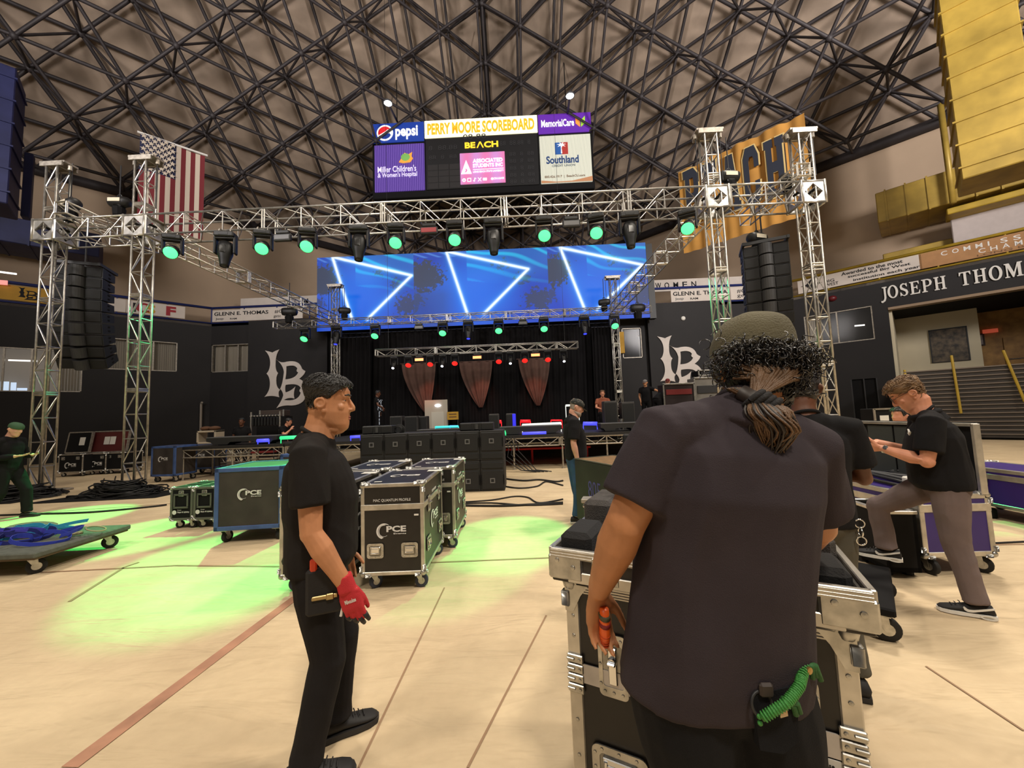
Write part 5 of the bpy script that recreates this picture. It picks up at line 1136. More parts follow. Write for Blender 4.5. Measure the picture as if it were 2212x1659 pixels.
def caster(par,x,y,zt,r,a=0.0,tyre=None,white_brk=False):
    t=part('caster',None,par) if False else None
    mb=MB(); mb.cbox((x,y,zt-.008),(r*1.7,r*1.5,.012),.003)
    ca,sa=math.cos(a),math.sin(a)
    for s in(-1,1):
        o=V((-sa*s*r*.42,ca*s*r*.42,0)); P=V((x,y,zt))+o; b=V((x+ca*r*.5,y+sa*r*.5,r))+o
        f=V((ca,sa,0)); mb.add([P-f*r*.55,P+f*r*.55,b+f*r*.2-Z*r*.12,b-f*r*.2-Z*r*.12]+[q+o*.12 for q in (P-f*r*.55,P+f*r*.55,b+f*r*.2-Z*r*.12,b-f*r*.2-Z*r*.12)],[(0,1,2,3),(7,6,5,4),(0,4,5,1),(2,6,7,3),(0,3,7,4),(1,5,6,2)])
    c=part('caster',mb,par,steel)
    ax=V((-sa,ca,0)); w_=MB(); w_.lathe(V((x+ca*r*.5,y+sa*r*.5,r))-ax*r*.3,ax,[(0,r*.5),(.0,r*.92),(r*.08,r),(r*.52,r),(r*.6,r*.92),(r*.6,r*.5)],20); part('wheel',w_,c,tyre or rubber,True)
    mb=MB(); mb.lathe(V((x+ca*r*.5,y+sa*r*.5,r))-ax*r*.34,ax,[(0,.001),(0,r*.5),(r*.68,r*.5),(r*.68,.001)],14); part('hub',mb,c,steel)
def case(name,label,loc,rz,w,d,h,r=.062,body=lam,edge=alu,lid=None,group=None,ew=.034,cat='road case',cr=.03,rivet=True,casters=True,wang=.4,tyre=None,cat_open=False):
    """flight case, front is local -Y"""
    t=thing(name,label,cat,loc,rz,group); z0=(2*r+.02) if casters else 0.0
    mb=MB(); mb.box((0,0,(z0+h)/2),(w-.012,d-.012,h-z0-.012)); part('panel_box',mb,t,body)
    mb=MB(); e=ew
    for sx in(-1,1):
        for sy in(-1,1): mb.cbox((sx*(w/2-e/2),sy*(d/2-e/2),(z0+h)/2),(e,e,h-z0),.004)
        for z in(z0+e/2,h-e/2): mb.cbox((sx*(w/2-e/2),0,z),(e,d,e),.004)
    for sy in(-1,1):
        for z in(z0+e/2,h-e/2): mb.cbox((0,sy*(d/2-e/2),z),(w,e,e),.004)
    part('edge_extrusion',mb,t,edge)
    if lid:
        mb=MB(); zl=z0+(h-z0)*lid
        for sx in(-1,1): mb.cbox((sx*(w/2-.004),0,zl),(.012,d,e*1.5),.003)
        for sy in(-1,1): mb.cbox((0,sy*(d/2-.004),zl),(w,.012,e*1.5),.003)
        part('lid_band',mb,t,edge)
    for sx in(-1,1):
        for sy in(-1,1):
            for z,sz in((z0,1),(h,-1)):
                mb=MB(); c=V((sx*(w/2-cr*.55),sy*(d/2-cr*.55),z+sz*cr*.5)); mb.ell(c,cr,10,6)
                for a in((sx*-1.6,0,0),(0,sy*-1.6,0),(0,0,sz*1.6)):
                    mb.cbox(c+V(a)*cr+V((0 if a[0] else sx*.55*cr,0 if a[1] else sy*.55*cr,0 if a[2] else -sz*.5*cr))*.9,[cr*1.6 if q else cr*.9 for q in a],.003)
                part('ball_corner',mb,t,steel,True)
    if casters:
        for sx in(-1,1):
            for sy in(-1,1): caster(t,sx*(w/2-r*1.3),sy*(d/2-r*1.3),z0,r,wang+.3*sx*sy,tyre)
    return t
gC='PCE road cases in the middle of the floor'
tyb=mat('blue_tyre',(46,52,72),.6)
def pcecase(label,x,y,rz):
    w,d,h=.575,.95,.955
    t=case('road_case',label,(x,y,0),rz,w,d,h,.06,lid=.74,group=gC,tyre=tyb)
    for f,ww in (('F',w),('R',d)):
        T=face_T(f,w,d,h)
        for sx in(-1,1): dish(t,T,sx*ww*(.27 if f=='F' else .3),.36,.15,.13)
        pce(t,T,-.01 if f=='F' else .0,.53,.27 if f=='F' else .34)
        mb=MB(); mb.T=T; mb.text('MAC QUANTUM PROFILE' if f=='F' else 'QUANTUM',(-.17 if f=='F' else -.1,.79,.0),(.34 if f=='F' else .2,0,0),(0,.028,0),.002,.0); part('stencil',mb,t,logo_w)
    T=face_T('R',w,d,h)
    for sx in(-1,1): dish(t,T,sx*.25,.72,.1,.15,'latch')
    T=face_T('T',w,d,h); pce(t,T,0,.45,.3); mb=MB(); mb.T=T
    for x_,y_,a_,b_ in ((-.2,.1,.07,.03),(.17,.7,.16,.1),(-.2,.82,.06,.03),(.2,.1,.06,.03)): mb.bb((x_,y_,0),(x_+a_,y_+b_,.002))
    part('paper_label',mb,t,white)
    mb=MB(); mb.T=face_T('F',w,d,h); mb.bb((.2,.66,.0),(.24,.675,.003)); part('tape_tag',mb,t,white)
    return t
pcecase('black PCE road case in front, right beside the man with the red glove',-1.235,4.03,.03)
pcecase('black PCE road case directly behind the front one, slightly to the right',-1.13,5.06,.02)
pcecase('black PCE road case mostly hidden behind the man with the red glove',-1.97,4.02,.0)
pcecase('black PCE road case at the back left of the four, green light on its lid',-1.9,5.06,.0)
# blue framed carts
bfr=mat('cart_blue',(62,88,142),.6,var=.25,vs=6); cbd=mat('cart_board',(56,50,47),.75,var=.3,vs=4); gpb='blue framed PCE carts'
def bluecart(label,x,y,rz,w,d,h,logo=.26,r=.075):
    t=thing('blue_cart',label,'cart',(x,y,0),rz,gpb); z0=2*r+.02
    mb=MB(); mb.box((0,0,(z0+h)/2),(w-.02,d-.02,h-z0-.02)); part('board_box',mb,t,cbd)
    mb=MB(); e=.055
    for sx in(-1,1):
        for sy in(-1,1): mb.cbox((sx*(w/2-e/2),sy*(d/2-e/2),(z0+h)/2),(e,e,h-z0),.006)
        for z in(z0+e/2,h-e/2): mb.cbox((sx*(w/2-e/2),0,z),(e,d,e),.006)
    for sy in(-1,1):
        for z in(z0+e/2,h-e/2): mb.cbox((0,sy*(d/2-e/2),z),(w,e,e),.006)
    part('blue_frame',mb,t,bfr); pce(t,face_T('F',w,d,h),.01,h*.64,logo)
    for sx in(-1,1):
        for sy in(-1,1): caster(t,sx*(w/2-r*1.2),sy*(d/2-r*1.2),z0,r,1.3)
    return t
bluecart('nearest blue framed PCE cart, left of the man with the red glove',-3.68,5.48,.11,.86,.86,.975,.3)
bluecart('blue framed cart whose top shows just behind the nearest blue cart',-4.1,7.35,.05,.7,.75,.97,.2)
bluecart('blue framed PCE cart beside the inner left tower',atY(353,1000,10.6).x,10.95,-.08,.74,.7,1.0,.3)
bluecart('dark PCE cart under the left platform behind its first leg',atY(424,1000,11.9).x,12.3,.05,.86,.6,.93,.3)
# two small trunks
smg=mat('trunk_green_grey',(96,98,88),.6,.2)
for k,x in enumerate((-5.22,-4.86)):
    w,d,h=.345,.62,.62
    t=case('small_trunk',('left','right')[k]+' one of two small grey edged trunks left of the blue cart',(x,6.12,0),.02,w,d,h,.055,blkm,smg,lid=None,group='small trunks on casters',ew=.036,cat='trunk',cr=.024)
    T=face_T('F',w,d,h); mb=MB(); mb.T=T
    for a,b in (((-.11,.32,0),(-.09,.52,.012)),((.09,.32,0),(.11,.52,.012)),((-.11,.31,0),(.11,.335,.012)),((-.11,.5,0),(.11,.525,.012))): mb.bb(a,b)
    part('door_frame',mb,t,smg); dish(t,T,0,.53,.08,.09,'latch')
    mb=MB(); mb.T=T; d_=shape_data([oval(-.1,.25,.032,.032)]); mb.add([(p.x,p.y,.002+p.z*.002) for p in d_[0]],d_[1]); mb.text('Stage & Lighting',(-.055,.235,0),(.18,0,0),(0,.03,0),.002,.02); mb.text('(310) 000-0000' if False else 'Stage',(-.055,.275,0),(.06,0,0),(0,.015,0),.002); part('stencil',mb,t,logo_w)
    mb=MB(); mb.T=face_T('T',w,d,h)
    for q in range(3): mb.bb((-.13,.06+q*.19,0),(.13,.2+q*.19,.004))
    part('lid_panel',mb,t,mat('lid_dark',(34,40,36),.5))
# cases and boards far left
gL='cases behind the outer left tower'
def farcase(label,px,Yv,w,d,h,rz=0,logo=True):
    p=atY(px,1000,Yv); t=case('road_case',label,(p.x,Yv+d/2,0),rz,w,d,h,.06,blkm,alud,group=gL,ew=.03)
    T=face_T('F',w,d,h)
    for sx in(-1,1): dish(t,T,sx*w*.3,h*.82,.12,.1)
    if logo: pce(t,T,0,h*.5,.4)
    return t
farcase('black PCE road case behind the legs of the outer left tower',152,12.6,.84,.7,.74); farcase('black PCE road case between the two left towers',208,12.9,.66,.7,.72); farcase('black road case without logo against the inner left tower',247,13.0,.6,.7,.72,0,False)
def lean(label,c0,Yv,w,h,m,z0,papers):
    p=atY(c0[0],c0[1],Yv); t=thing('leaning_board',label,'board',(p.x,Yv+.1,z0),0,'boards leaning on the left cases'); R=M.Rotation(-.16,3,'X')
    mb=MB(); mb.box((0,0,h/2),(w,.05,h)); mb.v=[R@q for q in mb.v]; part('panel',mb,t,m)
    mb=MB()
    for sx in(-1,1): mb.box((sx*w/2,0,h/2),(.04,.07,h))
    for z in(0,h): mb.box((0,0,z),(w,.07,.04))
    mb.v=[R@q for q in mb.v]; part('edge_frame',mb,t,alud)
    for x in papers:
        mb=MB(); mb.box((x,-.032,h*.55),(.2,.004,.28)); mb.v=[R@q for q in mb.v]; part('paper_sheet',mb,t,white)
lean('black case lid with a white paper leaning behind the outer left tower',(160,985),13.3,.85,.72,blkm,.74,(.12,)); lean('dark red case lid with two white papers between the left towers',(228,985),13.45,1.3,.74,mat('lid_red',(86,24,22),.6,var=.2,vs=3),.72,(-.12,.1))
# ---- desk case with lighting console in the foreground
CW,CD,CH=.84,.6,.9325
rzc=math.radians(-26.4); cd=V((math.cos(rzc),math.sin(rzc),0)); cn=V((-math.sin(rzc),math.cos(rzc),0)); cp=V((.135,1.499,0))+cd*CW/2+cn*CD/2
dk=case('console_case','large black flight case with open top carrying the lighting console in the foreground',(cp.x,cp.y,0),rzc,CW,CD,CH,.062,lam,alu,group=None,ew=.05,cr=.034,casters=True)
T=face_T('F',CW,CD,CH)
# ribbed extrusion tops, hinge plates, straps and rivets
mb=MB(); mb.T=T
for k in range(5): mb.bb((-CW/2+.05,CH-.045+k*.009,0),(CW/2-.05,CH-.041+k*.009,.004))
part('ribbed_strip',mb,dk,alu)
mb=MB(); mb.T=T; mb.bb((-CW/2+.05,.575,0),(CW/2-.05,.64,.004)); part('centre_band',mb,dk,mat('pale_band',(206,200,196),.5,.4,var=.2,vs=8))
for sx in(-1,1):
    hp=MB(); hp.T=T
    for k in range(4):
        z=.55+k*.034; hp.cbox((sx*(CW/2-.028),z,.004),(.06,.03,.01),.003); hp.lathe((sx*(CW/2-.044),z,.009),Z,[(0,.006),(.003,.005),(.004,.001)],8); hp.cbox((sx*(CW/2-.012),z,.01),(.03,.008,.008),.002)
    part('hinge_plate',hp,dk,steel)
rv=MB(); rv.T=T
for sx in(-1,1):
    for z in (.2,.32,.44,.73,.8): rv.lathe((sx*(CW/2-.025),z,.0),Z,[(0,.007),(.003,.006),(.004,.001)],8)
for k in range(9): rv.lathe((-CW/2+.09+k*.09,.845,.0),Z,[(0,.006),(.003,.005),(.004,.001)],8)
part('rivet_row',rv,dk,steel)
dish(dk,T,-.255,.66,.1,.21,'latch'); dish(dk,T,.27,.65,.11,.24,'latch'); dish(dk,T,-.25,.31,.19,.15); dish(dk,T,.27,.31,.19,.15)
mb=MB(); mb.T=T; mb.cbox((.345,.55,.002),(.075,.04,.003),.001); st=part('sticker',mb,dk,white); mb=MB(); mb.T=T; mb.text('Case',(.315,.545,.003),(.03,0,0),(0,.014,0),.002,.01); part('sticker_print',mb,st,ink)
pce(dk,T,.02,.4,.3,logo_w,False); mb=MB(); mb.T=T; mb.text('Events',(-.02,.335,0),(.15,0,0),(0,.036,0),.002,.012); part('stencil',mb,dk,logo_w)
# open tray on top with latches at its corners
tr=MB(); tw_,td_=CW+.075,CD+.06
for sy in(-1,1): tr.cbox((0,sy*(td_/2-.012),CH+.055),(tw_,.024,.095),.004); 
for sx in(-1,1): tr.cbox((sx*(tw_/2-.012),0,CH+.055),(.024,td_,.095),.004)
tr.cbox((0,0,CH+.006),(tw_,td_,.02),.004); part('tray',tr,dk,mat('tray_side',(60,56,52),.5,.3))
mb=MB()
for sy in(-1,1):
    mb.cbox((0,sy*td_/2,CH+.1),(tw_,.02,.035),.003); mb.cbox((0,sy*td_/2,CH+.02),(tw_*.86,.016,.04),.003)
    for k in range(3): mb.cbox((0,sy*(td_/2+.009),CH+.09+k*.01),(tw_,.004,.004),.001)
for sx in(-1,1): mb.cbox((sx*tw_/2,0,CH+.1),(.02,td_,.035),.003)
part('tray_rim',mb,dk,alu)
for sx in(-1,1):
    mb=MB(); mb.cbox((sx*(tw_/2-.055),-td_/2-.002,CH+.05),(.13,.016,.085),.006)
    for q in ((-.03,.02),(.03,.0)): mb.lathe((sx*(tw_/2-.055)+q[0],-td_/2-.01,CH+.055+q[1]),-Y,[(0,.009),(.004,.008),(.005,.001)],10)
    part('tray_corner',mb,dk,steel)
    mb=MB(); mb.cbox((sx*(tw_/2-.2),-td_/2-.004,CH+.075),(.09,.018,.05),.004); mb.cbox((sx*(tw_/2-.2),-td_/2-.014,CH+.075),(.04,.01,.03),.003); mb.cbox((sx*(tw_/2-.2),-td_/2-.004,CH+.03),(.1,.012,.04),.004); part('spring_catch',mb,dk,steel)
    mb=MB(); mb.T=T
    mb.prism([(0,0),(.1,0),(.06,-.05),(.03,-.11),(0,-.11)],(sx*CW/2-(.0 if sx<0 else .0),CH-.005,0),(-sx,0,0),(0,1,0),(0,0,.006)); part('corner_plate',mb,dk,steel)
foam=mat('grey_foam',(74,70,68),.95,bump=.6,bs=220,var=.2,vs=60); bfoam=mat('black_foam',(26,25,26),.9,bump=.3,bs=160)
DKM=M.Translation(V((cp.x,cp.y,0)))@M.Rotation(rzc,4,'Z')
def desk(name,mb,m,label,cat,smooth=False):
    mb.v=[DKM@q for q in mb.v]; return solo(name,mb,m,label,cat,smooth=smooth)
zt=CH+.02
for lab,c,s,m in (('black foam pad at the front left corner of the console case',(-.375,-.19,zt+.075),(.12,.22,.14),bfoam),('grey foam block behind the black pad at the left of the console case',(-.37,.14,zt+.1),(.13,.28,.2),foam),('black foam pad at the front right corner of the console case',(.35,-.19,zt+.06),(.17,.17,.12),bfoam),('grey foam block at the right rear of the console case',(.37,.1,zt+.08),(.14,.38,.16),foam)):
    mb=MB(); mb.cbox(c,s,.02); desk('foam_pad',mb,m,lab,'foam')
ct=thing('lighting_console','black lighting console with faders and a raised lit screen behind the foreground man','console',(cp.x,cp.y,zt),rzc); ct.scale=(.8,.84,.86)
prof=[(-.27,.0),(-.31,.06),(-.29,.09),(.02,.13),(.05,.15),(.2,.2),(.24,.18),(.24,0)]
mb=MB(); mb.prism([(y,z) for y,z in prof],(-.36,0,0),Y,Z,X*.70); part('body',mb,ct,mat('console_grey',(50,52,56),.45))
mb=MB(); mb.cbox((0,-.29,.07),(.7,.05,.04),.012); part('arm_rest',mb,ct,mat('console_rest',(64,66,70),.5))
mb=MB()
for sx in(-1,1): mb.prism([(y,z) for y,z in [(-.32,0),(-.33,.1),(.0,.16),(.22,.27),(.26,.2),(.25,0)]],(sx*.352-.01,0,0),Y,Z,X*.02)
part('end_cheek',mb,ct,mat('blue_cheek',(52,72,92),.4))
key=mat('console_key',(92,94,100),.5); fad=mat('fader_white',(206,206,206),.4)
def ptop(y): return .09+(y+.29)*(.04/.31) if y<.02 else .15+(y-.05)*.33
ky=MB(); 
for i in range(18):
    for j in range(5): y=-.12+j*.026; ky.cbox((-.31+i*.037,y,ptop(y)+.004),(.022,.016,.01),.003)
part('key_bank',ky,ct,key)
fs_=MB(); fc=MB()
for i in range(15):
    x=-.3+i*.044; fs_.cbox((x,-.2,ptop(-.2)+.002),(.006,.1,.004),.001); fc.cbox((x,-.22+.05*((i*7)%5)/5,ptop(-.2)+.014),(.016,.03,.02),.004)
part('fader_slot',fs_,ct,blkm); part('fader_cap',fc,ct,fad)
kn=MB()
for i in range(8): kn.lathe((-.28+i*.08,.11,ptop(.11)-.002),Z,[(0,.016),(.02,.014),(.021,.001)],10)
part('encoder_knob',kn,ct,blk)
scb=MB(); scb.cbox((0,0,0),(.74,.03,.4),.012); R=M.Rotation(-.2,3,'X'); scb.v=[R@q+V((.0,.27,.36)) for q in scb.v]; so=part('screen_housing',scb,ct,blk)
mb=MB(); mb.box((0,-.017,.0),(.66,.004,.36)); mb.v=[R@q+V((.0,.27,.36)) for q in mb.v]; part('screen_face',mb,so,mat('desk_screen',(92,104,146),.3,emit=.75,var=.3,vs=9,rgb2=(60,70,112)))
mb=MB()
for i in range(11):
    for j in range(8):
        if (i*5+j*3)%4: mb.box((-.3+i*.058,-.0195,.15-j*.042),(.012+.022*((i+j)%3),.002,.006+.006*(j%2)))
mb.v=[R@q+V((.0,.27,.36)) for q in mb.v]; part('screen_readouts',mb,so,mat('readout_white',(220,226,246),.4,emit=1.0))
mb=MB(); mb.tube([(-.2,.24,.1),(-.2,.27,.24)],.02,8); mb.tube([(.2,.24,.1),(.2,.27,.24)],.02,8); part('hinge_arm',mb,ct,dgrey)
tb_=thing('tablet','dark tablet on a stand at the right end of the lighting console','tablet',DKM@V((.27,-.06,zt+.12)),rzc)
mb=MB(); mb.cbox((0,0,.09),(.13,.012,.2),.008); R2=M.Rotation(-.6,3,'X'); mb.v=[R2@q for q in mb.v]; part('slab',mb,tb_,mat('tablet_black',(28,27,34),.2)); mb=MB(); mb.cbox((0,.03,.01),(.1,.09,.02),.006); part('stand',mb,tb_,grey)
# ---- open topped box marked 805
t=thing('open_box','tall dark box marked 805 with a brown top beside the man in the cap','box',(1.1,4.86,0),-1.175)
dkb=mat('box_green_black',(42,44,36),.7,var=.3,vs=4)
mb=MB(); mb.cbox((0,0,.55),(.82,.62,.76),.01); part('shell',mb,t,dkb); mb=MB(); mb.box((0,0,.932),(.78,.58,.006)); part('brown_top',mb,t,mat('brown_board',(120,92,58),.8,var=.3,vs=14))
mb=MB()
for sx in(-1,1): mb.box((sx*.402,0,.936),(.018,.62,.012))
for sy in(-1,1): mb.box((0,sy*.302,.936),(.82,.018,.012))
part('metal_lip',mb,t,mat('lip_grey',(96,98,84),.5,.4))
mb=MB(); mb.T=face_T('F',.82,.62,.94); mb.text('805',(-.1,.5,.0),(.26,0,0),(0,.2,0),.003,-.01); part('number',mb,t,mat('violet_paint',(74,70,136),.6))
for sx in(-1,1):
    for sy in(-1,1): caster(t,sx*.32,sy*.22,.17,.07,.5)
t=thing('stand_rack','silver rack of folded stands with shiny clips behind the console','rack',(.68,3.3,0),-.3)
for x in(-.18,.0,.18): mb=MB(); mb.cbox((x,0,.4),(.03,.03,.8),.004); mb.cbox((x,0,.02),(.05,.3,.04),.004); part('upright',mb,t,alud)
mb=MB(); mb.cbox((0,0,.8),(.42,.12,.035),.006); part('top_bar',mb,t,alud)
for k in range(8): mb=MB(); mb.lathe((-.18+k*.05,-.07,.77),-Y,[(0,.012),(.03,.012),(.032,.001)],8); part('clip',mb,t,chrome)
# ---- purple cases at right
pur=mat('case_purple',(50,30,112),.45,var=.12,vs=4)
def purple(label,x,y,w,d,h,rz):
    t=case('purple_case',label,(x,y,0),rz,w,d,h,.07,pur,alu,lid=.78,group='purple road cases',ew=.045); return t
w,d,h=1.9,.7,.64
p=purple('long purple road case with white lettering at the right edge',6.25,4.75,w,d,h,-math.pi/2)
T=face_T('F',w,d,h); dish(p,T,.27,.5,.2,.17,'latch'); dish(p,T,-.5,.5,.2,.17,'latch')
mb=MB(); mb.T=T; mb.text('tic',(.02,.3,0),(.13,0,0),(0,.1,0),.003,.01); mb.text('& INC.',(.0,.24,0),(.16,0,0),(0,.04,0),.003,.0); mb.text('CASE 12' if False else 'CABLE',(.05,.57,0),(.12,0,0),(0,.03,0),.003); part('stencil',mb,p,logo_w)
mb=MB(); mb.T=T
for pts in ([(0,0),(.2,.02),(0,.06)],[(0,.12),(.17,.22),(0,.2)],[(.15,.3),(.17,.34),(.13,.34)]): mb.prism(pts,(.0,.36,0),(1,0,0),(0,.6,0),(0,0,.002))
part('star_mark',mb,p,logo_w)
w,d,h=1.2,.62,.7
oc=purple('open purple case full of cables with its dark lid standing up',3.78,4.17,w,d,h,-math.pi/2)
T=face_T('F',w,d,h); dish(oc,T,.28,.56,.12,.14,'latch')
mb=MB(); mb.cbox((0,.29,1.0),(w,.045,.64),.01); ld=part('raised_lid',mb,oc,blkm)
mb=MB()
for z in(.7,1.3): mb.cbox((0,.26,z),(w,.06,.03),.004)
for x in(-w/2,w/2): mb.cbox((x,.26,1.0),(.03,.06,.62),.004)
part('lid_rim',mb,ld,alu)
mb=MB()
for x,c_ in ((-.33,.3),(.15,.62)): mb.cbox((x,.262,1.0),(c_,.012,.54),.004)
part('lid_foam',mb,ld,mat('lid_foam',(62,66,64),.9))
for k in range(9):
    mb=MB(); y0_=-.2+.05*k; z=.72+.012*(k%3); mb.tube([(-.5+.03*k,y0_,z),(-.2,y0_+.08*math.sin(k),z+.04),(.2,y0_-.06*math.cos(k*2),z+.03),(.5-.05*k,y0_+.05,z)],.017,6); mb.v=[V((3.78,4.17,0))+Rz(-math.pi/2)@q for q in mb.v]
    solo('cable',mb,(rubber,dgrey,grey)[k%3],'cable in the heap piled in the open purple case','cable','cables in the open purple case',True)
for k in range(3):
    mb=MB(); q=V((3.78,4.17,0))+Rz(-math.pi/2)@V((.3+.1*k,-.1,.78)); mb.cbox(q,(.06,.06,.06),.012); solo('white_plug',mb,white,'one of the white plugs lying on the cables in the open purple case','plug','white plugs on the cables')
bc_=thing('open_black_case','open black case with steel rim in front of the open purple case','case',(3.32,3.8,0),-.15)
mb=MB()
for a,b in (((-.12,-.25,.05),(.12,-.22,.56)),((-.12,.22,.05),(.12,.25,.56)),((-.12,-.25,.05),(-.09,.25,.56)),((.09,-.25,.05),(.12,.25,.56)),((-.12,-.25,.05),(.12,.25,.09))): mb.bb(a,b)
part('shell',mb,bc_,blkm); mb=MB()
for sy in(-1,1): mb.cbox((0,sy*.24,.56),(.26,.04,.03),.004)
for sx in(-1,1): mb.cbox((sx*.11,0,.56),(.04,.52,.03),.004)
part('rim',mb,bc_,alu); mb=MB()
for x in(-.08,.08):
    for y in (-.15,.15): mb.cyl((x,y,0),(x,y,.05),.04,8)
part('foot',mb,bc_,rubber)
t=thing('black_backed_case','black case lid with a white paper behind the man with the phone','board',(atY(1925,890,7.5).x,7.5,0))
mb=MB(); mb.cbox((0,0,.72),(.9,.3,1.36),.01); part('panel',mb,t,blkm); mb=MB()
for x in(-.45,.45): mb.box((x,-.155,.72),(.03,.02,1.36))
for z in(.06,1.39): mb.box((0,-.155,z),(.9,.02,.03))
part('edge_frame',mb,t,alud); mb=MB(); mb.box((-.28,-.156,1.2),(.16,.004,.14)); part('paper_sheet',mb,t,white)
# low dolly with casters under the man's raised foot
t=thing('equipment_dolly','low black dolly under the raised foot of the man with the phone','dolly',(2.33,3.12,0),-.72)
mb=MB(); mb.cbox((0,0,.205),(.66,.86,.05),.01); part('deck',mb,t,blkm)
for sx in(-1,1):
    for sy in(-1,1): caster(t,sx*.24,sy*.36,.18,.075,.3)
# ---- carpeted dolly with straps at left
t=thing('carpeted_dolly','grey carpeted dolly with blue straps on it at the left edge','dolly',(-6.1,4.55,0),.06)
crp=mat('grey_carpet',(88,92,84),.95,var=.2,vs=20,bump=.4,bs=200)
mb=MB(); mb.cbox((0,0,.235),(1.7,1.08,.06),.012); part('deck',mb,t,crp); mb=MB(); mb.cbox((0,0,.195),(1.66,1.04,.02),.004); part('plywood',mb,t,mat('ply_edge',(96,80,60),.8))
for sx in(-1,1):
    for sy in(-1,1): caster(t,sx*.66,sy*.4,.185,.08,.9)
random.seed(3)
scol=[('royal blue',(44,60,170)),('navy blue',(30,36,110)),('turquoise',(50,150,190)),('violet blue',(76,72,190)),('pale green',(170,196,150)),('dark blue',(24,28,84))]
for k,(nm,rgb) in enumerate(scol):
    cx,cy=-5.68-.2*k,4.62+.09*((k*7)%5-2); mb=MB(); vs=[];n=46
    for i in range(n+1):
        a=2*math.pi*i/n*1.6+k; r=.17+.13*math.sin(a*1.5+k); x=cx+r*1.5*math.cos(a); y=cy+r*.9*math.sin(a*1.1); z=.275+.05+.05*math.sin(a*2+k*1.3)
        h_=.02; vs+=[(x,y,max(.268,z-h_)),(x+.012,y+.008,z+h_)]
    mb.add(vs,[(2*i,2*i+2,2*i+3,2*i+1) for i in range(n)])
    o=solo('ratchet_strap',mb,mat('strap_%d'%k,rgb,.6),'%s webbing strap looped on the grey carpeted dolly'%nm,'strap','straps on the carpeted dolly')
    md=o.modifiers.new('thick','SOLIDIFY'); md.thickness=.006
mb=MB(); mb.ring((-5.3,4.72,.33),(.3,.1,1),.09,.008,20,6); mb.tube([(-5.42,4.68,.3),(-5.6,4.6,.29)],.02,6); solo('lashing_ring',mb,mat('pale_rope',(150,146,110),.7),'pale looped rope at the right end of the straps','rope',smooth=True)
# ---- cables on the floor
def cable(label,pts,r=.012,group='black cables on the floor',m=rubber,z=None):
    P=[gz(*p) for p in pts]; Q=[]
    for i in range(len(P)-1):
        p0=P[max(i-1,0)];p1=P[i];p2=P[i+1];p3=P[min(i+2,len(P)-1)]
        for k in range(6):
            s=k/6; Q.append(.5*((2*p1)+(p2-p0)*s+(2*p0-5*p1+4*p2-p3)*s*s+(3*p1-p0-3*p2+p3)*s**3))
    Q.append(P[-1]); mb=MB(); mb.tube([V((q.x,q.y,r)) for q in Q],r,6); return solo('floor_cable',mb,m,label,'cable',group,True)
cable('thick black cable crossing the floor right of the PCE cases',[(985,1094),(1080,1095),(1150,1092),(1216,1088)],.02)
cable('second black cable just beyond the thick one right of the PCE cases',[(985,1090),(1060,1088),(1140,1093),(1216,1090)],.014)
cable('thin black cable curving over the floor before the subwoofers',[(985,1087),(1060,1082),(1110,1074),(1140,1076),(1165,1088),(1216,1080)],.014)
cable('black cable running from the subwoofers toward the man in the cap',[(1080,1050),(1120,1056),(1160,1052),(1180,1042),(1216,1050)],.016)
cable('black cable with connectors lying under the right of the stage',[(1085,1035),(1130,1040),(1165,1038),(1200,1042),(1216,1040)],.02)
cable('black cable lying between the two left towers',[(160,1075),(190,1078),(215,1060),(225,1035)],.015)
cable('black cable edging the green lit floor at left',[(0,1115),(80,1112),(200,1108),(330,1096),(360,1092)],.018)
cable('black cable looping beside the inner left tower base',[(250,1030),(248,1045),(262,1060),(290,1070)],.015)
cable('dark cable crossing the floor behind the man with the phone',[(1880,1183),(1960,1180),(2080,1178),(2212,1172)],.01)
mb=MB(); q=atY(1075,965,8.9)
for k in range(5): mb.tube([(q.x+.08*k,10.7,.92),(q.x+.1+.09*k,10.6,.6),(q.x+.05+.1*k,10.5,.35+.05*k),(q.x+.5+.1*k,10.3,.06),(q.x+.9+.1*k,10.2,.02)],.012,6)
solo('hanging_cables',mb,rubber,'bundle of thin black cables hanging off the stage edge beside the subwoofers','cable',kind='stuff')
def pile(label,cx,cy,rx,ry,n,seed,h):
    random.seed(seed); mb=MB()
    for k in range(n):
        a=random.random()*6.28; s=random.random(); x=cx+rx*.5*s*math.cos(a); y=cy+ry*.5*s*math.sin(a); zz=.02+h*(1-s)*random.random()
        R=.25+.3*random.random(); pts=[]
        for i in range(15): b=6.28*i/14; pts.append((x+R*rx*.8*math.cos(b),y+R*ry*.8*math.sin(b),max(.018,zz+.04*math.sin(b*2+k))))
        mb.tube(pts,.017,5)
    o=solo('cable_pile',mb,mat('cable_black',(20,19,20),.6),label,'cable',None,True,'stuff'); return o
pile('heap of black cable around the foot of the outer left tower',-12.2,9.0,1.5,.8,70,5,.3); pile('heap of black cable and cloth around the foot of the inner left tower',-9.45,8.95,1.25,.75,80,8,.35)
for xx,yy in ((XA,YF),(XB,YF)):
    pass
for nm,cx,cy,lab in (('a',-9.3,8.72,'black rubber mat under the cable heap at the inner left tower'),('b',-12.4,8.6,'black rubber mat under the cable heap at the outer left tower')):
    mb=MB(); mb.prism([(-1.5,-.6),(1.2,-.35),(1.3,.5),(-1.0,.55)],(cx,cy,0.002),X,Y,Z*.012); solo('rubber_mat',mb,blkm,lab,'mat')
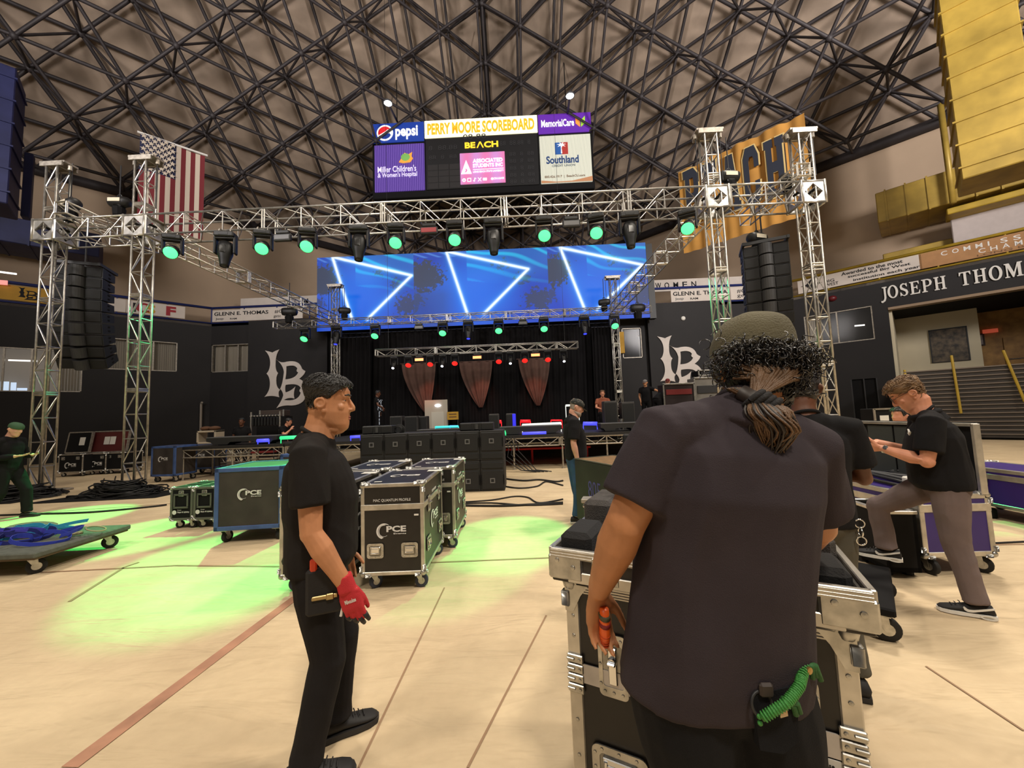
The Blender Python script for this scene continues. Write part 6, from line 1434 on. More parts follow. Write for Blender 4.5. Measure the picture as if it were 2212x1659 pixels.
# ---- green beams from the wash lamps falling on the floor and the towers
def beam(i,to,p,sp,bl=.35):
    g=GREEN[i]; a=g.location+V((0,-.25,-.62)); lamp('SPOT',a,to,p,(.06,1.0,.22),.06,sp,bl,'wash_beam')
beam(0,tuple(gz(120,1120)),3400,21); beam(1,tuple(gz(480,1215)),3400,17); beam(2,tuple(gz(330,1150)),3000,18); beam(3,tuple(gz(560,1225)),2200,13); beam(5,tuple(gz(1100,1160)),2300,15); beam(6,tuple(gz(1000,1230)),1100,11); beam(7,tuple(gz(2000,1110)),1300,14)
lamp('SPOT',(XB+2.6,YF+1.5,5.7),(XB+.15,YF+.1,3.9),700,(.06,1,.25),.05,26,.25,'wash_beam'); lamp('SPOT',(XC-2.4,YF+1.5,5.7),(XC+.1,YF+.1,4.0),700,(.06,1,.25),.05,24,.25,'wash_beam')
# ================================================================ people
def remesh(mb,vox,sm=3,wr=0.0,ws=9.0,seed=0.0,stretch=(1,1,1)):
    me=bpy.data.meshes.new('tmp'); me.from_pydata([tuple(p) for p in mb.v],[],mb.f); me.update()
    o=bpy.data.objects.new('tmp',me); sc.collection.objects.link(o)
    m=o.modifiers.new('r','REMESH'); m.mode='VOXEL'; m.voxel_size=vox; m.use_smooth_shade=True
    if sm: s=o.modifiers.new('s','SMOOTH'); s.factor=.5; s.iterations=sm
    dg=bpy.context.evaluated_depsgraph_get(); r=bpy.data.meshes.new_from_object(o.evaluated_get(dg))
    bpy.data.objects.remove(o); bpy.data.meshes.remove(me)
    if wr:
        ns=[v.normal.copy() for v in r.vertices]
        for v,n in zip(r.vertices,ns):
            p=v.co; q=V((p.x*stretch[0],p.y*stretch[1],p.z*stretch[2]))*ws+V((seed,seed*.7,seed*1.3))
            a=noise.noise(q+V((noise.noise(q*.6)*1.5,0,0))); b=noise.noise(q*2.3)
            v.co=p+n*(wr*((1-abs(a)*2.2)*.8+b*.35))
    r.polygons.foreach_set('use_smooth',[True]*len(r.polygons)); return r
HR=[(-.118,.085,.01,.024),(-.106,.094,.0,.039),(-.088,.097,-.035,.052),(-.062,.098,-.06,.061),(-.03,.098,-.078,.067),(.0,.097,-.088,.070),(.028,.087,-.094,.0715),(.05,.098,-.097,.0735),(.075,.097,-.099,.0735),(.1,.082,-.092,.066),(.12,.052,-.066,.048),(.132,.012,-.03,.02)]
def hrow(z):
    if z<=HR[0][0]: return HR[0][1:]
    for a,b in zip(HR,HR[1:]):
        if z<=b[0]:
            t=(z-a[0])/(b[0]-a[0]); return tuple(a[i]+(b[i]-a[i])*t for i in(1,2,3))
    return HR[-1][1:]
def hpt(z,th,off=0.0):
    f,b,w=hrow(z); yc=-.005 if z>-.07 else (f+b)/2; c,s=math.cos(th),math.sin(th)
    L=(f-yc) if s>0 else (yc-b); e=2/2.25
    x=math.copysign(abs(c)**e,c)*(w+off); y=yc+math.copysign(abs(s)**e,s)*(L+off); return V((x,y,z))
def add_head(mb,T,s=1.0,fat=0.0):
    old=mb.T; mb.T=T@M.Scale(s,4)
    n=28; mb.loft([[hpt(z,2*math.pi*j/n,fat*(1 if z<-.02 else .3)) for j in range(n)] for z,_,_,_ in HR])
    mb.tube([(0,.092,.04),(0,.104,.02),(0,.118,-.004),(0,.121,-.013),(0,.1,-.022)],[(.008,.008),(.0095,.009),(.013,.011),(.014,.01),(.012,.007)],10,rx=X)
    for sx in(-1,1):
        mb.ell((sx*.0125,.106,-.016),(.008,.011,.008),8,6); mb.tube([(sx*.008,.094,.047),(sx*.03,.092,.051),(sx*.05,.076,.045)],.0075,8)
        mb.ell((sx*.044,.064,-.006),(.022,.021,.022),10,6)
        R=M.Rotation(sx*.35,3,'Z')
        mb.ell((sx*.081,-.014,.008),(.0095,.019,.033),12,8,R); mb.ring((sx*.09,-.018,.012),(1,sx*.35,0),.021,.0065,16,6); mb.ell((sx*.078,-.003,-.026),(.009,.011,.013),8,6); mb.ell((sx*.031,.0775,.0375),(.018,.0125,.008),10,6); mb.ell((sx*.031,.0765,.0205),(.017,.011,.006),10,6)
    mb.ell((0,.097,-.05),(.024,.0085,.006),12,6); mb.ell((0,.0965,-.061),(.021,.0085,.0065),12,6); mb.ell((0,.088,-.097),(.024,.014,.016),10,6)
    if fat>.004: mb.ell((0,.03,-.112),(.05,.06,.03),12,8)
    mb.T=old
def eyes(par,T,s,iris=(60,40,26)):
    for sx in(-1,1):
        mb=MB(); mb.T=T@M.Scale(s,4); mb.ell((sx*.031,.0735,.029),.0125,12,8); e=part('eye',mb,par,mat('eye_white',(206,196,186),.25),True)
        mb=MB(); mb.T=T@M.Scale(s,4); mb.ell((sx*.0315,.0838,.0285),(.0055,.0038,.0052),10,6); part('iris',mb,e,mat('iris_%d'%iris[0],iris,.2),True)
def brows(par,T,s,m):
    for sx in(-1,1):
        mb=MB(); mb.T=T@M.Scale(s,4); mb.tube([(sx*.012,.1,.053),(sx*.03,.0985,.058),(sx*.05,.083,.053)],[(.003,.004),(.004,.005),(.002,.003)],6); part('eyebrow',mb,par,m,True)
def hair_shell(T,s,line,thick,seed=1.0,nt=420,tuft=.0035,tl=.03,comb=(0,-1,.2),lump=.006,ls=22,ztop=.1335):
    """shell above the hair line; line(th)->z, thick(th,z)->m ; tufts combed along comb"""
    mb=MB(); mb.T=T@M.Scale(s,4); n=48; q=14; rows=[]
    def P(t,u):
        z0=line(t); z=z0+(ztop-z0)*u; e=min(1,u*6); o=thick(t,z)*(.25+.75*math.sin(e*math.pi/2))
        p=hpt(min(z,.1315),t,o); p.z+=o*max(0,(z-.06)/.07)*.9
        d=(p-V((0,-.005,.03))).normalized(); return p+d*(lump*e*noise.noise(p*ls+V((seed,0,0)))),d
    for k in range(q+1): rows.append([P(2*math.pi*j/n,k/q)[0] for j in range(n)])
    mb.loft(rows)
    rnd=random.Random(seed)
    for k in range(nt):
        t=rnd.random()*6.283; u=rnd.random()**.8; p,d=P(t,u); c=V(comb)+V((rnd.uniform(-.5,.5),rnd.uniform(-.5,.5),rnd.uniform(-.4,.4))); c=c-d*c.dot(d); c=c.normalized() if c.length>1e-3 else X
        l=tl*(.6+.8*rnd.random()); mb.tube([p-d*.002,p+c*l*.5+d*tuft*1.6,p+c*l+d*tuft*.2],[tuft,tuft*.9,tuft*.2],5,cap=False)
    return mb
def finger(mb,p,d,n,l,r,curl):
    """three bending joints; n = palm normal (curl direction)"""
    pts=[p-d*.012,p]; dd=d.copy()
    for k,(f,c) in enumerate(((.45,.5),(.3,.9),(.25,.7))):
        dd=(dd*math.cos(curl*c)+n*math.sin(curl*c)).normalized(); n=(n-dd*n.dot(dd)).normalized(); pts.append(pts[-1]+dd*l*f)
    mb.tube(pts,[r*1.05,r*1.08,r,r*.92,r*.72],8); mb.ell(pts[-1],r*.74,8,6)
    return pts
def add_hand(mb,w,d,n,th,s=1.0,curl=(.4,.45,.5,.6),tc=.3,spread=.05,tw=.72):
    """wrist w, finger direction d, palm normal n, th = direction of the thumb side"""
    d=V(d).normalized(); n=V(n); n=(n-d*n.dot(d)).normalized(); th=V(th); th=(th-d*th.dot(d)-n*th.dot(n)).normalized(); w=V(w)
    mb.tube([w-d*.03*s,w+d*.01*s,w+d*.045*s,w+d*.085*s,w+d*.1*s],[(.027*s,.02*s),(.031*s,.018*s),(.041*s,.0165*s),(.042*s,.0135*s),(.036*s,.009*s)],14,rx=th)
    mb.ell(w+d*.035*s+th*.024*s+n*.008*s,(.016*s,.016*s,.02*s),10,6)
    for i,(o,l,r) in enumerate(((.03,.074,.0092),(.0105,.083,.0095),(-.0095,.077,.009),(-.0285,.06,.008))):
        fd=(d+th*spread*(1.5-i)).normalized(); finger(mb,w+d*(.096-.004*abs(i-1))*s+th*o*s,fd,n.copy(),l*s,r*s,curl[i])
    td=(d*(1.2-tw*.8)+th*tw+n*.28).normalized(); b=w+d*.03*s+th*.03*s+n*.004*s; p1=b+td*.038*s; t2=(td*math.cos(tc)+(d*.7-th*.5+n*.35).normalized()*math.sin(tc)).normalized(); p2=p1+t2*.03*s; p3=p2+(t2+d*.3).normalized()*.024*s
    mb.tube([b-td*.01*s,b,p1,p2,p3],[.0135*s,.0135*s,.0115*s,.0105*s,.008*s],8); mb.ell(p3,.0082*s,8,6)
def lerp(a,b,t): return a+(b-a)*t
def std(h=1.75,sw_=.185,hw=.095):
    k=h/1.75; v=lambda x,y,z:V((x,y,z))*k
    return {'k':k,'pel':v(0,0,.93),'wai':v(0,.0,1.08),'che':v(0,.0,1.28),'sc':v(0,-.01,1.425),'neck':v(0,0,1.5),'head':v(0,.025,1.637),'hy':0.0,'hp':0.0,'hr':0.0,
     'shR':v(sw_,-.01,1.415),'shL':v(-sw_,-.01,1.415),'elR':v(sw_+.06,-.02,1.12),'elL':v(-sw_-.06,-.02,1.12),'wrR':v(sw_+.075,.06,.87),'wrL':v(-sw_-.075,.06,.87),
     'hipR':v(hw,0,.9),'hipL':v(-hw,0,.9),'knR':v(hw+.015,.02,.49),'knL':v(-hw-.015,.02,.49),'anR':v(hw+.02,-.03,.09),'anL':v(-hw-.02,-.03,.09),'toR':v(.12,1,0),'toL':v(-.12,1,0),
     'hdR':V((.0,.15,-1)),'hdL':V((.0,.15,-1)),'hnR':V((-1,0,0)),'hnL':V((1,0,0)),'htR':V((0,1,0)),'htL':V((0,1,0)),'cuR':(.35,.4,.45,.5),'cuL':(.35,.4,.45,.5)}
def torso_rings(J,wid,dep,n=26,belly=0.0,fwd=Y):
    """rings from hem to shoulders"""
    keys=['hem','pel','wai','mid','che','arm','sc']; P={'hem':J['pel']+(J['pel']-J['wai']).normalized()*J.get('hem',.06)}
    P.update({k:J[k] for k in('pel','wai','che','sc')}); P['mid']=lerp(J['wai'],J['che'],.5); P['arm']=lerp(J['che'],J['sc'],.55)
    hx=(J['hipR']-J['hipL']); hx.z*=.3; sx=(J['shR']-J['shL']); rings=[]
    for i,k in enumerate(keys):
        lat=lerp(hx.normalized(),sx.normalized(),i/6).normalized(); nxt=P[keys[min(i+1,6)]]-P[keys[max(i-1,0)]]; upv=nxt.normalized(); fw_=upv.cross(lat); fw_=fw_ if fw_.dot(J.get('face',Y))>0 else -fw_; fw_.normalize()
        a=wid[i]; b=dep[i]; rg=[]
        for j in range(n):
            t=2*math.pi*j/n; c,s=math.cos(t),math.sin(t); e=2/2.5
            fy=math.copysign(abs(s)**e,s)*b
            if s>0: fy+=belly*s*(1 if k in('pel','wai','mid') else .35 if k in ('hem','che') else 0)
            rg.append(P[k]+lat*(math.copysign(abs(c)**e,c)*a)+fw_*fy)
        rings.append(rg)
    return rings
def person(label,loc,rz,J,skin,shirt,trouser,shoe,o):
    """o: options; local +Y is the facing direction"""
    k=J['k']; vox=o.get('vox',.02); t=thing('person',label,'person',loc,rz); far=vox>.014
    q=o.get('bulk',1.0)
    T=M.Translation(J['head'])@M.Rotation(J['hy'],4,'Z')@M.Rotation(J['hp'],4,'X')@M.Rotation(J['hr'],4,'Y')
    # ---- body: head, neck, trunk, limbs and hands as one surface
    b=MB(); add_head(b,T,k*o.get('hs',1),o.get('fat',0))
    hb=T@V((0,-.022,-.06*k)); nk=o.get('neck',.058)*k
    b.tube([J['sc']-(J['neck']-J['sc'])*.4,J['neck'],lerp(J['neck'],hb,.5),hb,T@V((0,-.02,-.02*k))],[nk*1.5,nk*1.12,nk,nk*.98,nk*.9],16)
    w=[.15,.165,.15,.155,.165,.165,.12]; d=[.09,.105,.095,.1,.105,.095,.055]
    b.loft(torso_rings(J,[x*k*q*.9 for x in w],[x*k*q*.85 for x in d]))
    for s in 'RL':
        sh,el,wr=J['sh'+s],J['el'+s],J['wr'+s]; a=o.get('arm',1.0)*k
        b.tube([lerp(J['sc'],sh,.45),sh,lerp(sh,el,.45),el,lerp(el,wr,.3),lerp(el,wr,.7),wr],[.06*a,.058*a,.05*a,.042*a,.045*a,.034*a,(.03*a,.024*a)],14,rx=J['ht'+s])
        b.ell(el,.043*a,10,8)
        if J.get('hand'+s,True): add_hand(b,wr,J['hd'+s],J['hn'+s],J['ht'+s],k*o.get('hand',1.0),J['cu'+s],J.get('tc'+s,.3),J.get('sp'+s,.05),J.get('tw'+s,.72))
        hp,kn,an=J['hip'+s],J['kn'+s],J['an'+s]
        b.tube([lerp(J['pel'],hp,.7),hp,lerp(hp,kn,.5),kn,lerp(kn,an,.35),an],[.085*k,.085*k,.068*k,.05*k,.048*k,.036*k],14)
    part('body',remesh(b,o.get('bv',vox) if not far else .014,1 if o.get('bv') else 2),t,None).data.materials.append(skin)
    # ---- shirt
    sh_=MB(); W=[x*k*q for x in o.get('wid',[.175,.18,.17,.175,.185,.185,.135])]; D=[x*k*q for x in o.get('dep',[.115,.12,.115,.12,.125,.11,.062])]
    R_=torso_rings(J,W,D,belly=o.get('belly',0.0)*k); sh_.loft(R_)
    sl=o.get('sleeve',.62); sr=o.get('sr',1.0)*k
    for s in 'RL':
        sh,el,wr=J['sh'+s],J['el'+s],J['wr'+s]; J2=lerp(J['sc'],sh,.3)
        if sl<=1:
            e=lerp(sh,el,sl); sh_.tube([J2,lerp(J2,sh,.6),sh,lerp(sh,e,.5),e],[.058*sr,.066*sr,.071*sr,.073*sr,.074*sr],18)
        else: sh_.tube([J2,sh,lerp(sh,el,.5),el,lerp(el,wr,.5),lerp(el,wr,.93)],[.07*sr,.075*sr,.066*sr,.06*sr,.052*sr,.042*sr],16)
    # trapezius slope up to the neck
    sh_.tube([lerp(J['sc'],J['shL'],.8),lerp(J['sc'],J['shL'],.4)+Z*.018*k,J['sc']+(J['neck']-J['sc'])*.35,lerp(J['sc'],J['shR'],.4)+Z*.018*k,lerp(J['sc'],J['shR'],.8)],[.05*k,.062*k,.075*k,.062*k,.05*k],14)
    sh_.tube([J['sc']-(J['neck']-J['sc'])*.6,J['sc']+(J['neck']-J['sc'])*.3,J['sc']+(J['neck']-J['sc'])*.8],[nk*1.6,nk*1.42,nk*1.2],18)
    so=part('shirt',remesh(sh_,vox,o.get('ssm',9 if vox<.01 else 4),o.get('wr',.004),o.get('ws',9),o.get('seed',1.0),(1,1,.55)),t); so.data.materials.append(shirt)
    c=MB(); nd=(J['neck']-J['sc']).normalized(); cc=J['sc']+(J['neck']-J['sc'])*.85
    c.ring(cc,nd+Y*.3,nk*1.2,.01*k,24,8); part('collar',c,so,shirt,True)
    # ---- trousers
    tr=MB(); pw=[o.get('pw',.168)*k*q]*2; lat=(J['hipR']-J['hipL']).normalized()
    hem=J['pel']+(J['wai']-J['pel'])*.35; n=24; rgs=[]
    for (p,a_,b_) in ((hem,.155,.108),(J['pel'],.17,.118),(J['pel']-Z*.07*k,.168,.115),(J['pel']-Z*.13*k,.13,.09)):
        fw_=Z.cross(lat).normalized(); rgs.append([p+lat*(math.cos(2*math.pi*j/n)*a_*k*q)+fw_*(math.sin(2*math.pi*j/n)*b_*k*q) for j in range(n)])
    tr.loft(rgs[::-1]); lw=o.get('leg',1.0)*k
    for s in 'RL':
        hp,kn,an=J['hip'+s],J['kn'+s],J['an'+s]
        tr.tube([lerp(J['pel'],hp,.75),hp,lerp(hp,kn,.3),lerp(hp,kn,.7),kn,lerp(kn,an,.4),lerp(kn,an,.8),an-(an-kn).normalized()*.01],[.098*lw,.1*lw,.094*lw,.078*lw,.07*lw,.064*lw,.06*lw,.064*lw],16); tr.ell(kn,.071*lw,10,8)
    to=part('trousers',remesh(tr,vox,3,o.get('twr',.005),o.get('tws',8),o.get('seed',1.0)+4,(1,1,.6)),t); to.data.materials.append(trouser)
    # ---- shoes
    for s in 'RL':
        an=J['an'+s]; d=V((J['to'+s].x,J['to'+s].y,J['to'+s].z)).normalized(); lt_=d.cross(Z).normalized(); u_=lt_.cross(d).normalized(); base=an-u_*(.085*k)
        mb=MB(); rg=[]
        for y,w_,h_ in ((-.085,.026,.05),(-.075,.036,.085),(-.03,.039,.1),(.03,.04,.085),(.09,.046,.062),(.14,.048,.05),(.175,.04,.042),(.195,.02,.03)):
            rg.append([base+d*(y*k)+lt_*(w_*k*math.cos(2*math.pi*j/14))+u_*((.02+max(-.006,(h_-.02)*(.5+.5*math.sin(2*math.pi*j/14))))*k) for j in range(14)])
        mb.loft(rg); sh=part('shoe',mb,t,shoe[0],True)
        m2=MB(); ol=[(-.09,.03),(-.05,.04),(.02,.04),(.09,.05),(.15,.049),(.19,.034),(.203,.0)]; pl=[(y,x) for y,x in ol]+[(y,-x) for y,x in ol[::-1][1:]]
        m2.prism([(p[1]*k,p[0]*k) for p in pl],base,lt_,d,u_*.024*k); part('sole',m2,sh,shoe[1])
        for kk in range(4): 
            if not far: m3=MB(); c0=base+d*(.06+kk*.022)*k+u_*(.088-kk*.011)*k; m3.tube([c0-lt_*.024*k,c0+u_*.006,c0+lt_*.024*k],.003,6); part('lace',m3,sh,shoe[0])
        if o.get('tick') and s in o['tick']:
            for sd in(-1,1):
                m3=MB(); cen=base+lt_*(sd*.0405*k); sw=[(.07,.065),(.055,.05),(.045,.047),(.025,.05),(-.075,.083),(-.075,.072),(.03,.033),(.055,.031),(.07,.04),(.075,.055)]
                m3.prism([(p[0]*k,p[1]*k) for p in sw],cen,d,u_,lt_*(sd*.006)); part('tick_mark',m3,sh,white)
                m3=MB(); 
                r=shape_data([oval(-.045,.012,.042,.016),oval(-.045,.012,.03,.007)]); m3.add([cen+lt_*(sd*(.003+.003*(p.z+.5)))+d*p.x*k+u_*p.y*k for p in r[0]],r[1]); part('heel_window',m3,sh,white)
    if not o.get('noeyes'): eyes(t,T,k)
    return t,T,k
# skin and cloth
def skinm(n,rgb): return mat(n,rgb,.5,var=.12,vs=14,bump=.05,bs=120)
sk_a=skinm('skin_tan',(196,136,96)); sk_b=skinm('skin_brown',(190,130,88)); sk_c=skinm('skin_pink',(214,148,118)); sk_d=skinm('skin_dark',(104,64,44)); sk_e=skinm('skin_pale',(214,160,136))
def cloth_m(n,rgb,b=.25): return mat(n,rgb,.9,var=.12,vs=7,bump=b,bs=420,spec=.2)
tb1=cloth_m('tee_black',(34,31,30)); tb2=cloth_m('tee_charcoal',(58,51,56)); pol=cloth_m('polo_black',(26,25,27)); den=cloth_m('black_denim',(32,30,31)); pnt=cloth_m('black_trousers',(24,25,29)); gry=cloth_m('grey_chino',(116,102,100)); jea=cloth_m('blue_jeans',(58,84,118)); oli=cloth_m('olive_trousers',(88,84,74)); dkc=cloth_m('dark_clothes',(22,21,23)); hairb=mat('hair_black',(20,17,17),.42,spec=.7,bump=.4,bs=300); hairbr=mat('hair_brown',(104,74,46),.5,spec=.6,bump=.4,bs=300,var=.3,vs=30); hairsand=mat('hair_sand',(128,98,66),.5,var=.3,vs=30,bump=.4,bs=260,rgb2=(92,68,46)); beard=mat('beard_grey',(150,138,126),.8); shb=(mat('shoe_black',(30,28,28),.7),mat('sole_dark',(44,42,42),.7)); shw=(mat('shoe_black',(30,28,28),.7),white)
# ---------------- A: man with the red glove, in profile
J=std(1.75,.2); J.update(shR=V((.205,-.015,1.405)),elR=V((.25,-.0,1.085)),wrR=V((.25,.135,.845)),hdR=V((-.02,.28,-1)),hnR=V((-1,.2,0)),htR=V((-.25,1,.2)),elL=V((-.24,-.0,1.1)),wrL=V((-.25,.1,.86)),che=V((0,-.005,1.28)),sc=V((0,-.02,1.42)),neck=V((0,.0,1.49)),head=V((0,.04,1.622)),hp=-.06,hy=-.1,anR=V((.115,-.035,.09)),anL=V((-.12,.07,.09)),knR=V((.11,.05,.49)),knL=V((-.11,.1,.49)),toR=V((.05,1,0)),toL=V((-.2,1,0)),cuR=(.25,.3,.35,.4),hem=.055)
J['twR']=.3
A,TA,ka=person('man in a black t-shirt with one red glove standing in profile at left',(-.995,1.86,0),math.radians(-68),J,sk_a,tb1,den,shb,dict(vox=.0062,bv=.0042,bulk=1.06,belly=.035,sleeve=.66,sr=1.02,wr=.007,ws=7,seed=2.2,fat=.007,neck=.066,arm=1.05,leg=1.06,dep=[.125,.13,.13,.135,.135,.115,.065],wid=[.185,.19,.18,.185,.195,.195,.14]))
def lineA(t):
    s=math.sin(t); a=abs(math.cos(t))
    if s>.55: return .104-.03*a
    if s>.12: return .03+.1*(s-.12)
    if s>-.25: return .038
    return -.045+.03*a
mb=hair_shell(TA,ka,lineA,lambda t,z:.003+.02*max(0,min(1,(z-.02)/.08)),3.3,1500,.0024,.02,(0,.5,.5),.005,26)
part('hair',mb,A,hairb,True); brows(A,TA,ka,hairb)
mb=MB(); mb.T=TA
mb.ell((0,.1045,-.05),(.022,.004,.004),10,6); mb.ell((0,.1035,-.0605),(.019,.005,.005),10,6); part('lips',mb,A,mat('lip_rose',(168,98,84),.5),True)
# glove over the right hand
mb=MB(); J2=J; add_hand(mb,J['wrR']+V((0,.0,0)),J['hdR'],J['hnR'],J['htR'],1.1,J['cuR'],.4,.04,.3); dd=V(J['hdR']).normalized(); mb.tube([J['wrR']-dd*.05,J['wrR']-dd*.02,J['wrR']+dd*.02],[(.034,.03),(.036,.029),(.038,.026)],16,rx=J['htR'])
gl_=part('glove',remesh(mb,.0045,2),A,label='red work glove'); gl_.data.materials.append(mat('glove_red',(196,44,52),.8,bump=.3,bs=300))
mb=MB(); hN=V(J['hnR']); hN=(hN-dd*hN.dot(dd)).normalized(); th=V(J['htR']); th=(th-dd*th.dot(dd)-hN*th.dot(hN)).normalized(); w0=J['wrR']
mb.tube([w0+dd*.03+hN*.012,w0+dd*.07+hN*.014,w0+dd*.1+hN*.012],[(.036,.012),(.042,.012),(.038,.01)],14,rx=th)
for i,(o_,l) in enumerate(((.033,.08),(.0115,.09),(-.0105,.084),(-.031,.066))):
    fd=(dd+th*.05*(1.5-i)).normalized(); m2=MB(); pts=finger(m2,w0+dd*(.1055-.0045*abs(i-1))+th*o_,fd,hN.copy(),l,.0108,J['cuR'][i]); mb.tube(pts[2:],[.0112,.0106,.0088],8); mb.ell(pts[-1],.009,8,6)
part('glove_grip',mb,gl_,mat('glove_dark',(40,38,40),.6),True)
mb=MB(); mb.text('Milwaukee',w0+dd*.068-hN*.0165-th*.02,th*.045 if False else -dd*.0+th*.045,dd*-.018,.001,.02); part('glove_print',mb,gl_,white)
# tool pouch at the right hip
pc=V((.205,.05,.83)); 
mb=MB(); mb.cbox(pc,(.05,.15,.19),.012); po=part('tool_pouch',mb,A,mat('pouch_black',(28,26,26),.8,bump=.3,bs=200))
mb=MB(); mb.cbox(pc+V((.027,.0,-.02)),(.012,.1,.018),.003); mb.cbox(pc+V((.03,.02,-.02)),(.014,.03,.026),.003); part('metal_clip',mb,po,mat('brass_clip',(166,146,104),.3,.9))
mb=MB(); mb.cbox(pc+V((.012,-.045,.1)),(.016,.028,.075),.006); part('orange_knife',mb,po,mat('knife_orange',(226,72,34),.45))
mb=MB(); mb.ell(pc+V((.005,.045,.1)),(.014,.022,.02),8,6); part('green_tool',mb,po,mat('tool_mint',(150,186,170),.5),True)
mb=MB(); mb.tube([pc+V((.024,.08,.03)),pc+V((.028,.07,-.06)),pc+V((.028,.062,-.11))],[.002,.003,.006],6); part('white_cord',mb,po,white)
mb=MB(); mb.tube([V((.19*math.cos(a),.135*math.sin(a),.935+.01*math.sin(a))) for a in [i*.26 for i in range(25)]],.014,6); part('belt',mb,A,mat('belt_black',(24,22,22),.5))
# ---------------- B: man in front seen from behind, green beanie and ponytail
loc=V((.585,1.06,0)); L=lambda px,py,Yv:atY(px,py,Yv)-loc
J=std(1.8,.215,.1); J.update(pel=L(1537,1405,1.07),wai=L(1548,1270,1.06),che=L(1572,1060,1.05),sc=L(1596,925,1.06),neck=L(1612,880,1.09),head=L(1630,818,1.14),
 shL=L(1440,935,1.03),shR=L(1738,965,1.07),elL=L(1352,1128,1.02),wrL=L(1292,1275,1.14),elR=L(1762,1135,1.16),wrR=L(1700,1190,1.42),
 hdL=V((.0,.18,-1)),hnL=V((.4,-.9,0)),htL=V((.9,.4,0)),cuL=(.5,.55,.6,.5),twL=.5,hdR=V((-.3,1,-.1)),hnR=V((0,.1,-1)),htR=V((-1,-.2,0)),hy=-.12,hp=-.3,hr=.06)
for s,x in(('R',1),('L',-1)):
    J['hip'+s]=J['pel']+V((.09*x,0,-.04)); J['kn'+s]=V((.112*x-.05,.03,.5)); J['an'+s]=V((.13*x-.05,-.0,.09))
J['hem']=.07
Bm,TB_,kb=person('man in the foreground seen from behind with a green beanie and a ponytail',loc,0,J,sk_b,tb2,pnt,shb,dict(vox=.0065,bulk=1.09,sleeve=.78,sr=1.12,wr=.009,ws=5.5,seed=5.1,arm=1.16,leg=1.36,hand=1.02,wid=[.205,.2,.185,.188,.196,.19,.15],dep=[.135,.14,.135,.135,.14,.12,.07],neck=.062,noeyes=True,tc=.5))
# beanie
mb=MB(); mb.T=TB_@M.Scale(1.2,4); n=40; rows=[]
for k in range(12):
    u=k/11; z=.045+.125*u; rad=(1-max(0,(u-.25)/.75)**2.6)**.5 if u>.25 else 1.0
    rg=[]
    for j in range(n):
        t=2*math.pi*j/n; p=hpt(min(.075,z),t,.014); p.x*=max(rad,.03); p.y=-.008+(p.y+.008)*max(rad,.03); p.z=z+.012*math.sin(t+.6)*u-.03*(1-u)*max(0,math.sin(t)); p+=V((noise.noise(p*20),noise.noise(p*20+V((3,0,0))),noise.noise(p*16+V((0,5,0)))))*.008*u; rg.append(p)
    rows.append(rg)
mb.loft(rows); bn=part('beanie',mb,Bm,mat('beanie_olive',(98,92,72),.92,var=.2,vs=9,bump=.5,bs=180),True,label='olive green knitted beanie')
# curly hair under the beanie, band and ponytail
rnd=random.Random(11)
def curls(par,name,cens,m,nper,R0,r):
    mb=MB()
    for c,sp in cens:
        for k in range(nper):
            p=V(c)+V((rnd.gauss(0,sp[0]),rnd.gauss(0,sp[1]),rnd.gauss(0,sp[2]))); ax=V((rnd.uniform(-1,1),rnd.uniform(-1,1),rnd.uniform(-1,1))).normalized(); R=R0*(.5+rnd.random()); a=ax.orthogonal().normalized(); b=ax.cross(a); pts=[p+a*R*math.cos(q)+b*R*math.sin(q)+ax*q*.004 for q in [i*.75 for i in range(9)]]
            mb.tube(pts,[r*.5]+[r]*7+[r*.3],5,cap=False)
    return part(name,mb,par,m,True)
def hp_(x,y,z): return TB_@V((x,y,z))
mb=hair_shell(TB_,kb*1.02,lambda t:-.112 if math.sin(t)<-.2 else (-.03 if math.sin(t)<.2 else .09),lambda t,z:.012+.012*max(0,-math.sin(t)),6.1,500,.003,.03,(0,-.3,-1),.01,24,.05)
part('hair',mb,Bm,hairb,True)
cens=[(hp_(x,-.1-.02*math.cos(x*10),.03-.012*abs(x)*8),(.018,.011,.016)) for x in(-.09,-.06,-.03,0,.03,.06,.09)]+[(hp_(x,-.1,.005),(.022,.012,.02)) for x in(-.08,-.04,0,.04,.08)]+[(hp_(.085,-.04,.02),(.012,.03,.03)),(hp_(-.1,-.04,.01),(.014,.03,.03)),(hp_(.06,-.1,-.03),(.02,.012,.02)),(hp_(.075,-.07,-.01),(.02,.02,.02)),(hp_(-.02,-.1,-.03),(.03,.012,.016))]
curls(Bm,'hair_curls',cens,mat('hair_black_gloss',(24,20,20),.28,spec=.9),64,.0095,.0015)
tie=L(1628,862,.985)
mb=MB()
for k in range(4): mb.ring(tie+V((.01,-.004,-.008))*k,(.5,-.35,-.75),.026+.002*(k%2),.0085,20,8)
part('hair_band',mb,Bm,mat('band_black',(26,24,26),.8,bump=.3,bs=200),True)
rnd=random.Random(5); pt=MB(); pk2=MB()
end=L(1672,962,.955)
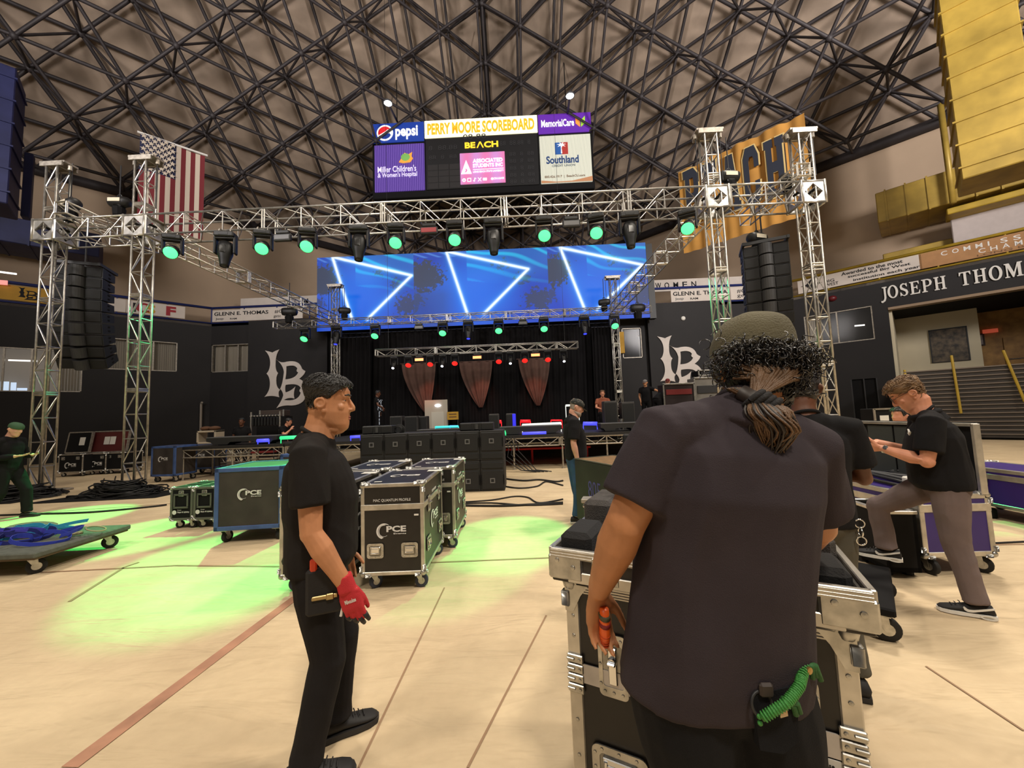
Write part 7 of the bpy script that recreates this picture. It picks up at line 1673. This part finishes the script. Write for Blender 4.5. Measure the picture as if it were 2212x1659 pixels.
for k in range(300):
    a=rnd.random()*6.28; rr=.036*math.sqrt(rnd.random()); o_=V((math.cos(a)*rr,math.sin(a)*rr*.8,0)); w_=rnd.uniform(-.014,.014)
    P0=tie-V((.03,-.03,-.03))+o_*.5; P1=tie+o_*.5; P2=lerp(tie,end,.38)+V((.008,-.02,.008))+o_*1.25+V((w_,0,0)); P3=lerp(tie,end,.7)+V((.006,-.018,0))+o_*1.15+V((-w_,w_,0)); P4=end+o_*.6+V((w_,0,rnd.uniform(-.03,.03)))
    cp=[P0,P0,P1,P2,P3,P4,P4]; q_=[]
    for m_ in range(1,5):
        for t_ in (0,.25,.5,.75):
            a0,a1,a2,a3=cp[m_-1:m_+3]; q_.append(.5*((2*a1)+(a2-a0)*t_+(2*a0-5*a1+4*a2-a3)*t_*t_+(3*a1-a0-3*a2+a3)*t_**3))
    q_.append(P4); (pt if k%3==0 else pk2).tube(q_,[.0018+.0018*math.sin(math.pi*min(1,.15+m_/len(q_))) for m_ in range(len(q_))],5,cap=False)
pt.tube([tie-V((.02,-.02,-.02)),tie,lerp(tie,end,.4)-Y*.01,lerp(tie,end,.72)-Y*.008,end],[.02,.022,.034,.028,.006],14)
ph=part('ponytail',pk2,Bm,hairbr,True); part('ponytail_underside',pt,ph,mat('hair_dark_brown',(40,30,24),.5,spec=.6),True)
mb=MB()
for k in range(110):
    a=rnd.random()*6.28; x=rnd.uniform(-.1,.07); q_=rnd.uniform(-.05,.015); mb.tube([hp_(x,-.1,q_),hp_(x*.6,-.125,q_*.5-.03),tie+V((rnd.uniform(-.012,.012),rnd.uniform(-.01,.01),0))],[.004,.0045,.003],5,cap=False)
part('swept_hair',mb,Bm,hairbr,True)
# orange tape in the left hand, green cord, tag and carabiner at the right hip
hw=J['wrL']+loc; dl=V(J['hdL']).normalized(); nl=V(J['hnL']); nl=(nl-dl*nl.dot(dl)).normalized()
mt=thing('box_cutter','orange handled tool held in the left hand of the foreground man','tool',hw+dl*.088+nl*.028)
mb=MB(); mb.tube([-dl*.05,-dl*.02,dl*.03,dl*.055],[(.014,.012),(.02,.015),(.02,.015),(.012,.01)],12,rx=V((0,1,0))); part('grip',mb,mt,mat('grip_orange',(236,98,30),.4),True)
for q,mm in ((-.03,mat('tool_grey_green',(76,72,48),.5)),(-.008,mat('tool_dark_red',(120,26,30),.5))):
    mb=MB(); mb.tube([dl*(q-.006),dl*(q+.006)],[(.0212,.0162)]*2,12,rx=V((0,1,0))); part('colour_band',mb,mt,mm,True)
mb=MB()
for k in range(5): mb.tube([dl*(.022+k*.008),dl*(.026+k*.008)],[(.0205-.0015*k,.0158-.001*k)]*2,12,rx=V((0,1,0)))
part('grip_ribs',mb,mt,mat('grip_orange_dark',(196,70,22),.5),True)
gr_=mat('cord_green',(64,140,62),.6,bump=.6,bs=120)
Yh=.905; g0=atY(1738,1440,Yh+.03); g1=atY(1720,1475,Yh); g2=atY(1690,1510,Yh-.01); g3=atY(1640,1545,Yh-.005)
mb=MB(); pts=[g0,lerp(g0,g1,.6)-Y*.006,g1-Y*.01,lerp(g1,g2,.5)-Y*.012,g2-Y*.012,lerp(g2,g3,.5)-Y*.01,g3-Y*.008]
mb.tube([p-loc for p in pts],[.005,.007,.0085,.0095,.009,.009,.007],10)
for a,b in zip(pts,pts[1:]):
    for k in range(5): p=lerp(a,b,k/5); mb.ring(p-loc,(b-a),.009,.0022,10,5)
for q in ((1640,1548),(1642,1562)): mb.ell(atY(q[0],q[1],Yh-.01)-loc,.0055,8,6)
part('braided_cord',mb,Bm,gr_,True,label='braided green cord lanyard')
mb=MB()
for dx,dy in ((18,22),(28,30),(10,26)): mb.tube([g0-loc,atY(1748+dx*.5,1432+dy*.2,Yh+.03)-loc,atY(1745+dx,1440+dy,Yh+.03)-loc],.006,8)
mb.tube([g2-loc,atY(1722,1520,Yh)-loc,atY(1728,1540,Yh)-loc],.006,8); mb.tube([g2-loc,atY(1714,1525,Yh)-loc,atY(1720,1545,Yh)-loc],.006,8); part('cord_loops',mb,Bm,mat('cord_dark_green',(44,96,46),.7,bump=.5,bs=120),True)
mb=MB(); mb.lathe(g0-loc-Y*.012,(0.3,-1,0),[(0,.008),(.004,.0075),(.005,.001)],12); part('brass_stud',mb,Bm,mat('brass',(176,146,92),.35,.9))
c1=atY(1690,1530,Yh-.012)-loc; mb=MB(); mb.prism([(0,0),(.016,.004),(.014,.032),(.0,.03)],c1-X*.005-Z*.02,X,Z,Y*.002); part('pocket_tag',mb,Bm,mat('tag_cream',(216,196,164),.7,var=.5,vs=40,rgb2=(214,150,60)))
mb=MB(); cb=atY(1645,1520,Yh-.0)-loc; mb.ring(cb,(.2,-1,.2),.024,.0035,20,6); part('key_ring',mb,Bm,dgrey,True); mb=MB(); mb.cbox(atY(1655,1490,Yh)-loc,(.03,.012,.03),.005); part('belt_clip',mb,Bm,mat('belt_brown',(54,44,40),.6))
mb=MB(); y0=.913; q=[atY(x,y,y0)-loc for x,y in ((1622,1500),(1720,1478),(1722,1600),(1690,1626),(1640,1618))]
mb.add([p-Y*.004 for p in q]+[p+Y*.02 for p in q],[(0,1,2,3,4),(9,8,7,6,5)]+[(i,(i+1)%5,5+(i+1)%5,5+i) for i in range(5)]); part('back_pocket',mb,Bm,pnt)
# red lettering on the shirt front, seen at the right shoulder
for ch,(px,py) in zip('CREW',((1713,902),(1724,910),(1734,918),(1741,926))):
    pass
# ---------------- C: man with the phone, one foot raised
loc=V((3.17,3.08,0)); rz=math.radians(51)
J=std(1.74,.2); J.update(pel=V((.0,-.03,.92)),wai=V((0,-.02,1.06)),che=V((0,.0,1.25)),sc=V((0,.015,1.39)),neck=V((0,.05,1.455)),head=V((0,.105,1.58)),hp=-.6,
 shL=V((-.2,.03,1.38)),elL=V((-.25,.08,1.09)),wrL=V((-.13,.31,1.17)),hdL=V((.35,.93,.08)),hnL=V((.75,-.3,.5)),htL=V((.35,-.1,.93)),cuL=(.06,.08,.1,.12),
 shR=V((.2,.03,1.38)),elR=V((.23,.1,1.1)),wrR=V((.1,.33,1.2)),hdR=V((-.55,.75,.05)),hnR=V((-.3,.0,.95)),htR=V((-.3,.9,.3)),cuR=(.5,.55,.6,.6),
 hipL=V((-.1,-.03,.9)),knL=V((-.11,-.03,.5)),anL=V((-.12,-.09,.09)),toL=V((-.1,1,0)),hipR=V((.1,-.02,.9)),knR=V((.11,.36,.66)),anR=V((.12,.33,.32)),toR=V((.05,1,.02)),hem=.045)
Cm,TC,kc=person('man in a black polo shirt and grey trousers looking down at his phone',loc,rz,J,sk_c,pol,gry,shw,dict(vox=.0065,bv=.0045,bulk=1.08,belly=.05,sleeve=.75,sr=1.08,wr=.007,ws=8,seed=8.4,twr=.009,tws=7,tick='LR',fat=.004,neck=.064,arm=1.08,leg=1.06,dep=[.13,.135,.135,.135,.135,.115,.065],wid=[.185,.19,.185,.19,.195,.19,.14]))
def lineC(t):
    s=math.sin(t); a=abs(math.cos(t))
    if s>.5: return .098-.03*a
    if s>.1: return .03+.06*(s-.1)
    if s>-.3: return .03
    return -.05+.03*a
part('hair',hair_shell(TC,kc,lineC,lambda t,z:.008+.016*max(0,min(1,(z-.0)/.07)),4.4,800,.0034,.032,(0,.3,.3),.008,26),Cm,hairsand,True); brows(Cm,TC,kc,hairsand)
mb=MB(); mb.T=TC@M.Scale(kc,4)
for sx in(-1,1): mb.ring((sx*.032,.108,.024),(0,1,.15),.021,.0018,16,5); mb.tube([(sx*.053,.104,.03),(sx*.07,.06,.034),(sx*.083,-.005,.03)],.0018,5)
mb.tube([(-.011,.109,.028),(.011,.109,.028)],.0018,5); part('glasses',mb,Cm,mat('glasses_dark',(60,46,36),.4),True)
wl=J['wrL']; dl=(J['wrL']-J['elL']).normalized(); mb=MB(); mb.tube([wl-dl*.035,wl-dl*.015],[(.033,.029)]*2,18,rx=J['htL']); wa=part('wrist_watch',mb,Cm,steel,True); mb=MB(); mb.lathe(wl-dl*.025+V((-.026,0,.014)),(-.8,0,.5),[(0,.016),(.006,.016),(.008,.001)],14); part('watch_face',mb,wa,blk)
pw_=J['wrR']+V((-.05,.085,.03)); mb=MB(); R=M.Rotation(.35,3,'X'); mb.cbox((0,0,0),(.075,.15,.01),.004,R); mb.v=[p+pw_ for p in mb.v]
ph=thing('phone','dark phone held flat by the man in grey trousers','phone',loc,rz); part('slab',mb,ph,mat('phone_black',(18,18,20),.15))
mb=MB(); c=J['sc']+(J['neck']-J['sc'])*.6; mb.ring(c,V((0,.35,1)),.083,.02,24,8); part('polo_collar',mb,Cm,pol,True)
mb=MB(); mb.prism([(0,0),(.03,.02),(.012,.02),(.02,.05),(-.01,.02),(-.02,.03)],V((-.1,.135,1.27)),V((.8,.2,0)),Z,Y*.01); part('chest_mark',mb,Cm,white)
# ---------------- D: person in black behind the foreground man, arms folded
loc=V((1.63,2.28,0)); J=std(1.74,.2); J.update(head=V((.02,.04,1.62)),hy=-.5,hp=-.15,elR=V((.27,.03,1.12)),wrR=V((.05,.22,1.16)),elL=V((-.27,.03,1.12)),wrL=V((-.02,.24,1.12)),hdR=V((-1,.2,.1)),hnR=V((0,-1,0)),htR=V((0,0,1)),hdL=V((1,.2,0)),hnL=V((0,-1,0)),htL=V((0,0,1)))
Dm,TD,kd=person('person in a black t-shirt and dark cap with folded arms behind the foreground man',loc,math.radians(-14),J,sk_d,pol,oli,shb,dict(vox=.01,sleeve=.75,sr=1.05,wr=.004,seed=3.7,bulk=1.08))
mb=MB(); mb.T=TD@M.Scale(kd,4); rows=[]
for k in range(10):
    u=k/9; z=.03+.112*u; rad=(1-max(0,(u-.3)/.7)**2.6)**.5 if u>.3 else 1
    rows.append([V((hpt(min(.075,z),2*math.pi*j/28,.011).x*max(.03,rad),-.006+(hpt(min(.075,z),2*math.pi*j/28,.011).y+.006)*max(.03,rad),z)) for j in range(28)])
mb.loft(rows); part('cap',mb,Dm,mat('cap_dark',(40,38,44),.85,bump=.4,bs=160),True)
part('hair',hair_shell(TD,kd,lambda t:-.055 if math.sin(t)<-.2 else (.0 if math.sin(t)<.25 else .09),lambda t,z:.008,2.1,260,.003,.02,(0,-.5,-1),.004,26),Dm,hairb,True)
mb=MB(); mb.T=TD@M.Scale(kd,4)
for sx in(-1,1): mb.tube([(sx*.055,.095,.03),(sx*.08,.0,.032)],.002,5); mb.ring((sx*.032,.107,.026),(0,1,0),.021,.0018,14,5)
part('glasses',mb,Dm,mat('glasses_clear',(120,150,160),.2),True); mb=MB(); mb.ell(TD@V((.078,-.0,-.03)),.005,8,6); part('ear_stud',mb,Dm,chrome,True)
mb=MB()
for k in range(3): mb.ring(V((.17,-.09,.9-.045*k)),(1,0,0) if k%2 else (0,1,0),.022,.004,14,6)
part('carabiner',mb,Dm,chrome,True)
# ---------------- E: man in the cap
loc=V((.72,5.62,0)); J=std(1.74,.2); J.update(head=V((0,.06,1.6)),hp=-.38,neck=V((0,.02,1.485)),elR=V((.245,-.05,1.12)),wrR=V((.235,.0,.87)),anL=V((-.12,.1,.09)))
Em,TE,ke=person('man in a dark cap, black polo shirt and blue jeans standing before the stage',loc,math.radians(-86),J,sk_e,pol,jea,shw,dict(vox=.012,belly=.055,sleeve=.85,sr=1.1,wr=.006,seed=6.3,bulk=1.06,neck=.064))
def cap(par,T,s,m):
    mb=MB(); mb.T=T@M.Scale(s,4); rows=[]
    for k in range(9):
        u=k/8; z=.04+.1*u; rad=(1-max(0,(u-.2)/.8)**2.4)**.5 if u>.2 else 1
        rows.append([V((hpt(min(.075,z),2*math.pi*j/24,.01).x*max(.03,rad),-.006+(hpt(min(.075,z),2*math.pi*j/24,.01).y+.006)*max(.03,rad),z)) for j in range(24)])
    mb.loft(rows); c=part('cap',mb,par,m,True)
    mb=MB(); mb.T=T@M.Scale(s,4); ol=[(math.cos(a)*.07,.07+math.sin(a)*.1) for a in [math.pi*i/12 for i in range(13)]]; mb.prism(ol,(0,0,.05),X,V((0,1,-.25)),Z*.006); part('visor',mb,c,m)
    return c
cp_=cap(Em,TE,ke,mat('cap_black_green',(36,38,36),.85)); mb=MB(); mb.T=TE; mb.ell((0,.098,.082),(.02,.006,.014),8,6); part('cap_badge',mb,cp_,mat('badge_pale',(186,166,156),.7))
mb=MB(); mb.T=TE@M.Scale(ke,4); n=20
mb.loft([[hpt(z,math.pi*(-.1+1.2*j/n),.004+e) for j in range(n+1)]+[hpt(z,math.pi*(-.1+1.2*(n-j)/n),-.006) for j in range(n+1)] for z,e in ((-.118,.0),(-.1,.004),(-.075,.004),(-.05,.001))]); part('beard',mb,Em,beard,True)
part('hair',hair_shell(TE,ke,lambda t:-.04 if math.sin(t)<-.2 else (.0 if math.sin(t)<.25 else .08),lambda t,z:.004,2.9,80,.003,.02,(0,-.5,-1),.003,26),Em,beard,True)
# ---------------- F: person at the left edge
loc=V((-9.32,6.8,0)); J=std(1.72,.19); J.update(head=V((0,.07,1.59)),hp=-.35,elR=V((.25,.0,1.1)),wrR=V((.14,.25,1.12)),hdR=V((-.4,.9,.1)),hnR=V((-.2,0,1)),htR=V((-1,.2,0)),elL=V((-.25,.0,1.1)),wrL=V((-.14,.25,1.12)),hdL=V((.4,.9,.1)),hnL=V((.2,0,1)),htL=V((1,.2,0)),anL=V((-.12,.22,.09)),knL=V((-.11,.2,.5)),anR=V((.12,-.2,.1)),knR=V((.11,.02,.49)))
Fm,TF,kf=person('person in a green lit beanie looking at a phone at the left edge',loc,math.radians(-82),J,sk_e,dkc,dkc,shb,dict(vox=.013,sleeve=1.5,wr=.008,seed=9.3,bulk=1.05,leg=1.15))
mb=MB(); mb.T=TF@M.Scale(kf,4); rows=[]
for k in range(9):
    u=k/8; z=.035+.11*u; rad=(1-max(0,(u-.2)/.8)**2.4)**.5 if u>.2 else 1
    rows.append([V((hpt(min(.075,z),2*math.pi*j/24,.012).x*max(.03,rad),-.006+(hpt(min(.075,z),2*math.pi*j/24,.012).y+.006)*max(.03,rad),z)) for j in range(24)])
mb.loft(rows); part('beanie',mb,Fm,mat('beanie_green',(60,92,66),.9,bump=.4,bs=140),True)
ph=thing('phone','dark phone held by the person at the left edge','phone',loc,math.radians(-82)); mb=MB(); mb.cbox((0,.36,1.16),(.075,.15,.01),.003); part('slab',mb,ph,MATS['phone_black'])
# ---------------- crew around the stage
def crew(label,px,Yv,z,rz,skin,sh,trs,hairm,J,top=None,capm=None,**o):
    x=(px-CX)/F; p=atY(px,880,Yv); o.setdefault('vox',.022); o['noeyes']=True
    t,T,k=person(label,(p.x,Yv,z),math.radians(rz),J,skin,sh,trs,shb,o)
    if hairm: part('hair',hair_shell(T,k,lambda q:-.04 if math.sin(q)<-.2 else (.01 if math.sin(q)<.3 else .085),lambda q,zz:.012,1.0+px*.01,60,.004,.03,(0,-.4,-.5),.005,20),t,hairm,True)
    if capm: cap(t,T,k,capm)
    return t,T,k
J=std(1.75); J.update(elR=V((.26,.08,1.15)),wrR=V((.2,.26,1.05)),hp=-.2)
g_,_,_=crew('person in dark sparkling clothes standing on the stage left of the swags',815,15.8,SZ,-80,sk_d,dkc,dkc,hairb,J)
mb=MB(); rnd=random.Random(2)
for k in range(70): z=.35+1.05*rnd.random(); a=rnd.uniform(-.5,.5); mb.cbox(V((.02+.2*math.cos(a)*(1 if z>.9 else .6),.2*math.sin(a)+.14 if z>.9 else .1,z)),(.03,.03,.03),.006)
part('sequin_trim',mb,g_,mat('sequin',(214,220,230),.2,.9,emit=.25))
J=std(1.7); J.update(sc=V((0,.06,1.36)),neck=V((0,.1,1.43)),head=V((0,.16,1.55)),hp=-.3,elR=V((.24,.12,1.12)),wrR=V((.08,.26,1.3)),hdR=V((-.3,.4,.8)))
crew('person in a dark jacket with a hand at the chin behind the left platform',612,12.75,0,-78,sk_c,dkc,dkc,hairb,J)
crew('bearded person in black behind the left platform under the dark flight case',523,12.9,0,-160,sk_d,dkc,dkc,hairb,std(1.72))
J=std(1.76); J.update(elL=V((-.46,.06,1.3)),wrL=V((-.7,.12,1.16)),hdL=V((-1,.15,-.45)),hnL=V((0,0,-1)),htL=V((0,1,0)),elR=V((.26,-.02,1.14)),wrR=V((.2,.08,.9)))
crew('person in a grey cap stretching out a green lit arm on the stage',1397,15.6,SZ,180-30,sk_a,dkc,dkc,None,{**J,'elL':J['elL']*1,'shL':J['shL']},capm=mat('cap_grey',(120,116,116),.8))
J=std(1.72); J.update(wai=V((0,.12,1.02)),che=V((0,.3,1.08)),sc=V((0,.44,1.08)),neck=V((0,.5,1.07)),head=V((0,.6,1.05)),hp=-.9,shR=V((.18,.43,1.07)),shL=V((-.18,.43,1.07)),elR=V((.22,.45,.78)),wrR=V((.15,.55,.55)),elL=V((-.22,.45,.78)),wrL=V((-.15,.55,.55)))
crew('bald person in black bending forward on the stage beside the rack',1421,13.2,SZ,-70,sk_e,dkc,dkc,None,J)
crew('person in a dark red cap behind the rack with red drawers',1446,14.2,SZ,160,sk_c,dkc,dkc,None,std(1.66),capm=mat('cap_red',(110,30,34),.8))
J=std(1.65); J.update(pel=V((0,0,.5)),wai=V((0,.03,.64)),che=V((0,.06,.84)),sc=V((0,.08,.98)),neck=V((0,.09,1.05)),head=V((0,.12,1.18)),shR=V((.18,.08,.97)),shL=V((-.18,.08,.97)),elR=V((.24,.16,.72)),wrR=V((.12,.38,.66)),elL=V((-.24,.16,.72)),wrL=V((-.12,.38,.66)),hipR=V((.1,0,.47)),hipL=V((-.1,0,.47)),knR=V((.14,.42,.5)),knL=V((-.14,.42,.5)),anR=V((.14,.38,.09)),anL=V((-.14,.38,.09)))
for key in('hdR','hdL'): J[key]=V((0,1,-.2))
c_,_,_=crew('person in an orange-lit shirt crouching on the stage beyond the man in the cap',1302,13.6,SZ,175,sk_c,mat('orange_lit_shirt',(150,84,60),.9),dkc,hairbr,J);  # orange stage light put into the shirt colour
t=thing('low_stool','dark low box that the crouching person on the stage sits on','box',(c_.location.x,c_.location.y+.02,SZ)); mb=MB(); mb.cbox((0,0,.19),(.34,.3,.38),.02); part('body',mb,t,blkm)
J2=dict(J); t,T,k=person('person with dark hair crouching behind the raised lid of the open purple case',(atY(1960,890,5.6).x,5.6,.13),math.radians(95),J2,sk_c,dkc,dkc,shb,dict(vox=.02,noeyes=True)); part('hair',hair_shell(T,k,lambda q:-.04 if math.sin(q)<-.2 else (.01 if math.sin(q)<.3 else .085),lambda q,zz:.015,7.7,160,.004,.03,(0,-.4,-.5),.006,20),t,hairb,True)
q=thing('step_box','low black step box under the crouching person behind the purple case','box',t.location-V((0,0,.13))); mb=MB(); mb.cbox((0,0,.063),(1.1,.9,.126),.02); part('body',mb,q,blkm); mb=MB(); mb.cbox((.02,-.02,.126+.19),(.3,.3,.37),.02); q2=thing('stool','dark stool under the crouching person behind the purple case','stool',t.location-V((0,0,.13))); part('seat_block',mb,q2,blkm)
